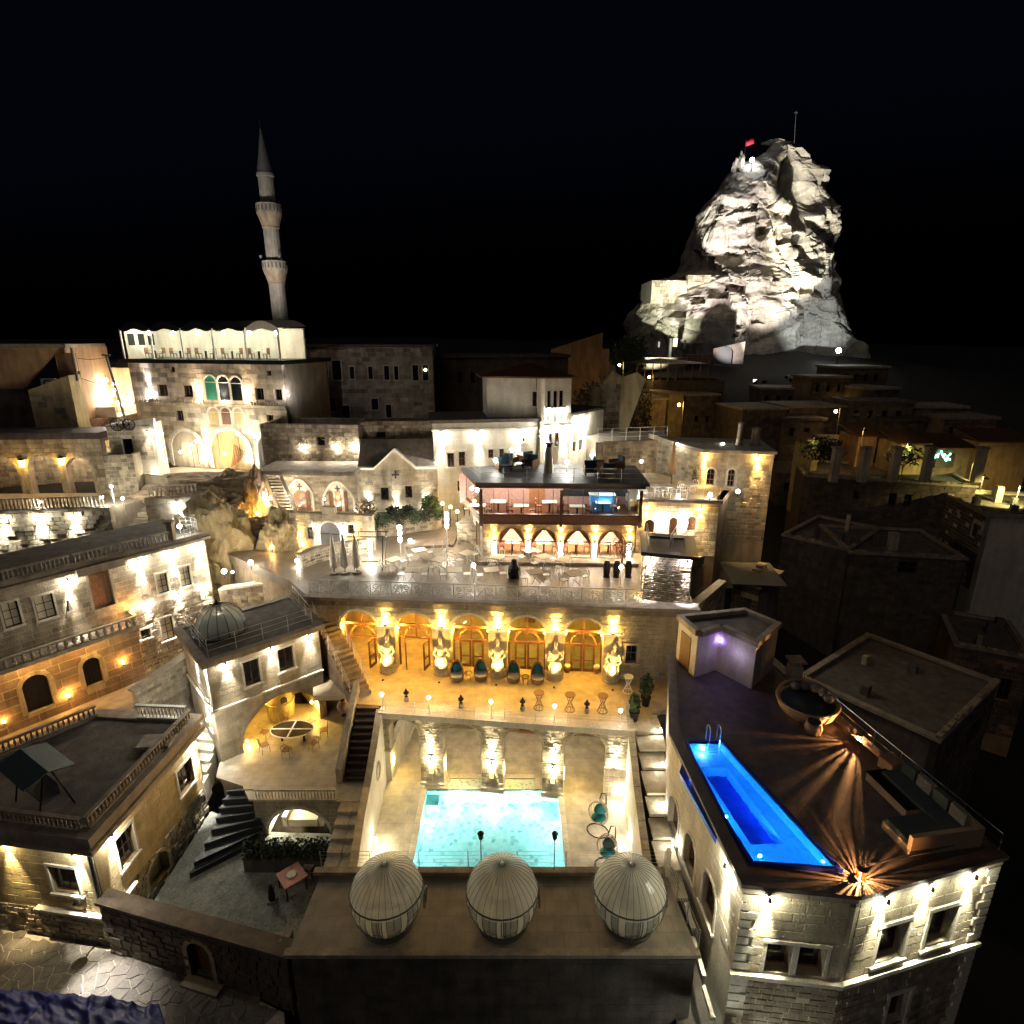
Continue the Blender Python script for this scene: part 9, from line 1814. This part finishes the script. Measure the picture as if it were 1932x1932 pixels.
# cocoon chairs
for i, (x, y) in enumerate(((830,572),(978,566),(1180,576),(1328,585))):
    p = PZ(D8(x,y), TZ); t = thing('cocoon_chair', 'teal cocoon armchair of brown rattan against the hall piers', 'chair', p, 'cocoon chairs before the hall'); rz = FD.ang; R = rot(p, rz); m = MB(); N = 14
    for j in range(9):
        a = j/8; 
        for k in range(N+1): w = math.pi*(-.12+1.24*k/N); r = .40*(1-.65*max(0,a-.45)**1.3*1.6); m.v.append(R(r*math.cos(w), .05+r*math.sin(w)*.9, .3+.95*a))
    for j in range(8):
        for k in range(N): q = j*(N+1)+k; m.f.append((q, q+1, q+N+2, q+N+1))
    o = m.build('shell', RATTAN, t, smooth=True); o.modifiers.new('thick','SOLIDIFY').thickness = .04; MB().lathe([(0,.02),(.36,.02),(.40,.3),(0,.32)], R(0,.05,0), 14).build('base', RATTAN, t); MB().lathe([(0,.321),(.35,.321),(.36,.4),(.3,.45),(0,.46)], R(0,.03,0), 14).build('seat_cushion', CREAMF, t, smooth=True)
    MB().ball(R(0,.27,.72), .3, 10, 8, (1,.45,1.05)).build('back_cushion', TEAL, t, smooth=True)
for i, (x, y) in enumerate(((902,570),(1254,592))):
    p = PZ(D8(x,y), TZ); t = thing('rattan_side_table', 'small rattan side table between cocoon chairs', 'table', p, 'rattan side tables'); MB().lathe([(0,.44),(.24,.44),(.24,.48),(0,.48)], p, 12).build('table_top', GLASS, t); MB().tube([p+Vector((.23*math.cos(k*.6283), .23*math.sin(k*.6283), .46)) for k in range(10)], .025, 5, closed=True).build('rim', RATTAN, t)
    for k in range(4): w = k*1.5708+.7; MB().tube([p+Vector((.22*math.cos(w), .22*math.sin(w), .44)), p+Vector((.18*math.cos(w), .18*math.sin(w), 0))], .02, 4).build('leg', RATTAN, t)
for i, (x, y) in enumerate(((1337,742),(1527,755),(1728,762),(1885,640))):
    p = PZ(D8(x,y), TZ); t = thing('hourglass_stand', 'hourglass-shaped rattan plant stand on the terrace edge' if i < 3 else 'pale hourglass stand beside the hall window', 'stand', p, 'hourglass stands' if i < 3 else None)
    for z in (.02,.95): MB().tube([p+Vector((.27*math.cos(k*.5236), .27*math.sin(k*.5236), z)) for k in range(12)], .025, 5, closed=True).build('hoop', RATTAN if i < 3 else WIRON, t)
    MB().lathe([(0,.95),(.25,.95),(.25,.97),(0,.97)], p, 12).build('tray', RATTAN if i < 3 else WIRON, t)
    for k in range(8): w = k*.785; MB().tube([p+Vector((.26*math.cos(w), .26*math.sin(w), .02)), p+Vector((.08*math.cos(w+.7), .08*math.sin(w+.7), .5)), p+Vector((.26*math.cos(w+1.4), .26*math.sin(w+1.4), .95))], .014, 4).build('cane', RATTAN if i < 3 else WIRON, t)
for i, (x, y) in enumerate(((1512,520),(1692,525))): p = PZ(D8(x,y), TZ); t = thing('flower_pot', ['terracotta flower pot on the near side of the last hall door','terracotta flower pot beside the last relief statue'][i], 'pot', p); MB().lathe([(0,0),(.14,0),(.2,.3),(.16,.3),(0,.28)], p, 12).build('pot', CERAM, t); MB().ball(p+Vector((0,0,.42)), .2, 10, 7, (1,1,.75)).build('blossom', CREAMF, t)
p = PZ(E2(1335,345), TZ); t = thing('clay_jar', 'round brown clay jar on a stand at the stair foot', 'jar', p); MB().lathe([(0,.2),(.12,.2),(.28,.42),(.3,.62),(.2,.84),(.12,.88),(.12,.93)], p, 14).build('jar_body', CERAM, t, smooth=True); MB().lathe([(0,0),(.14,0),(.1,.2),(0,.2)], p, 10).build('stand', IRON, t)
# pool deck
p = PZ(E1(415,175), PD); t = thing('sun_lounger', 'white sun lounger under the arcade by the pool', 'lounger', p); R = rot(p, -.12); rb_(R,'seat',-.32,.32,0,1.2,.26,.36,WHITEF,t); MB().hexa([R(*q) for q in ((-.32,1.2,.26),(.32,1.2,.26),(.32,1.85,.6),(-.32,1.85,.6),(-.32,1.2,.36),(.32,1.2,.36),(.32,1.8,.7),(-.32,1.8,.7))]).build('backrest', WHITEF, t)
for a in (-.28,.28):
    for b in (.1,1.5): MB().tube([R(a,b,0), R(a,b,.27)], .025, 5).build('leg', WIRON, t)
for i, (x, y) in enumerate(((1505,680),(1555,880))):
    p = PZ(E1(x,y), PD); t = thing('hanging_chair', ['hanging egg chair with teal cushions by the pool court parapet','second hanging egg chair with dark teal cushion behind the last pod'][i], 'chair', p); R = rot(p, -.5)
    MB().tube([R(.55*math.cos(k*.5236), .55*math.sin(k*.5236)*.8, .03) for k in range(12)], .03, 5, closed=True).build('base_hoop', IRON, t); MB().tube([R(0,.44,.03), R(.1,.8,1.0), R(.1,.7,1.75), R(0,.3,2.05), R(0,.05,1.9)], .03, 6).build('arm', IRON, t)
    m = MB()
    for k in range(12): w = math.pi*(-.1+1.2*k/11); m.tube([R(.48*math.cos(w)*math.sin(a*.35), .42*math.sin(w)*math.sin(a*.35), 1.15+.65*math.cos(a*.35)) for a in range(1,9)], .012, 4)
    m.tube([R(.5*math.cos(k*.4488), -.06, 1.15+.66*math.sin(k*.4488)) for k in range(14)], .025, 5, closed=True); m.build('basket', RATTANP, t)
    MB().ball(R(0,.08,.78), .38, 12, 8, (1,.8,.45)).build('seat_cushion', TEAL, t, smooth=True); MB().ball(R(0,.28,1.1), .33, 12, 8, (1,.45,1.1)).build('back_cushion', TEAL if i == 0 else DKTEAL, t, smooth=True)
rock('garden_boulder', 'small brown boulder at the foot of the pool court parapet', PZ(E1(1590,440), PD+.3), (.35,.35,.5), 31, BROWN, 3)
# patio table set
p = PZ(C2(1390,590), PZT); t = thing('oval_table', 'large oval glass table with crossed white bands on the patio', 'table', p); m = MB(); m.lathe([(0,.72),(1,.72),(1,.76),(0,.76)], (0,0,0), 24); m.v = [Vector((p.x+v.x*1.15, p.y+v.y*.75, p.z+v.z)) for v in m.v]; m.build('table_top', DGLASS, t)
MB().tube([p+Vector((1.15*math.cos(k*.2618), .75*math.sin(k*.2618), .76)) for k in range(24)], .035, 5, closed=True).build('rim', WIRON, t); MB().box(p.x-1.1, p.x+1.1, p.y-.04, p.y+.04, p.z+.762, p.z+.785).build('band', WIRON, t); MB().box(p.x-.04, p.x+.04, p.y-.7, p.y+.7, p.z+.786, p.z+.80).build('band', WIRON, t)
for a in (-.6,.6): MB().tube([p+Vector((a,0,0)), p+Vector((a,0,.72))], .06, 6).build('leg', IRON, t)
for k in range(7): w = k*.8976+.3; iron_chair(p+Vector((1.65*math.cos(w), 1.25*math.sin(w), 0)), w-math.pi/2, 'dark woven chair round the oval patio table', 'chairs round the oval table', RATTAN)
# gravel court: hedge, red-topped table, statue, pale steps
h0 = Vector((-12.1, 21.25, CZ)); t = thing('hedge_planter', 'long dark planter box with a ragged hedge in the gravel court', 'planter', h0+Vector((1.8,0,0))); MB().box(h0.x, h0.x+3.6, 20.9, 21.6, CZ, CZ+.8).build('trough', DKSTONE, t); rn = random.Random(8); m = MB()
for k in range(1500): q = Vector((h0.x-.1+rn.random()*3.8, 20.85+rn.random()*.8, CZ+.75+rn.random()**1.5*.55)); a = Vector((rn.gauss(0,1),rn.gauss(0,1),rn.gauss(0,1))).normalized()*.09; b = a.orthogonal()*.4; m.add([q-a,q+b,q+a,q-b],[(0,1,2,3)])
m.build('hedge', LEAFD, t, kind='stuff')
p = PZ(C2(1390,1290), CZ); t = thing('square_table', 'square table with rosy top in the gravel court', 'table', p); R = rot(p, .75); rb_(R,'table_top',-.5,.5,-.5,.5,.72,.77,plain('rosy_cloth',(.42,.2,.16),.8),t); MB().lathe([(0,.771),(.22,.771),(.2,.83),(0,.84)], p, 12).build('dish', CREAMF, t)
for a in (-.42,.42):
    for b in (-.42,.42): MB().tube([R(a,b,0), R(a,b,.72)], .03, 5).build('leg', IRON, t)
iron_chair(p+Vector((.45,.75,0)), -.3, 'pale iron chair beside the square rosy table', None)
p = PZ(C2(1290,1350), CZ); t = thing('garden_figure', 'small dark garden figurine on a foot beside the square table', 'figurine', p); MB().lathe([(0,.1),(.13,.1),(.16,.3),(.1,.5),(.13,.62),(.07,.74),(.09,.84),(0,.92)], p, 10).build('figure', IRON, t, smooth=True); MB().box(p.x-.16,p.x+.16,p.y-.16,p.y+.16,p.z,p.z+.1).build('foot', COPING, t)
ps = thing('court_steps', 'short pale steps from the gravel court to the boundary wall', 'stairs', (-9.4, 17, CZ))
for k in range(7): MB().box(-10.6+.3*k, -10.32+.3*k, 16.3, 17.3, CZ, CZ+.18+.17*k).build('step', COPING, ps)
# corner-house roof
p = PZ(C2(215,880), 2.2); t = thing('garden_swing', 'canopied garden swing seat with teal roof on the corner house', 'swing seat', p); R = rot(p, -.55)
for a in (-1.05,1.05):
    for b in (-.6,.6): MB().tube([R(a,b,0), R(a,b*.2,1.95)], .035, 5).build('frame_leg', IRON, t)
for s in (-1,1): MB().hexa([R(*q) for q in ((-1.25,0,1.98),(1.25,0,1.98),(1.25,s*.85,1.72),(-1.25,s*.85,1.72),(-1.25,0,2.01),(1.25,0,2.01),(1.25,s*.85,1.75),(-1.25,s*.85,1.75))]).build('canopy_panel', TEALC if 'TEALC' in globals() else plain('grey_teal_canopy',(.06,.10,.11),.7), t)
rb_(R,'seat',-.8,.8,-.3,.3,.45,.57,GREYF,t); rb_(R,'backrest',-.8,.8,.3,.4,.5,1.05,GREYF,t)
p = PZ(C2(745,610), 2.2); t = thing('low_platform', 'low grey slab platform at the far end of the corner house roof', 'platform', p); rb_(rot(p,.1),'slab',-.7,.7,-.45,.45,.12,.26,COPING,t); rb_(rot(p,.1),'plinth',-.5,.5,-.3,.3,0,.119,DKSTONE,t)
# roof-pool house terrace furniture
p = PZ(C4(840,545), RZ-.15); t = thing('round_daybed', 'round woven daybed with grey cushions on the dark roof', 'daybed', p); MB().lathe([(0,.08),(1.15,.08),(1.3,.5),(1.22,.52),(0,.42)], p, 28).build('woven_base', RATTANP, t, smooth=True); MB().lathe([(0,.43),(1.1,.44),(1.12,.54),(0,.58)], p, 24).build('mattress', DKTEAL, t, smooth=True); MB().tube([p+Vector((1.27*math.cos(a*.2618), 1.27*math.sin(a*.2618), .55+.28*max(0,math.sin(a*.2618+.4)))) for a in range(24)], .07, 6, closed=True).build('rim', RATTANP, t)
for k in range(5): w = -.2+k*.5; MB().ball(p+Vector((.85*math.cos(w), .85*math.sin(w), .75)), .26, 10, 7, (.9,.9,.8)).build('pillow', GREYF, t, smooth=True)
p = PZ(C4(870,640), RZ-.15); t = thing('basket_stool', 'small woven stool beside the round daybed', 'stool', p); MB().lathe([(0,0),(.3,0),(.36,.25),(.3,.5),(0,.5)], p, 16).build('basket', RATTANP, t, smooth=True); MB().lathe([(0,.501),(.28,.501),(.27,.55),(0,.57)], p, 14).build('cushion', BLACK, t)
S0, S1, S2 = PZ(C4(1260,830), RZ), PZ(C4(1580,1120), RZ), PZ(C4(1240,1130), RZ); t = thing('corner_sofa', 'L-shaped woven rattan sofa with dark cushions on the dark roof', 'sofa', (S0+S1)/2); ea = (S1-S0).normalized(); eb = Vector((-ea.y, ea.x, 0)); eb = eb if eb.x < 0 else -eb; La = (S1-S0).length; zf_ = RZ-.14
def sb(name, a0, a1, b0, b1, z0, z1, mat):
    q = [S0+ea*a+eb*b for a, b in ((a0,b0),(a1,b0),(a1,b1),(a0,b1))]; return MB().prism([(v.x, v.y) for v in q], zf_+z0, zf_+z1).build(name, mat, t)
sb('seat_base', 0, La, 0, .95, .04, .34, RATTANP); sb('seat_cushion', .06, La-.06, .12, .92, .341, .5, DKTEAL); sb('backrest', 0, La, -.16, -.002, .04, .78, RATTANP); sb('return_base', La-1.05, La, .951, 2.5, .04, .34, RATTANP); sb('return_cushion', La-.98, La-.1, .955, 2.44, .341, .5, DKTEAL); sb('end_back', La+.002, La+.16, -.16, 2.5, .04, .78, RATTANP)
for k in range(4): sb('back_cushion', .15+k*(La-.3)/4, .05+(k+1)*(La-.3)/4, .0, .2, .501, .95, GREYF if k % 2 else DKTEAL)
q = PZ(C4(1230,925), RZ-.1); t = thing('coffee_table', 'low woven coffee table before the roof sofa', 'table', q); R = rot(q, math.atan2(ea.y, ea.x)); rb_(R,'woven_body',-.95,.95,-.4,.4,0,.34,RATTANP,t); rb_(R,'glass_top',-.98,.98,-.43,.43,.342,.37,DGLASS,t)
q = PZ(C4(1215,800), RZ-.1); t = thing('woven_pouf', 'woven rattan pouf between the slotted lamp and the sofa', 'pouf', q); rb_(rot(q,.3),'body',-.34,.34,-.3,.3,0,.42,RATTANP,t); rb_(rot(q,.3),'lid',-.36,.36,-.32,.32,.422,.46,RATTAN,t)
# cafe terrace and upper walk
for i, (x, y) in enumerate(((790,640),(915,640),(1110,625))): bistro(PZ(E7(x,y), ctz), .4*i, 'white bistro table on the cafe terrace', 'cafe terrace tables', 2, WIRON, True)
p = PZ(E7(945,560), ctz); t = thing('closed_parasol', 'furled amber parasol on the cafe terrace', 'parasol', p); MB().tube([p, p+Vector((0,0,3.4))], .035, 6).build('pole', WOOD, t); MB().lathe([(.1,1.0),(.3,1.2),(.2,2.4),(.03,3.5)], p, 10).build('furled_canopy', ORNG, t)
for i, (cr, x, y, Y, r, n, mt, sq) in enumerate(((E7,575,215,60,1.2,700,LEAF,(.6,.6,2.8)),(E7,680,215,60,1.3,700,LEAFD,(.6,.6,2.8)),(C7,140,235,112,3.6,1500,LEAF,(1,1,1)),(E7,240,60,58,2.2,900,DRYV,(1.1,1,1)),(E7,1165,560,42.2,.45,400,LEAFD,(.6,.6,2.2)),(E8,330,420,60,1.8,700,LEAFD,(1.2,1,.8)),(E8,990,440,58,1.5,600,LEAFD,(1.2,1,.7)))):
    p = PY(cr(x,y), Y); bush('tree' if i in (2,3) else 'cypress' if i < 2 or i == 4 else 'wild_shrub', ['slim green cypress behind the upper walk','slim dark cypress behind the upper walk','amber-lit tree beside the castle cafe','dry spreading tree above the amber ruin','potted conifer by the lamp-lit house','dark shrub before the narrow yellow gable','dark shrub against the yellow cottage'][i], p-Vector((0,0,.3)), r, n, mt, 'tree' if i in (0,1,2,3) else 'shrub', sq, r*.12, 40+i, r*.5 if i in (2,3) else .1)
for i, (x, y, r_) in enumerate(((500,640,.6),(575,630,.7),(660,622,.55),(720,610,.6),(780,600,.5))): bush('bed_shrub', 'low ragged shrub in the planting bed', PZ(C5(x,y), UZ+.95), r_, 300, LEAFD if i % 2 else LEAF, seed=60+i, leaf=.1, trunk=.05, group='shrubs of the planting bed')
